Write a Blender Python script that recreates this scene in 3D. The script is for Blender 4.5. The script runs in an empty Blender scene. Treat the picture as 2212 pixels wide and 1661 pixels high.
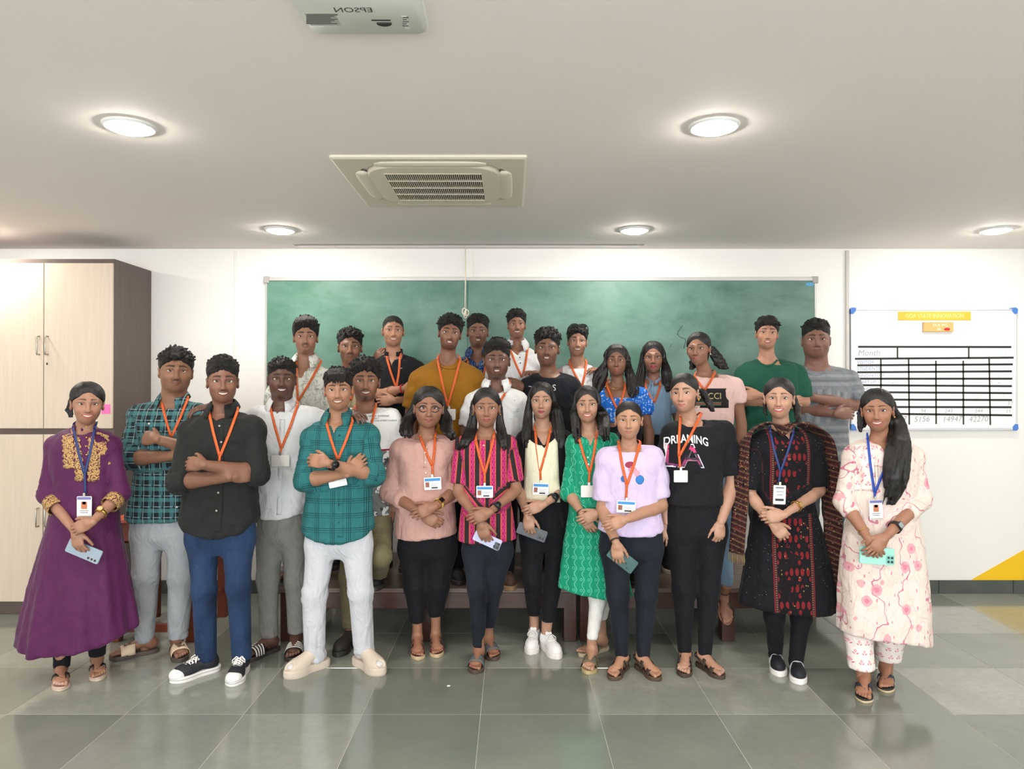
import bpy, math, random
import numpy as np
from mathutils import Vector, Matrix

# ------------------------------------------------------------------ camera, light, exposure
SC = bpy.context.scene
COL = SC.collection
FP, CX, HY, HC = 1545.0, 1106.0, 840.0, 1.57      # focal length in px, principal x, horizon row, camera height

cam_d = bpy.data.cameras.new('camera')
cam_d.sensor_width = 36.0
cam_d.lens = FP * 36.0 / 2212.0
cam_d.clip_start = 0.05
cam = bpy.data.objects.new('camera', cam_d)
cam.location = (0, 0, HC)
cam.rotation_euler = (math.pi / 2 + math.atan(9.5 / FP), 0, 0)
COL.objects.link(cam)
SC.camera = cam

world = bpy.data.worlds.new('world')
SC.world = world
world.use_nodes = True
world.node_tree.nodes['Background'].inputs[0].default_value = (0.9, 0.95, 1.0, 1)
world.node_tree.nodes['Background'].inputs[1].default_value = 4.8

SC.view_settings.view_transform = 'Standard'
SC.view_settings.look = 'None'
SC.view_settings.gamma = 1.0
SC.view_settings.exposure = 1.12
SC.view_settings.use_curve_mapping = False
LAMP = 92.0            # radiance of the ceiling lamps' diffusers


def W(u, v, d):
    return Vector(((u - CX) * d / FP, d, HC - (v - HY) * d / FP))


# ------------------------------------------------------------------ node helper
def lin(c):
    r = []
    for x in c[:3]:
        x = x / 255.0
        r.append(x / 12.92 if x <= 0.04045 else ((x + 0.055) / 1.055) ** 2.4)
    return (r[0], r[1], r[2], 1.0)


class X:
    """socket with arithmetic"""
    def __init__(s, nt, k):
        s.nt, s.k = nt, k

    def _m(s, op, b=None, c=None):
        n = s.nt.nodes.new('ShaderNodeMath')
        n.operation = op
        s.nt.links.new(s.k, n.inputs[0])
        for i, q in ((1, b), (2, c)):
            if q is None:
                continue
            if isinstance(q, X):
                s.nt.links.new(q.k, n.inputs[i])
            else:
                n.inputs[i].default_value = q
        return X(s.nt, n.outputs[0])

    def __add__(s, o): return s._m('ADD', o)
    def __sub__(s, o): return s._m('SUBTRACT', o)
    def __mul__(s, o): return s._m('MULTIPLY', o)
    def __truediv__(s, o): return s._m('DIVIDE', o)
    def sin(s): return s._m('SINE')
    def fr(s): return s._m('FRACT')
    def fl(s): return s._m('FLOOR')
    def ab(s): return s._m('ABSOLUTE')
    def lt(s, o): return s._m('LESS_THAN', o)
    def gt(s, o): return s._m('GREATER_THAN', o)
    def mn(s, o): return s._m('MINIMUM', o)
    def mx(s, o): return s._m('MAXIMUM', o)
    def pw(s, o): return s._m('POWER', o)
    def inv(s): return (s * -1.0) + 1.0

    def band(s, a, b):
        return s.gt(a) * s.lt(b)

    def stripe(s, period, width, off=0.0):
        """1 inside stripes of that width"""
        return ((s + off) * (1.0 / period)).fr().lt(width / period)


class Mat:
    def __init__(s, name, rough=0.6, coord='obj', spec=0.5, sheen=0.0, sss=0.0, metal=0.0, coat=0.0):
        s.m = bpy.data.materials.new(name)
        s.m.use_nodes = True
        s.nt = s.m.node_tree
        s.b = s.nt.nodes['Principled BSDF']
        s.b.inputs['Roughness'].default_value = rough
        s.b.inputs['Specular IOR Level'].default_value = spec
        s.b.inputs['Sheen Weight'].default_value = sheen
        s.b.inputs['Metallic'].default_value = metal
        s.b.inputs['Coat Weight'].default_value = coat
        if sss:
            s.b.inputs['Subsurface Weight'].default_value = sss
            s.b.inputs['Subsurface Radius'].default_value = (0.012, 0.005, 0.003)
            s.b.inputs['Subsurface Scale'].default_value = 0.6
        if coord == 'obj':
            t = s.nt.nodes.new('ShaderNodeTexCoord')
            s.vec = t.outputs['Object']
        else:
            t = s.nt.nodes.new('ShaderNodeAttribute')
            t.attribute_name = coord
            s.vec = t.outputs['Vector']
        sp = s.nt.nodes.new('ShaderNodeSeparateXYZ')
        s.nt.links.new(s.vec, sp.inputs[0])
        s.x, s.y, s.z = [X(s.nt, sp.outputs[i]) for i in range(3)]

    def noise(s, scale=5, detail=3, sx=1, sy=1, sz=1, rough=0.5, dist=0.0):
        mp = s.nt.nodes.new('ShaderNodeMapping')
        mp.inputs['Scale'].default_value = (sx, sy, sz)
        s.nt.links.new(s.vec, mp.inputs['Vector'])
        n = s.nt.nodes.new('ShaderNodeTexNoise')
        n.inputs['Scale'].default_value = scale
        n.inputs['Detail'].default_value = detail
        n.inputs['Roughness'].default_value = rough
        n.inputs['Distortion'].default_value = dist
        s.nt.links.new(mp.outputs[0], n.inputs['Vector'])
        return X(s.nt, n.outputs['Fac'])

    def vor(s, scale=20, feature='F1', out='Distance', rnd=1.0, sx=1, sy=1, sz=1):
        mp = s.nt.nodes.new('ShaderNodeMapping')
        mp.inputs['Scale'].default_value = (sx, sy, sz)
        s.nt.links.new(s.vec, mp.inputs['Vector'])
        n = s.nt.nodes.new('ShaderNodeTexVoronoi')
        n.feature = feature
        n.inputs['Scale'].default_value = scale
        n.inputs['Randomness'].default_value = rnd
        s.nt.links.new(mp.outputs[0], n.inputs['Vector'])
        return X(s.nt, n.outputs[out])

    def mix(s, fac, a, b):
        n = s.nt.nodes.new('ShaderNodeMix')
        n.data_type = 'RGBA'
        if isinstance(fac, X):
            s.nt.links.new(fac.k, n.inputs[0])
        else:
            n.inputs[0].default_value = fac
        for i, c in ((6, a), (7, b)):
            if isinstance(c, tuple):
                n.inputs[i].default_value = lin(c)
            else:
                s.nt.links.new(c, n.inputs[i])
        return n.outputs[2]

    def col(s, c):
        if isinstance(c, tuple):
            s.b.inputs['Base Color'].default_value = lin(c)
        else:
            s.nt.links.new(c, s.b.inputs['Base Color'])
        return s

    def rough(s, x):
        s.nt.links.new(x.k, s.b.inputs['Roughness'])
        return s

    def bump(s, h, strength=0.3, dist=0.01):
        n = s.nt.nodes.new('ShaderNodeBump')
        n.inputs['Strength'].default_value = strength
        n.inputs['Distance'].default_value = dist
        s.nt.links.new(h.k, n.inputs['Height'])
        s.nt.links.new(n.outputs[0], s.b.inputs['Normal'])
        return s

    def emit(s, c, e):
        s.b.inputs['Emission Color'].default_value = lin(c)
        s.b.inputs['Emission Strength'].default_value = e
        return s


_plain = {}


def plain(c, rough=0.5, metal=0.0, spec=0.5, coat=0.0):
    k = (c, rough, metal, spec, coat)
    if k not in _plain:
        _plain[k] = Mat('plain_%d_%d_%d' % c, rough, metal=metal, spec=spec, coat=coat).col(c).m
    return _plain[k]


# ------------------------------------------------------------------ mesh helpers
def mesh_obj(name, V, Fc, mat=None, parent=None, smooth=True, mats=None, fm=None, loc=None):
    """one mesh object from vertices and faces (ndarray of quads or list of polygons)"""
    me = bpy.data.meshes.new(name)
    V = np.asarray(V, dtype=np.float32).reshape(-1, 3)
    if isinstance(Fc, np.ndarray):
        k = Fc.shape[1]
        flat = Fc.astype(np.int32).ravel()
        tot = np.full(len(Fc), k, np.int32)
    else:
        flat = np.fromiter((i for f in Fc for i in f), np.int32)
        tot = np.array([len(f) for f in Fc], np.int32)
    st = np.concatenate(([0], np.cumsum(tot)[:-1])).astype(np.int32)
    me.vertices.add(len(V))
    me.vertices.foreach_set('co', V.ravel())
    me.loops.add(len(flat))
    me.loops.foreach_set('vertex_index', flat)
    me.polygons.add(len(tot))
    me.polygons.foreach_set('loop_start', st)
    me.polygons.foreach_set('loop_total', tot)
    me.polygons.foreach_set('use_smooth', np.full(len(tot), smooth, dtype=bool))
    for m in (mats or ([mat] if mat else [])):
        me.materials.append(m.m if isinstance(m, Mat) else m)
    if fm is not None:
        me.polygons.foreach_set('material_index', np.asarray(fm, np.int32))
    me.update(calc_edges=True)
    me.validate()
    o = bpy.data.objects.new(name, me)
    if loc is not None:
        o.location = loc
    COL.objects.link(o)
    if parent:
        o.parent = parent
    return o


def copy_obj(o, parent=None, loc=None):
    c = o.copy()
    COL.objects.link(c)
    if parent:
        c.parent = parent
    if loc is not None:
        c.location = loc
    return c


def attr_vec(o, name, A):
    a = o.data.attributes.new(name, 'FLOAT_VECTOR', 'POINT')
    a.data.foreach_set('vector', np.asarray(A, np.float32).ravel())


def attr_col(o, name, A):
    a = o.data.attributes.new(name, 'FLOAT_COLOR', 'POINT')
    B = np.ones((len(A), 4), np.float32)
    B[:, :3] = A
    a.data.foreach_set('color', B.ravel())


def tag(o, label=None, cat=None, group=None, kind=None):
    if label: o['label'] = label
    if cat: o['category'] = cat
    if group: o['group'] = group
    if kind: o['kind'] = kind
    return o


def empty(name, loc, label, cat, group=None, rot=None):
    o = bpy.data.objects.new(name, None)
    o.empty_display_size = 0.05
    o.location = loc
    if rot: o.rotation_euler = rot
    COL.objects.link(o)
    return tag(o, label, cat, group)


class MB:
    """collects boxes, prisms and tubes into one mesh"""
    def __init__(s):
        s.v, s.f = [], []

    def add(s, V, Fc):
        b = len(s.v)
        s.v += [tuple(p) for p in V]
        s.f += [[i + b for i in f] for f in Fc]
        return s

    def box(s, lo, hi, bev=0.0, M=None):
        x0, y0, z0 = lo
        x1, y1, z1 = hi
        if bev <= 0:
            V = [(x, y, z) for x in (x0, x1) for y in (y0, y1) for z in (z0, z1)]
            Fc = [(0, 1, 3, 2), (4, 6, 7, 5), (0, 4, 5, 1), (2, 3, 7, 6), (0, 2, 6, 4), (1, 5, 7, 3)]
        else:
            b = bev
            V, Fc = [], []
            rings = [(z0, b), (z0 + b, 0), (z1 - b, 0), (z1, b)]
            for z, i in rings:
                c = b - i * 0.0
                for px, py, qx, qy in ((x0, y0, 1, 1), (x1, y0, -1, 1), (x1, y1, -1, -1), (x0, y1, 1, -1)):
                    a1 = (px + qx * (b + i * .0 if i == 0 else b), py + qy * (i if i else 0))
                    a2 = (px + qx * (i if i else 0), py + qy * b)
                    if (qx, qy) in ((1, 1), (-1, -1)):
                        V += [(a2[0], a2[1], z), (a1[0], a1[1], z)]
                    else:
                        V += [(a1[0], a1[1], z), (a2[0], a2[1], z)]
            for r in range(3):
                for k in range(8):
                    k2 = (k + 1) % 8
                    Fc.append((r * 8 + k, r * 8 + k2, r * 8 + 8 + k2, r * 8 + 8 + k))
            Fc.append(tuple(range(7, -1, -1)))
            Fc.append(tuple(range(24, 32)))
        if M is not None:
            V = [tuple(M @ Vector(p)) for p in V]
        return s.add(V, Fc)

    def prism(s, poly, axis, a, b):
        """polygon (2D) extruded along axis from a to b"""
        n = len(poly)
        def P(p, t):
            return {0: (t, p[0], p[1]), 1: (p[0], t, p[1]), 2: (p[0], p[1], t)}[axis]
        V = [P(p, a) for p in poly] + [P(p, b) for p in poly]
        Fc = [tuple(range(n - 1, -1, -1)), tuple(range(n, 2 * n))]
        Fc += [(i, (i + 1) % n, n + (i + 1) % n, n + i) for i in range(n)]
        return s.add(V, Fc)

    def tube(s, pts, rad, n=8, cap=True):
        V, Fc = tube(pts, rad, n, cap)
        return s.add(V, Fc)

    def obj(s, name, mat=None, parent=None, smooth=False, loc=None):
        return mesh_obj(name, s.v, s.f, mat, parent, smooth, loc=loc)


def tube(pts, rad, n=8, cap=True, flat=1.0):
    pts = [Vector(p) for p in pts]
    if not hasattr(rad, '__len__'):
        rad = [rad] * len(pts)
    V, Fc = [], []
    up = Vector((0, 0, 1))
    prev = None
    for i, p in enumerate(pts):
        t = (pts[min(i + 1, len(pts) - 1)] - pts[max(i - 1, 0)]).normalized()
        if prev is None:
            a = up if abs(t.z) < .9 else Vector((1, 0, 0))
            e1 = t.cross(a).normalized()
        else:
            e1 = (prev - t * prev.dot(t)).normalized()
        prev = e1
        e2 = t.cross(e1)
        for k in range(n):
            w = 2 * math.pi * k / n
            V.append(tuple(p + (e1 * math.cos(w) + e2 * math.sin(w) * flat) * rad[i]))
    for i in range(len(pts) - 1):
        for k in range(n):
            k2 = (k + 1) % n
            Fc.append((i * n + k, i * n + k2, (i + 1) * n + k2, (i + 1) * n + k))
    if cap:
        Fc.append(tuple(range(n - 1, -1, -1)))
        Fc.append(tuple(range((len(pts) - 1) * n, len(pts) * n)))
    return V, Fc


def shell(V, Q, t):
    """give a quad sheet a thickness t along its normals"""
    V = np.asarray(V, float)
    Q = np.asarray(Q, int)
    N = np.zeros_like(V)
    fn = np.cross(V[Q[:, 2]] - V[Q[:, 0]], V[Q[:, 3]] - V[Q[:, 1]])
    for k in range(4):
        np.add.at(N, Q[:, k], fn)
    N /= np.linalg.norm(N, axis=1)[:, None] + 1e-12
    n = len(V)
    V2 = np.vstack([V, V - N * t])
    E = {}
    for q in Q:
        for k in range(4):
            a, b = q[k], q[(k + 1) % 4]
            E[(a, b)] = 1
    side = [(b, a, a + n, b + n) for (a, b) in E if (b, a) not in E]
    Q2 = np.vstack([Q, Q[:, ::-1] + n, np.array(side, int).reshape(-1, 4)])
    return V2, Q2


def grid_q(nu, nv, wrap=False):
    """quads of an nu x nv vertex grid"""
    Q = []
    for i in range(nu - 1):
        for j in range(nv - (0 if wrap else 1)):
            j2 = (j + 1) % nv
            Q.append((i * nv + j, (i + 1) * nv + j, (i + 1) * nv + j2, i * nv + j2))
    return np.array(Q, int)


def text_geo(s, size, align='CENTER', shear=0.0, bold=0.0):
    """(vertices, triangles) of a line of lettering in the xy plane"""
    cu = bpy.data.curves.new('t', 'FONT')
    cu.body = s
    cu.size = size
    cu.align_x = align
    cu.align_y = 'CENTER'
    cu.shear = shear
    cu.resolution_u = 3
    cu.offset = bold
    ob = bpy.data.objects.new('t', cu)
    COL.objects.link(ob)
    dg = bpy.context.evaluated_depsgraph_get()
    me = bpy.data.meshes.new_from_object(ob.evaluated_get(dg))
    V = [tuple(v.co) for v in me.vertices]
    Fc = [tuple(p.vertices) for p in me.polygons]
    bpy.data.objects.remove(ob)
    bpy.data.curves.remove(cu)
    bpy.data.meshes.remove(me)
    return V, Fc


def wall_text(s, size, x, y, z, mat, parent, name='lettering', align='CENTER', rot=0.0, shear=0.0, slant=0.0, sx=1.0):
    """lettering lying on a vertical face that looks to -y"""
    V, Fc = text_geo(s, size, align, shear)
    c, q = math.cos(rot), math.sin(rot)
    return mesh_obj(name, [(x + (a * sx) * c - b * q, y, z + (a * sx) * q + b * c) for a, b, _ in V], Fc, mat, parent, False)

# ------------------------------------------------------------------ the room
YB = 5.51            # back wall
ZC = 2.65            # ceiling
XL, XR, YR = -5.2, 5.4, -3.6

m_wall = Mat('wall_paint', 0.55)
m_wall.col(m_wall.mix(m_wall.noise(1.3, 3), (240, 238, 234), (246, 245, 241))).bump(m_wall.noise(90, 4), .05, .004)
m_ceil = Mat('ceiling_paint', 0.8)
m_ceil.col(m_ceil.mix(m_ceil.noise(.8, 2), (240, 232, 228), (245, 238, 234))).bump(m_ceil.noise(120, 3), .05, .003)

m_tile = Mat('kota_stone', 0.2, coord='obj', spec=0.85)
_oi = m_tile.nt.nodes.new('ShaderNodeObjectInfo')
_rn = X(m_tile.nt, _oi.outputs['Random'])
_tl = m_tile.nt.nodes.new('ShaderNodeVectorMath')
_tl.operation = 'ADD'
m_tile.nt.links.new(m_tile.vec, _tl.inputs[0])
m_tile.nt.links.new(_oi.outputs['Location'], _tl.inputs[1])
m_tile.vec = _tl.outputs[0]
_n1 = m_tile.noise(3.2, 5, rough=.62, dist=.6)
_n2 = m_tile.noise(26, 4, rough=.7)
_c1 = m_tile.mix(_rn, (102, 111, 102), (154, 158, 147))
_c2 = m_tile.mix(_rn, (128, 134, 123), (180, 182, 172))
_c3 = m_tile.mix((_n1 * 1.6 + -.3), _c1, _c2)
m_tile.col(m_tile.mix((_n2 * .7), _c3, (122, 130, 118)))
m_tile.rough((m_tile.noise(9, 3) * .10) + .07)
m_tile.bump(_n2, .03, .002)
m_grout = plain((196, 192, 180), .8)
m_skirt = Mat('dark_kota_skirting', .35)
m_skirt.col(m_skirt.mix(m_skirt.noise(9, 4), (66, 72, 68), (92, 97, 92)))

PIT = .5646 * 1.57 / 1.55
fl = MB().box((XL, YR, -.06), (XR, YB, -.0012)).obj('floor', m_grout)
tag(fl, 'polished grey green stone floor of large square tiles', None, kind='structure')
tx0 = -.150 * 1.57 / 1.55
ty0 = FP * HC / 701.0
tm = None
j0 = int(math.floor((YR - ty0) / PIT)); j1 = int(math.ceil((YB - ty0) / PIT))
i0 = int(math.floor((XL - tx0) / PIT)); i1 = int(math.ceil((XR - tx0) / PIT))
gj = .0011
for j in range(j0, j1):
    for i in range(i0, i1):
        a, b = max(tx0 + i * PIT, XL), min(tx0 + (i + 1) * PIT, XR)
        c, d = max(ty0 + j * PIT, YR), min(ty0 + (j + 1) * PIT, YB)
        if b - a < .02 or d - c < .02:
            continue
        full = (b - a > PIT - 1e-6) and (d - c > PIT - 1e-6)
        cx, cy = (a + b) / 2, (c + d) / 2
        if full and tm:
            o = copy_obj(tm, fl, (cx, cy, 0))
        else:
            hw, hd = (b - a) / 2 - gj, (d - c) / 2 - gj
            o = MB().box((-hw, -hd, -.012), (hw, hd, 0), .0012).obj('tile', m_tile, fl, loc=(cx, cy, 0))
            if full:
                tm = o

SX0, SX1, SY0, SY1 = W(632, 528, 5.35).x, W(1392, 528, 5.35).x, 5.33, 5.43     # screen slot in the ceiling
mb = MB()
T = .12
mb.box((XL, YR, ZC), (XR, SY0, ZC + T))
mb.box((XL, SY1, ZC), (XR, YB + .1, ZC + T))
mb.box((XL, SY0, ZC), (SX0, SY1, ZC + T))
mb.box((SX1, SY0, ZC), (XR, SY1, ZC + T))
mb.box((SX0, SY0, ZC + T), (SX1, SY1, ZC + T + .02))
tag(mb.obj('ceiling', m_ceil), 'plain off white painted ceiling above the group', None, kind='structure')

wb = tag(MB().box((XL - .1, YB, -.06), (XR + .1, YB + .1, ZC)).obj('wall_back', m_wall),
         'white painted wall behind the chalkboard', None, kind='structure')
tag(MB().box((XL - .1, YR, -.06), (XL, YB, ZC)).obj('wall_left', m_wall), 'white painted wall at the left end of the room', kind='structure')
tag(MB().box((XR, YR, -.06), (XR + .1, YB, ZC)).obj('wall_right', m_wall), 'white painted wall at the right end of the room', kind='structure')
# rear wall behind the photographer; three unseen windows added for soft frontal fill
ADDED_WIN = ((-4.3, -1.5), (-1.2, 1.6), (1.9, 4.7))
WZ0, WZ1 = .75, 2.4
mb = MB()
mb.box((XL - .1, YR - .1, -.06), (XR + .1, YR, WZ0))
mb.box((XL - .1, YR - .1, WZ1), (XR + .1, YR, ZC))
ed = [XL - .1] + [q for w in ADDED_WIN for q in w] + [XR + .1]
for k in range(0, len(ed), 2):
    mb.box((ed[k], YR - .1, WZ0), (ed[k + 1], YR, WZ1))
tag(mb.obj('wall_rear', m_wall), 'white painted wall opposite the chalkboard', kind='structure')
m_gl = bpy.data.materials.new('added_window_glass')
m_gl.use_nodes = True
nt = m_gl.node_tree
nt.nodes.remove(nt.nodes['Principled BSDF'])
tr, gl, mx = nt.nodes.new('ShaderNodeBsdfTransparent'), nt.nodes.new('ShaderNodeBsdfGlossy'), nt.nodes.new('ShaderNodeMixShader')
gl.inputs['Roughness'].default_value = .02
mx.inputs[0].default_value = .06
nt.links.new(tr.outputs[0], mx.inputs[1]); nt.links.new(gl.outputs[0], mx.inputs[2])
nt.links.new(mx.outputs[0], nt.nodes['Material Output'].inputs[0])
for k, (wa, wb_) in enumerate(ADDED_WIN):
    q = bpy.data.objects.new('added_window_%d' % (k + 1), None)
    COL.objects.link(q)
    tag(q, 'one of three added rear windows giving frontal fill light', None, kind='structure')
    ms = plain((228, 228, 226), .4)
    for lo, hi in (((wa, WZ0), (wb_, WZ0 + .05)), ((wa, WZ1 - .05), (wb_, WZ1)), ((wa, WZ0 + .05), (wa + .05, WZ1 - .05)), ((wb_ - .05, WZ0 + .05), (wb_, WZ1 - .05)), (((wa + wb_) / 2 - .025, WZ0 + .05), ((wa + wb_) / 2 + .025, WZ1 - .05))):
        MB().box((lo[0], YR - .08, lo[1]), (hi[0], YR - .03, hi[1])).obj('added_window_frame', ms, q)
    for pa, pb in ((wa + .05, (wa + wb_) / 2 - .025), ((wa + wb_) / 2 + .025, wb_ - .05)):
        MB().box((pa, YR - .058, WZ0 + .05), (pb, YR - .053, WZ1 - .05)).obj('added_window_pane', m_gl, q)
    la = bpy.data.lights.new('portal', 'AREA')
    la.shape = 'RECTANGLE'
    la.size, la.size_y = wb_ - wa, WZ1 - WZ0
    la.cycles.is_portal = True
    lo_ = bpy.data.objects.new('portal', la)
    lo_.location = ((wa + wb_) / 2, YR - .09, (WZ0 + WZ1) / 2)
    lo_.rotation_euler = (math.pi / 2, 0, 0)
    COL.objects.link(lo_)

# yellow painted triangle low on the back wall
p0, p1 = W(2092, 1254, YB), W(2212, 1186, YB)
sl = (p1.z - p0.z) / (p1.x - p0.x)
xe = XR - .02
MB().prism([(p0.x, p0.z), (xe, p0.z), (xe, p0.z + sl * (xe - p0.x))], 1, YB - .002, YB + .001).obj('painted_triangle', plain((247, 199, 22), .5), wb)

# skirting of dark stone pieces
bb = bpy.data.objects.new('baseboard_back', None)
COL.objects.link(bb)
tag(bb, 'dark stone skirting along the foot of the back wall', None, kind='structure')
zk = W(0, 1252, YB).z
x = XL
js = W(2024, 0, YB).x - PIT * 20
k = 0
while js + PIT * k < XR:
    a, b = max(js + PIT * k, XL), min(js + PIT * (k + 1), XR)
    if b - a > .02:
        MB().box((a + .002, YB - .014, 0.0), (b - .002, YB, zk), .002).obj('skirting_stone', m_skirt, bb)
    k += 1

# wall battens and trunking
def trim(n, u0, u1, v0, v1, th, c, lab):
    a, b = W(u0, v0, YB), W(u1, v1, YB)
    o = MB().box((a.x, YB - th, b.z), (b.x, YB, a.z), min(.003, th * .4)).obj('trim_%d' % n, plain(c, .6))
    tag(o, lab, None, kind='structure')
trim(1, 505, 511, 541, 1251, .006, (240, 238, 232), 'thin white joint strip on the wall beside the cupboard')
trim(2, 1826, 1833, 541, 1251, .02, (206, 202, 196), 'narrow grey vertical strip on the wall beside the whiteboard')
trim(3, 1000, 1022, 544, 601, .010, (246, 243, 238), 'short white cable trunking above the chalkboard')

# ------------------------------------------------------------------ ceiling lamps
m_lamp = Mat('lamp_diffuser').col((255, 255, 255)).emit((255, 247, 236), LAMP).m
m_rim = plain((235, 235, 232), .5)
def disc(r, z, n=32, up=False):
    V = [(r * math.cos(2 * math.pi * k / n), r * math.sin(2 * math.pi * k / n), z) for k in range(n)]
    return V, [tuple(range(n - 1, -1, -1))]
def ring_prof(prof, n=32):
    V = [(r * math.cos(2 * math.pi * k / n), r * math.sin(2 * math.pi * k / n), z) for r, z in prof for k in range(n)]
    return V, [tuple(q) for q in grid_q(len(prof), n, True)]
LX = (-3.62, -1.57, .83, 3.28)
LY = (4.84, 2.93, 1.02, -.89, -2.7)
names = {(1, 0): 'round ceiling lamp just left of the air conditioner near the wall', (2, 0): 'round ceiling lamp right of the air conditioner near the wall',
         (3, 0): 'round ceiling lamp at the far right above the whiteboard', (1, 1): 'large bright round ceiling lamp left of the projector',
         (2, 1): 'large bright round ceiling lamp right of the projector'}
l0 = None
for j, ly in enumerate(LY):
    for i, lx in enumerate(LX):
        lab = names.get((i, j), 'round white ceiling lamp out of view in the rest of the room')
        root = empty('ceiling_lamp', (lx, ly, ZC), lab, 'ceiling lamp', 'round ceiling lamps')
        if l0 is None:
            l0 = [mesh_obj('rim', *ring_prof([(.083, -.004), (.088, -.012), (.100, -.010), (.104, 0)]), m_rim, root),
                  mesh_obj('diffuser', *ring_prof([(.0, -.026), (.03, -.0255), (.06, -.023), (.076, -.017), (.0825, -.008)]), m_lamp, root, True)]
        else:
            for q in l0:
                copy_obj(q, root)

# ------------------------------------------------------------------ projection screen in its slot, with pull cord
r = empty('projection_screen', ((SX0 + SX1) / 2, (SY0 + SY1) / 2, ZC), 'rolled up projection screen in the ceiling slot with knotted pull cord', 'screen')
hw = (SX1 - SX0) / 2
mb = MB().tube([(-hw + .04, .0, .06), (hw - .04, .0, .06)], .038, 14)
mb.obj('roller', plain((120, 116, 108), .6), r, True)  # darkened: shade of the slot put into the roller's colour
MB().box((-hw + .05, -.022, .006), (hw - .05, -.006, .022), .003).obj('bottom_bar', plain((74, 68, 60), .5), r)  # bar coloured dark for the same slot shade
cp = W(1005, 600, SY0 + .04) - r.location
zt, zb = .02, W(1005, 664, SY0 + .04).z - ZC
cord = MB().tube([(cp.x, -.01, zt), (cp.x + .002, -.01, zb * .5), (cp.x - .001, -.01, zb)], .005, 6).obj('pull_cord', plain((238, 226, 205), .8), r, True)
mb = MB()
for q in range(3):
    pts = []
    for k in range(15):
        w = 2 * math.pi * k / 14
        pts.append((cp.x + .014 * math.cos(w) * (1 if q < 2 else .6) + (-.008, .010, 0)[q], -.01 + .008 * math.sin(w + q), zb - .022 - (.006, .018, .036)[q] + .024 * math.sin(w)))
    mb.tube(pts, .0048, 6)
mb.obj('knot', plain((238, 226, 205), .8), cord, True)

# ------------------------------------------------------------------ chalkboard
a, b = W(575, 603, 5.47), W(1762, 605, 5.47)
bx0, bx1, bz1 = a.x, b.x, a.z
bz0 = bz1 - 1.22
r = empty('chalkboard', ((bx0 + bx1) / 2, YB, bz0), 'long green chalkboard with aluminium frame on the back wall', 'chalkboard')
wd = (bx1 - bx0) / 2
hh = bz1 - bz0
mg = Mat('chalkboard_green', .34, spec=.5)
sm = mg.noise(1.6, 5, sz=1.4, rough=.65, dist=.8)
sm2 = mg.noise(5, 5, sx=.5, rough=.7)
c = mg.mix((mg.x * .22) + .5, (50, 112, 88), (52, 90, 78))
c = mg.mix(((sm * 1.8) + -.55).mx(0).mn(.65), c, (112, 152, 138))
c = mg.mix(((sm2 * 1.2) + -.45).mx(0).mn(.35), c, (130, 166, 154))
mg.col(c)
mg.rough((sm * .25) + .22)
sx = W(1010, 0, 5.47).x - r.location.x
for q, (xa, xb) in enumerate(((-wd, sx - .0012), (sx + .0012, wd))):
    MB().box((xa, -.034, 0), (xb, -.012, hh), .001).obj('writing_surface', mg.m, r)
MB().box((-wd, -.012, 0), (wd, 0, hh)).obj('backing', plain((120, 110, 96), .8), r)
ma = plain((196, 194, 188), .35, .6)
for nm, lo, hi in (('frame_rail', (-wd - .012, -.042, hh - .012), (wd + .012, 0, hh + .016)), ('frame_rail', (-wd - .012, -.042, -.016), (wd + .012, 0, .012)),
                   ('frame_stile', (-wd - .006, -.040, .012), (-wd + .004, 0, hh - .012)), ('frame_stile', (wd - .004, -.040, .012), (wd + .006, 0, hh - .012))):
    MB().box(lo, hi, .003).obj(nm, ma, r)
MB().box((-wd, -.10, -.02), (wd, -.02, -.004), .003).obj('chalk_ledge', ma, r)
for sgn in (-1, 1):
    MB().box((sgn * wd - .022, -.046, hh - .03), (sgn * wd + .022, -.001, hh + .022), .004).obj('corner_bracket', plain((170, 168, 162), .5), r)
sb = MB()
n = 16
sb.prism([(wd - .04 + .034 * math.cos(2 * math.pi * k / n), hh - .038 + .014 * math.sin(2 * math.pi * k / n)) for k in range(n)], 1, -.037, -.034)
sb.obj('blue_sticker', plain((84, 160, 214), .4), r)
md = plain((44, 84, 74), .7)
def chalk_line(uv, name='chalk_mark', m=None, w=.004):
    P = [W(u, v, 5.475) for u, v in uv]
    mesh_obj(name, *tube([(p.x - r.location.x, -.0345, p.z - r.location.z) for p in P], w, 5, True, 0.3), m or md, r)
chalk_line([(1474, 703), (1466, 714), (1463, 722), (1470, 728), (1480, 731), (1481, 738), (1477, 752)], w=.006)
chalk_line([(1452, 742), (1446, 750)])
wall_text('uspaan', .075, W(1492, 678, 5.475).x - r.location.x, -.0346, W(0, 678, 5.475).z - r.location.z, plain((78, 124, 106), .7), r, 'chalk_writing', shear=.3)

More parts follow.
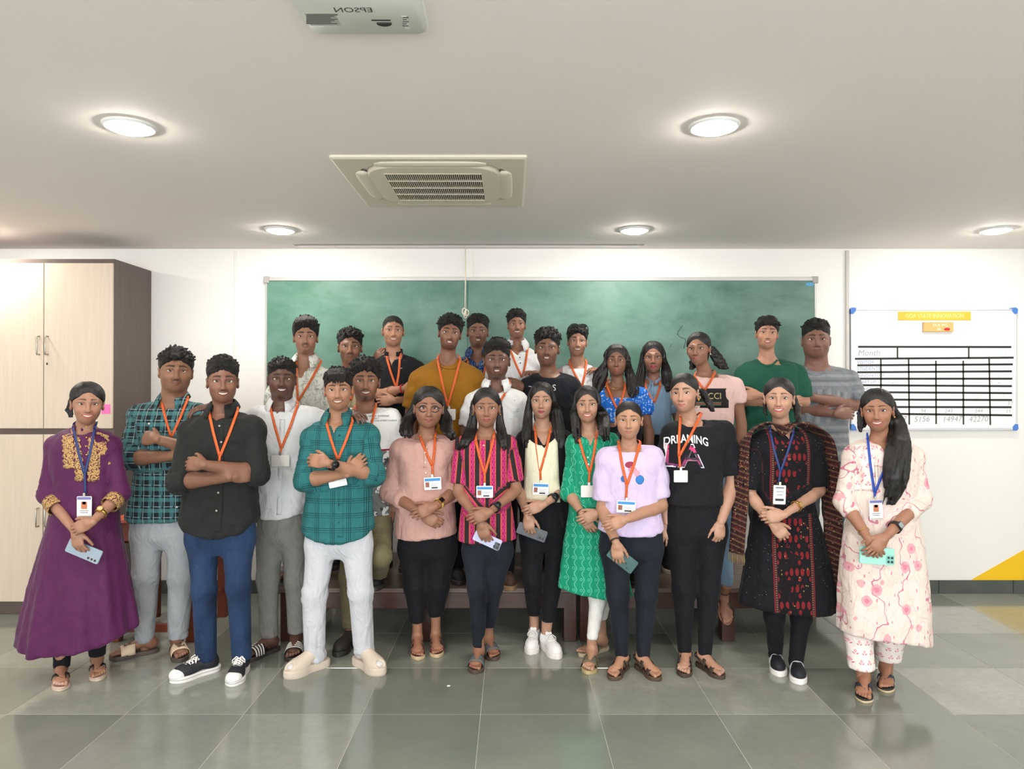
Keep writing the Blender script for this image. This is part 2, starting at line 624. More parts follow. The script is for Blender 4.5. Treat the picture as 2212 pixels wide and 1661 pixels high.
# ------------------------------------------------------------------ whiteboard
a, b = W(1840, 668, 5.48), W(2197, 926, 5.48)
r = empty('whiteboard', ((a.x + b.x) / 2, YB, b.z), 'white board with a taped black table and handwritten figures', 'whiteboard')
hw, hh = (b.x - a.x) / 2, a.z - b.z
MB().box((-hw, -.022, 0), (hw, 0, hh), .003).obj('panel', plain((244, 245, 246), .18, spec=.6), r)
for nm, lo, hi in (('frame_rail', (-hw, -.027, hh - .008), (hw, 0, hh + .004)), ('frame_rail', (-hw, -.030, -.012), (hw, 0, .006)),
                   ('frame_stile', (-hw - .004, -.027, 0), (-hw + .005, 0, hh)), ('frame_stile', (hw - .005, -.027, 0), (hw + .004, 0, hh))):
    MB().box(lo, hi, .002).obj(nm, plain((214, 216, 220), .3, .3), r)
mbl = plain((72, 128, 208), .4)
for sx_, sz_ in ((-1, 0), (1, 0), (-1, 1), (1, 1)):
    cx_, cz_ = sx_ * hw, sz_ * hh
    MB().prism([(cx_ - sx_ * .035, cz_ + (.012 if sz_ else -.012)), (cx_ - sx_ * .006, cz_ + (.014 if sz_ else -.014)), (cx_ + sx_ * .008, cz_),
                (cx_ + sx_ * .004, cz_ - (.034 if sz_ else -.034)), (cx_ - sx_ * .012, cz_ - (.036 if sz_ else -.036)), (cx_ - sx_ * .03, cz_ - (.014 if sz_ else -.014))], 1, -.034, -.002).obj('corner_cap', mbl, r)
def wl(u, v):
    p = W(u, v, 5.487)
    return p.x - r.location.x, p.z - r.location.z
mtape = plain((34, 32, 34), .5)
mtape2 = plain((58, 50, 44), .5)
def tape(u0, v0, u1, v1, th=4.6):
    w = th * 5.487 / FP / 2
    (x0, z0), (x1, z1) = wl(u0, v0), wl(u1, v1)
    if abs(x1 - x0) > abs(z1 - z0):
        P = [(x0, z0 - w), (x1, z1 - w), (x1, z1 + w), (x0, z0 + w)]
    else:
        P = [(x0 - w, z0), (x1 - w, z1), (x1 + w, z1), (x0 + w, z0)]
    MB().prism(P, 1, -.0232, -.0218).obj('tape_line', mtape if th > 4 else mtape2, r)
for vL, vR, uL, uR in ((749, 749.5, 1854, 2185), (775, 772.5, 1847, 2190), (789, 787, 1852, 2188), (804, 802, 1852, 2186), (818, 818, 1855, 2187), (832, 834, 1859, 2186),
                       (847, 849, 1860, 2186), (863, 864, 1858, 2186), (879, 879.5, 1851, 2185), (893, 897, 1850, 2186)):
    tape(uL, vL, uR, vR, 4.4)
for u, va, vb, u2 in ((1939, 750, 774, 1939), (2093, 750, 774, 2093), (1903, 775, 893, 1903), (1963, 775, 917, 1964), (2022, 779, 916, 2022), (2081, 779, 917, 2081), (2137, 774, 918, 2139)):
    tape(u, va, u2, vb, 3.4)
mi1, mi2, mi3 = plain((136, 156, 196), .6), plain((160, 160, 168), .6), plain((186, 216, 206), .6)
def hw_text(s, u, v, px, m, al='LEFT'):
    x_, z_ = wl(u, v)
    wall_text(s, px * 5.487 / FP * 1.3, x_, -.0222, z_, m, r, 'handwriting', al, rot=.02, shear=.18)
for s, u, v, px, m in (('Month', 1853, 763, 14, mi2), ('VISITOR', 1851, 783, 8, mi1), ('STUDENTS', 1851, 797, 8, mi1), ('INNOVATORS', 1852, 812, 7, mi1), ('START UP', 1851, 826, 7, mi1),
                       ('OTHERS', 1853, 841, 7, mi1), ('No.', 1850, 888, 9, mi1), ('NO OF', 1850, 903, 8, mi1), ('PEOPLE', 1850, 912, 7, mi1), ('94', 1988, 888, 9, mi2), ('243', 2040, 888, 9, mi2), ('544', 2105, 888, 9, mi2),
                       ('11', 2172, 888, 9, mi2), ('57', 2176, 872, 9, mi2), ('1197', 1924, 906, 13, mi2), ('5156', 1974, 906, 13, mi2), ('14947', 2035, 906, 13, mi2), ('42270', 2092, 906, 13, mi2),
                       ('25', 1930, 796, 8, mi3), ('23', 1990, 796, 8, mi3), ('20', 2110, 796, 8, mi3), ('3', 2165, 796, 8, mi3), ('6', 1942, 857, 8, mi3), ('33', 2000, 857, 8, mi3), ('20', 2108, 857, 8, mi3), ('3', 2165, 857, 8, mi3),
                       ('Counter', 2106, 757, 7, mi3), ('-2024', 2148, 761, 9, mi3),
                       ('-', 1926, 826, 12, mi2), ('-', 1980, 812, 10, mi2), ('-', 2155, 812, 10, mi2), ('-', 2155, 826, 12, mi2), ('-', 2155, 841, 10, mi2)):
    hw_text(s, u, v, px, m)
# sign plates standing proud of the board
def plate(u0, v0, u1, v1, th, c, nm, lab):
    (x0, z1), (x1, z0) = wl(u0, v0), wl(u1, v1)
    q = empty(nm, (r.location.x + (x0 + x1) / 2, YB - .022, r.location.z + (z0 + z1) / 2), lab, 'sign')
    MB().box((-(x1 - x0) / 2, -th, -(z1 - z0) / 2), ((x1 - x0) / 2, 0, (z1 - z0) / 2), .002).obj('plate', plain(c, .22, .0, .6), q)
    return q, (x1 - x0) / 2, (z1 - z0) / 2
q, hx, hz = plate(1940, 673, 2098, 692, .004, (222, 176, 62), 'sign_plate', 'long yellow sign strip reading GOA STATE INNOVATION on the whiteboard')
wall_text('GOA STATE INNOVATION', .048, 0, -.0045, 0, plain((252, 240, 150), .4), q, 'lettering', sx=.78)
q, hx, hz = plate(1993, 696, 2057, 717, .022, (228, 166, 104), 'sign_plate', 'small orange plaque with a red emblem under the yellow sign')
wall_text('OUR IMG', .030, .01, -.0226, .012, plain((250, 234, 200), .4), q, 'lettering', sx=.9)
wall_text('AR', .026, .0, -.0226, -.018, plain((250, 234, 200), .4), q, 'lettering')
n = 14
MB().prism([(.062 + .024 * math.cos(2 * math.pi * k / n), -.018 + .011 * math.sin(2 * math.pi * k / n)) for k in range(n)], 1, -.0245, -.022).obj('red_emblem', plain((186, 34, 40), .4), q)

# ------------------------------------------------------------------ cupboard at the left
yf = 5.0
x1 = W(247, 0, yf).x
x0 = x1 - 1.9
zt = W(0, 559, yf).z
r = empty('cupboard', ((x0 + x1) / 2, YB, 0), 'tall cream and dark brown laminate cupboard at the left wall', 'cupboard')
hw = (x1 - x0) / 2
D = yf - YB
mlam = Mat('cream_laminate', .42)
gr = mlam.noise(6, 5, sx=9, sz=.5, rough=.6)
mlam.col(mlam.mix(gr, (208, 191, 171), (226, 211, 194)))
mdk = Mat('dark_brown_laminate', .45)
mdk.col(mdk.mix(mdk.noise(5, 4, sx=2, sy=8, sz=.5), (82, 68, 62), (104, 90, 84)))
MB().box((-hw, D, 0), (hw, -.001, zt), .002).obj('carcass', mdk.m, r)
def uvx(u): return W(u, 0, yf).x - r.location.x
def uvz(v): return W(0, v, yf).z
dw = uvx(246) - uvx(98)
mhan = plain((186, 182, 172), .3, .9)
for nm, v0, v1, hv0, hv1 in (('door', 569, 925, 727, 766), ('door', 938, 1297, 1096, 1135)):
    for k in range(3):
        xb = uvx(246) - k * (dw + .003)
        xa = xb - dw
        d_ = MB().box((xa + .001, D - .018, uvz(v1)), (xb - .001, D - .0005, uvz(v0)), .0015).obj(nm, mlam.m, r)
        hx_ = xa + .028 if k % 2 == 0 else xb - .028
        if v0 > 800 and k == 0:
            hx_ = xa + .03
        za, zb_ = uvz(hv1), uvz(hv0)
        MB().tube([(hx_, D - .018, za), (hx_, D - .045, za), (hx_, D - .048, za + .008), (hx_, D - .048, zb_ - .008), (hx_, D - .045, zb_), (hx_, D - .018, zb_)], .0055, 8).obj('handle', mhan, d_, True)
        if k == 0 and v0 < 800:
            zc_ = uvz(786)
            MB().prism([(hx_ - .005 + .006 * math.cos(t * .5236), zc_ + .009 * math.sin(t * .5236)) for t in range(12)], 1, D - .0195, D - .0175).obj('keyhole', plain((60, 54, 48), .4), d_)
o = MB().box((0, 0, 0), (.062, .0015, .066), .0004).obj('sticky_note', plain((250, 120, 190), .7))
p = W(219, 894, yf - .02)
o.location = (p.x, yf - .0205, p.z)
tag(o, 'pink sticky note on the cupboard door', 'note')

# ------------------------------------------------------------------ air conditioner cassette
d1, d2 = 1545 * (ZC - .02 - HC) / 497, 1545 * (ZC - .02 - HC) / 391
xa, xb = W(708, 0, d1).x, W(1138, 0, d1).x
acx, acy = (xa + xb) / 2 + .002, (d1 + d2) / 2
r = empty('air_conditioner', (acx, acy, ZC + .012), 'white square cassette air conditioner with slotted intake grille in the ceiling', 'air conditioner')
A, B = (xb - xa) / 2, (d2 - d1) / 2
mac = plain((222, 214, 196), .45)
mac2 = plain((214, 206, 186), .45)
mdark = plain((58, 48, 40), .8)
def rr(w, h, rad, n=6):
    """rounded rectangle outline"""
    P = []
    for sx_, sy_, a0 in ((1, 1, 0), (-1, 1, 90), (-1, -1, 180), (1, -1, 270)):
        for k in range(n + 1):
            t = math.radians(a0 + 90 * k / n)
            P.append((sx_ * (w - rad) + rad * math.cos(t), sy_ * (h - rad) + rad * math.sin(t)))
    return P
def ring_between(P, z0, Q, z1, mbld):
    n = len(P)
    mbld.add([(x_, y_, z0) for x_, y_ in P] + [(x_, y_, z1) for x_, y_ in Q], [(i, n + i, n + (i + 1) % n, (i + 1) % n) for i in range(n)])
# panel: outer lip, flat frame, air slot, inner plate
mb = MB()
ring_between(rr(A, B, .012), 0, rr(A, B, .012), -.022, mb)
ring_between(rr(A, B, .012), -.022, rr(A - .012, B - .012, .012), -.028, mb)
ring_between(rr(A - .012, B - .012, .012), -.028, rr(A * .80, B * .84, .19), -.026, mb)
ring_between(rr(A * .80, B * .84, .19), -.026, rr(A * .78, B * .82, .18), .03, mb)
mb.obj('panel', mac, r, False)
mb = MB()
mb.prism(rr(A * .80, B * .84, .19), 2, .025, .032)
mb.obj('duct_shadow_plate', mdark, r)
mb = MB()
ring_between(rr(A * .72, B * .76, .15), .02, rr(A * .72, B * .76, .15), -.03, mb)
ring_between(rr(A * .72, B * .76, .15), -.03, rr(A * .70, B * .74, .14), -.036, mb)
ring_between(rr(A * .70, B * .74, .14), -.036, rr(A * .52, B * .55, .012), -.040, mb)
ring_between(rr(A * .52, B * .55, .012), -.040, rr(A * .52, B * .55, .012), -.01, mb)
mb.obj('inner_frame', mac, r)
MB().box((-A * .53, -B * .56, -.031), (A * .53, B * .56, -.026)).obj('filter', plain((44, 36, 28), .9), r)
mb = MB()
nb = 46
for k in range(nb + 1):
    x_ = -A * .52 + 2 * A * .52 * k / nb
    mb.box((x_ - .0022, -B * .55, -.040), (x_ + .0022, B * .55, -.035))
tag(mb.obj('grille_slats', mac2, r), 'cream intake slats', kind='stuff')
for k in range(5):
    y_ = -B * .55 + 2 * B * .55 * k / 4
    MB().box((-A * .52, y_ - .005, -.042), (A * .52, y_ + .005, -.024)).obj('grille_bar', mac2, r)
for k, (sx_, sy_) in enumerate(((1, 0), (-1, 0), (0, 1), (0, -1))):
    L = .62 if sx_ else .58
    V, Q = [], []
    nu, nv = 15, 9
    for i in range(nu):
        t = -1 + 2 * i / (nu - 1)
        e = max(0.0, 1 - abs(t) ** 6) ** .5
        for j in range(nv):
            s_ = -1 + 2 * j / (nv - 1)
            wv = (.040 * (.35 + .65 * e)) * s_
            zz = -.029 - .009 * (1 - s_ * s_) * e
            if sx_:
                V.append((sx_ * (A * .765 + wv), t * B * L * .9, zz))
            else:
                V.append((t * A * L, sy_ * (B * .80 + wv), zz))
    mesh_obj('flap', *shell(V, grid_q(nu, nv), .006 * (1 if (sx_ == 1 or sy_ == -1) else -1)), mac, r)

# ------------------------------------------------------------------ projector
dp = 2.05
zp = W(0, 64, 2.12).z
px0, px1 = W(622, 0, 1.95).x, W(912, 0, 1.95).x
r = empty('projector', ((px0 + px1) / 2, 2.02, zp), 'white ceiling projector seen from below at the top edge', 'projector')
hw = (px1 - px0) / 2
mp_ = plain((206, 210, 202), .35)
V, Q = [], []
prof = rr(hw, .13, .045, 8)
n = len(prof)
rows = [(.080, .93), (.076, .985), (.05, 1.0), (.022, 1.0), (.006, .985), (0.0, .93)]
for z_, s_ in rows:
    for x_, y_ in prof:
        V.append((x_ * (1 - (1 - s_) * .45), (y_ * s_), z_))
Fc = []
for i in range(len(rows) - 1):
    for k in range(n):
        Fc.append((i * n + k, (i + 1) * n + k, (i + 1) * n + (k + 1) % n, i * n + (k + 1) % n))
Fc.append(tuple(range(n)))
Fc.append(tuple(range(len(rows) * n - 1, (len(rows) - 1) * n - 1, -1)))
mesh_obj('housing', V, Fc, mp_, r, True)
def under_text(s, size, x_, y_, m, name='lettering'):
    V, Fc = text_geo(s, size)
    mesh_obj(name, [(x_ - a, y_ - b * -1.0 * -1.0, -.0006) for a, b, _ in V], [f[::-1] for f in Fc], m, r, False)
def under(u, v):
    p = W(u, v, 1)
    d = FP * (zp - HC) / (HY - v)
    p = W(u, v, d)
    return p.x - r.location.x, p.y - r.location.y
mdkt = plain((70, 70, 70), .6)
ex, ey = under(762, 19)
under_text('EPSON', .036, ex, ey, mdkt)
def patch(u0, v0, u1, v1, m, name, h=.0008, inset=False):
    (a_, b_), (c_, d_) = under(u0, v0), under(u1, v1)
    return MB().box((min(a_, c_), min(b_, d_), -h), (max(a_, c_), max(b_, d_), .0002)).obj(name, m, r)
patch(655, 25, 735, 52, plain((176, 178, 174), .6), 'rating_label')
for k in range(7):
    patch(660, 28 + k * 3.2, 728 - (k % 3) * 7, 29.2 + k * 3.2, mdkt, 'label_print', .0014)
patch(866, 32, 885, 60, plain((214, 216, 212), .6), 'warning_label')
for k in range(5):
    patch(869, 34 + k * 4.5, 882 - (k % 2) * 4, 35.5 + k * 4.5, mdkt, 'label_print', .0014)
patch(801, 40, 843, 42, plain((30, 30, 30), .5), 'focus_slot', .001)
cx_, cy_ = under(829, 46)
MB().prism([(cx_ + .022 * math.cos(math.pi + math.pi * k / 12) * 1.0, cy_ - .016 * math.sin(math.pi + math.pi * k / 12)) for k in range(13)], 2, -.004, .0).obj('focus_lever', plain((40, 40, 40), .5), r)
MB().tube([(0, 0, .08), (0, 0, ZC - zp)], .022, 12).obj('mount_pole', plain((225, 225, 222), .4), r, True)
MB().box((-.07, -.07, ZC - zp - .012), (.07, .07, ZC - zp), .003).obj('mount_plate', plain((225, 225, 222), .4), r)

# ------------------------------------------------------------------ low wooden benches the back row stands on
mw = Mat('dark_teak', .32)
g1 = mw.noise(3, 5, sx=1.2, sy=14, sz=14, rough=.6, dist=.4)
mw.col(mw.mix(g1, (50, 27, 20), (86, 50, 38)))
mtop = Mat('worn_bench_top', .3)
mtop.col(mtop.mix(mtop.noise(4, 5, sx=1, sy=9), (96, 74, 64), (124, 104, 94)))
BZ = .331
BY0, BY1 = 4.45, 5.42
def bench(u0, u1, lab):
    xa, xb = W(u0, 0, BY0).x, W(u1, 0, BY0).x
    q = empty('bench', ((xa + xb) / 2, (BY0 + BY1) / 2, 0), lab, 'bench', 'low benches under the back row')
    h, D2 = (xb - xa) / 2, (BY1 - BY0) / 2
    npl = 6
    for k in range(npl):
        ya = -D2 + 2 * D2 * k / npl
        MB().box((-h, ya + .0012, BZ - .028), (h, ya + 2 * D2 / npl - .0012, BZ), .002).obj('top_plank', mtop.m, q)
    for s_ in (-1, 1):
        MB().box((-h + .03, s_ * (D2 - .02) - .016, BZ - .125), (h - .03, s_ * (D2 - .02) + .016, BZ - .0285), .002).obj('apron', mw.m, q)
        MB().box((s_ * (h - .035) - .016, -D2 + .04, BZ - .125), (s_ * (h - .035) + .016, D2 - .04, BZ - .0285), .002).obj('end_apron', mw.m, q)
    for xl in (-h + .045, 0.0, h - .045):
        for s_ in (-1, 1):
            MB().box((xl - .04, s_ * (D2 - .045) - .04, 0), (xl + .04, s_ * (D2 - .045) + .04, BZ - .029), .003).obj('leg', mw.m, q)
    return q
bench(604, 1247, 'low dark wooden bench under the left half of the back row')
bench(1251, 1895, 'low dark wooden bench under the right half of the back row')

# ------------------------------------------------------------------ red wooden desks at the left
mr = Mat('red_brown_wood', .4)
mr.col(mr.mix(mr.noise(4, 4, sx=6, sy=6, sz=1), (112, 50, 32), (142, 70, 46)))
mro = Mat('orange_laminate', .4)
mro.col(mro.mix(mro.noise(6, 3), (206, 92, 66), (220, 106, 80)))
# the desk: legs at px 240-262 (front left) and 405-420 (front right)
def zv(v, d): return HC - (v - HY) * d / FP
yd0, yd1 = 4.44, 4.98
xa, xb = W(238, 0, yd0).x, W(422, 0, yd0).x
ht = zv(1112, 4.60)
q = empty('desk', ((xa + xb) / 2, (yd0 + yd1) / 2, 0), 'red brown wooden desk with orange top behind the purple dress', 'desk')
h, D2 = (xb - xa) / 2, (yd1 - yd0) / 2
MB().box((-h - .01, -D2 - .01, ht - .022), (h + .01, D2 + .01, ht), .003).obj('desk_top', mro.m, q)
for sx_ in (-1, 1):
    for sy_ in (-1, 1):
        MB().box((sx_ * (h - .03) - .028, sy_ * (D2 - .03) - .028, 0), (sx_ * (h - .03) + .028, sy_ * (D2 - .03) + .028, ht - .023), .003).obj('leg', mr.m, q)
    MB().box((sx_ * (h - .03) - .014, -D2 + .06, .16), (sx_ * (h - .03) + .014, D2 - .06, .205), .002).obj('side_rail', mr.m, q)
    MB().box((sx_ * (h - .03) - .012, -D2 + .06, ht - .15), (sx_ * (h - .03) + .012, D2 - .06, ht - .024), .002).obj('side_panel', mr.m, q)
MB().box((-h + .06, -D2 + .02, .055), (h - .06, -D2 + .05, .105), .002).obj('foot_rail', mr.m, q)
MB().box((-h + .06, -D2 + .02, ht - .14), (h - .06, -D2 + .045, ht - .024), .002).obj('front_apron', mr.m, q)
MB().box((-h + .06, D2 - .045, ht - .14), (h - .06, D2 - .02, ht - .024), .002).obj('back_apron', mr.m, q)
MB().box((-h + .05, -D2 + .06, ht - .16), (h - .05, D2 - .05, ht - .145), .002).obj('shelf', mr.m, q)
# stool seen between the jeans
q = empty('stool', (-2.10, 5.165, 0), 'red brown wooden stool behind the man in jeans', 'stool')
for sx_ in (-1, 1):
    for sy_ in (-1, 1):
        MB().box((sx_ * .105 - .02, sy_ * .105 - .02, 0), (sx_ * .105 + .02, sy_ * .105 + .02, .40), .003).obj('leg', mr.m, q)
    MB().box((-.085, sx_ * .105 - .012, .10), (.085, sx_ * .105 + .012, .145), .002).obj('rail', mr.m, q)
    MB().box((sx_ * .105 - .012, -.085, .17), (sx_ * .105 + .012, .085, .215), .002).obj('side_rail', mr.m, q)
MB().box((-.14, -.14, .40), (.14, .14, .425), .004).obj('seat', mr.m, q)
# wall socket plate with cable behind the jeans
p = W(478, 1222, YB)
q = empty('socket_box', (p.x, YB, p.z), 'white socket box with black cable low on the wall', 'socket')
MB().box((-.045, -.03, -.045), (.06, 0, .05), .004).obj('box', plain((232, 230, 224), .5), q)
MB().tube([(.0, -.032, .01), (.03, -.04, .03), (.055, -.045, .07), (.07, -.03, .16), (.072, -.008, .30)], .006, 7).obj('cable', plain((26, 26, 28), .5), q, True)
# scrap of paper on the floor
p = W(969, 1480, FP * HC / (1480 - HY))
o = MB().prism([(-.008, -.006), (.009, -.008), (.010, .006), (-.004, .009)], 2, .0002, .002).obj('paper_scrap', plain((240, 240, 236), .7), None, loc=(p.x, p.y, 0))
tag(o, 'tiny white paper scrap on the floor before the group', 'paper')

# ------------------------------------------------------------------ distance fields, meshed by surface nets
def smin(a, b, k):
    h = np.maximum(k - np.abs(a - b), 0) * (1.0 / k)
    return np.minimum(a, b) - h * h * (k * .25)


class Field:
    def __init__(s, lo, hi, h):
        s.lo = np.array(lo, float)
        s.h = h
        n = [int(math.ceil((hi[i] - lo[i]) / h)) + 1 for i in range(3)]
        s.n = n
        s.ax = [(s.lo[i] + h * np.arange(n[i])).astype(np.float32) for i in range(3)]
        s.F = np.full(n, .08, np.float32)

    def reg(s, lo, hi, m):
        r = []
        for i in range(3):
            a = max(0, int(math.floor((lo[i] - m - s.lo[i]) / s.h)))
            b = min(s.n[i], int(math.ceil((hi[i] + m - s.lo[i]) / s.h)) + 1)
            if b <= a:
                return None
            r.append(slice(a, b))
        return tuple(r)

    def add(s, prim, k=.01, sub=False):
        f, lo, hi = prim
        r = s.reg(lo, hi, max(k, 2.5 * s.h))
        if r is None:
            return s
        d = f(s.ax[0][r[0]][:, None, None], s.ax[1][r[1]][None, :, None], s.ax[2][r[2]][None, None, :])
        A = s.F[r]
        s.F[r] = smin(A, d, k) if not sub else -smin(-A, d, k)
        return s

    def sub(s, prim, k=.01):
        return s.add(prim, k, True)

    def cut(s, f):
        """keep only where f <= 0"""
        d = f(s.ax[0][:, None, None], s.ax[1][None, :, None], s.ax[2][None, None, :])
        s.F = np.maximum(s.F, d.astype(np.float32))
        return s

    def chain(s, pts, rads, k=.012):
        for i in range(len(pts) - 1):
            s.add(cap(pts[i], pts[i + 1], rads[i], rads[i + 1]), k)
        return s

    def front(s, x, z, default=None):
        """y of the first surface met from the front at (x, z)"""
        fx, fz = (x - s.lo[0]) / s.h, (z - s.lo[2]) / s.h
        i, j = int(fx), int(fz)
        if i < 0 or j < 0 or i >= s.n[0] - 1 or j >= s.n[2] - 1:
            return default
        a, b = fx - i, fz - j
        c = (s.F[i, :, j] * (1 - a) + s.F[i + 1, :, j] * a) * (1 - b) + (s.F[i, :, j + 1] * (1 - a) + s.F[i + 1, :, j + 1] * a) * b
        w = np.nonzero(c < 0)[0]
        if len(w) == 0 or w[0] == 0:
            return default
        q = w[0]
        t = c[q - 1] / (c[q - 1] - c[q])
        return s.lo[1] + s.h * (q - 1 + t)

    def mesh(s, smooth=1):
        F = s.F
        F[0] = F[-1] = .05; F[:, 0] = F[:, -1] = .05; F[:, :, 0] = F[:, :, -1] = .05
        S = F < 0
        U = S.astype(np.uint8)
        c = (U[:-1, :-1, :-1] + U[1:, :-1, :-1] + U[:-1, 1:, :-1] + U[:-1, :-1, 1:] + U[1:, 1:, :-1] + U[1:, :-1, 1:] + U[:-1, 1:, 1:] + U[1:, 1:, 1:])
        I = np.argwhere((c > 0) & (c < 8))
        pos = np.zeros((len(I), 3)); cnt = np.zeros(len(I))
        cor = [np.array((a, b, d)) for a in (0, 1) for b in (0, 1) for d in (0, 1)]
        val = [F[I[:, 0] + q[0], I[:, 1] + q[1], I[:, 2] + q[2]] for q in cor]
        for a in range(8):
            for b in range(a + 1, 8):
                dd = cor[b] - cor[a]
                if np.abs(dd).sum() != 1:
                    continue
                fa, fb = val[a], val[b]
                m = (fa < 0) != (fb < 0)
                t = fa[m] / (fa[m] - fb[m])
                pos[m] += cor[a] + dd * t[:, None]
                cnt[m] += 1
        V = s.lo + s.h * (I + pos / cnt[:, None])
        ID = np.full(c.shape, -1, np.int32)
        ID[I[:, 0], I[:, 1], I[:, 2]] = np.arange(len(I))
        Q = []
        for a in range(3):
            b, d = (a + 1) % 3, (a + 2) % 3
            s0 = [slice(None)] * 3; s1 = [slice(None)] * 3
            s0[a] = slice(0, -1); s1[a] = slice(1, None)
            for q in (b, d):
                s0[q] = slice(1, -1); s1[q] = slice(1, -1)
            A, B = S[tuple(s0)], S[tuple(s1)]
            for pos_in in (True, False):
                E = np.argwhere((A & ~B) if pos_in else (B & ~A))
                if len(E) == 0:
                    continue
                off = np.zeros(3, int); off[b] = 1; off[d] = 1
                P = E + off
                eb = np.zeros(3, int); eb[b] = 1
                ed = np.zeros(3, int); ed[d] = 1
                def g(p): return ID[p[:, 0], p[:, 1], p[:, 2]]
                q = np.stack([g(P - eb - ed), g(P - ed), g(P), g(P - eb)], 1)
                Q.append(q if pos_in else q[:, ::-1])
        Q = np.vstack(Q)
        for _ in range(smooth):
            V = relax(V, Q, .5)
        return V, Q


def relax(V, Q, w):
    n = len(V)
    i = np.concatenate([Q[:, 0], Q[:, 1], Q[:, 2], Q[:, 3]])
    j = np.concatenate([Q[:, 1], Q[:, 2], Q[:, 3], Q[:, 0]])
    c = np.bincount(i, minlength=n) + np.bincount(j, minlength=n)
    A = np.stack([np.bincount(i, V[j, k], n) + np.bincount(j, V[i, k], n) for k in range(3)], 1)
    return V * (1 - w) + w * A / np.maximum(c, 1)[:, None]


def vnorm(V, Q):
    N = np.zeros_like(V)
    fn = np.cross(V[Q[:, 2]] - V[Q[:, 0]], V[Q[:, 3]] - V[Q[:, 1]])
    for k in range(3):
        N[:, k] = sum(np.bincount(Q[:, q], fn[:, k], len(V)) for q in range(4))
    return N / (np.linalg.norm(N, axis=1)[:, None] + 1e-12)


def wob(P, f, seed, n=5):
    """smooth pseudo noise about -1..1"""
    R = np.random.RandomState(seed)
    o = np.zeros(len(P))
    for _ in range(n):
        d = R.normal(size=3)
        d = d / np.linalg.norm(d) * f * R.uniform(.6, 1.5)
        o += np.sin(P @ d + R.uniform(0, 6.28))
    return o / n * 1.4


def ell(c, r, M=None):
    c, r = np.asarray(c, np.float32), np.asarray(r, np.float32)
    R = float(max(r))
    if M is not None:
        Mi = np.array(M, np.float32).T
    def f(X_, Y_, Z_):
        x, y, z = X_ - c[0], Y_ - c[1], Z_ - c[2]
        if M is not None:
            x, y, z = [Mi[k, 0] * x + Mi[k, 1] * y + Mi[k, 2] * z for k in range(3)]
        a, b, d = x / r[0], y / r[1], z / r[2]
        k0 = np.sqrt(a * a + b * b + d * d)
        k1 = np.sqrt((a / r[0]) ** 2 + (b / r[1]) ** 2 + (d / r[2]) ** 2)
        return k0 * (k0 - 1) / (k1 + 1e-6)
    e = r if M is None else np.array([R, R, R])
    return f, c - e, c + e


def cap(a, b, ra, rb):
    a, b = np.asarray(a, np.float32), np.asarray(b, np.float32)
    ab = b - a
    L2 = float(ab @ ab) + 1e-9
    def f(X_, Y_, Z_):
        x, y, z = X_ - a[0], Y_ - a[1], Z_ - a[2]
        t = np.clip((x * ab[0] + y * ab[1] + z * ab[2]) / L2, 0, 1)
        return np.sqrt((x - t * ab[0]) ** 2 + (y - t * ab[1]) ** 2 + (z - t * ab[2]) ** 2) - (ra + (rb - ra) * t)
    m = max(ra, rb)
    return f, np.minimum(a, b) - m, np.maximum(a, b) + m


def cubic(zq, z, v):
    """Catmull-Rom through (z, v), z ascending"""
    z, v = np.asarray(z, float), np.asarray(v, float)
    m = np.gradient(v, z) if len(z) > 2 else np.full(len(z), (v[-1] - v[0]) / (z[-1] - z[0]))
    i = np.clip(np.searchsorted(z, zq) - 1, 0, len(z) - 2)
    h = z[i + 1] - z[i]
    t = np.clip((zq - z[i]) / h, 0, 1)
    return ((1 + 2 * t) * (1 - t) ** 2 * v[i] + t * (1 - t) ** 2 * h * m[i] + t * t * (3 - 2 * t) * v[i + 1] + t * t * (t - 1) * h * m[i + 1])


def stack(rows, n=2.4, yaw=0.0, fold=None, grow=0.0):
    """lofted solid: rows of (z, cx, cy, rx, ry)"""
    rows = sorted(rows)
    A = np.array(rows, float)
    z0, z1 = A[0, 0], A[-1, 0]
    c, s = math.cos(yaw), math.sin(yaw)
    def f(X_, Y_, Z_):
        zz = Z_.ravel().astype(float)
        cx, cy, rx, ry = [cubic(zz, A[:, 0], A[:, k]).astype(np.float32)[None, None, :] for k in (1, 2, 3, 4)]
        rx = rx + grow; ry = ry + grow
        dx, dy = X_ - cx, Y_ - cy
        ax, ay = (dx * c + dy * s) / rx, (-dx * s + dy * c) / ry
        q = (np.abs(ax) ** n + np.abs(ay) ** n) ** (1.0 / n)
        if fold:
            th = np.arctan2(ay, ax)
            amp = np.interp(zz, fold['z'], fold['a']).astype(np.float32)[None, None, :]
            ph = fold.get('tw', 0.0) * Z_
            w = np.sin(fold['n'] * th + fold['p'] + ph) * .6 + np.sin((fold['n'] * 1.7) * th + 2.1 * fold['p'] - ph) * .4
            q = q - amp * w
        d = (q - 1) * np.minimum(rx, ry)
        return np.maximum(d, np.maximum(Z_ - z1, z0 - Z_))
    m = max(A[:, 3].max(), A[:, 4].max()) * 1.12 + grow
    lo = np.array([A[:, 1].min() - m, A[:, 2].min() - m, z0]); hi = np.array([A[:, 1].max() + m, A[:, 2].max() + m, z1])
    return f, lo, hi


def V3(*a): return np.array(a, float)
def unit(v):
    v = np.asarray(v, float)
    return v / (np.linalg.norm(v) + 1e-9)


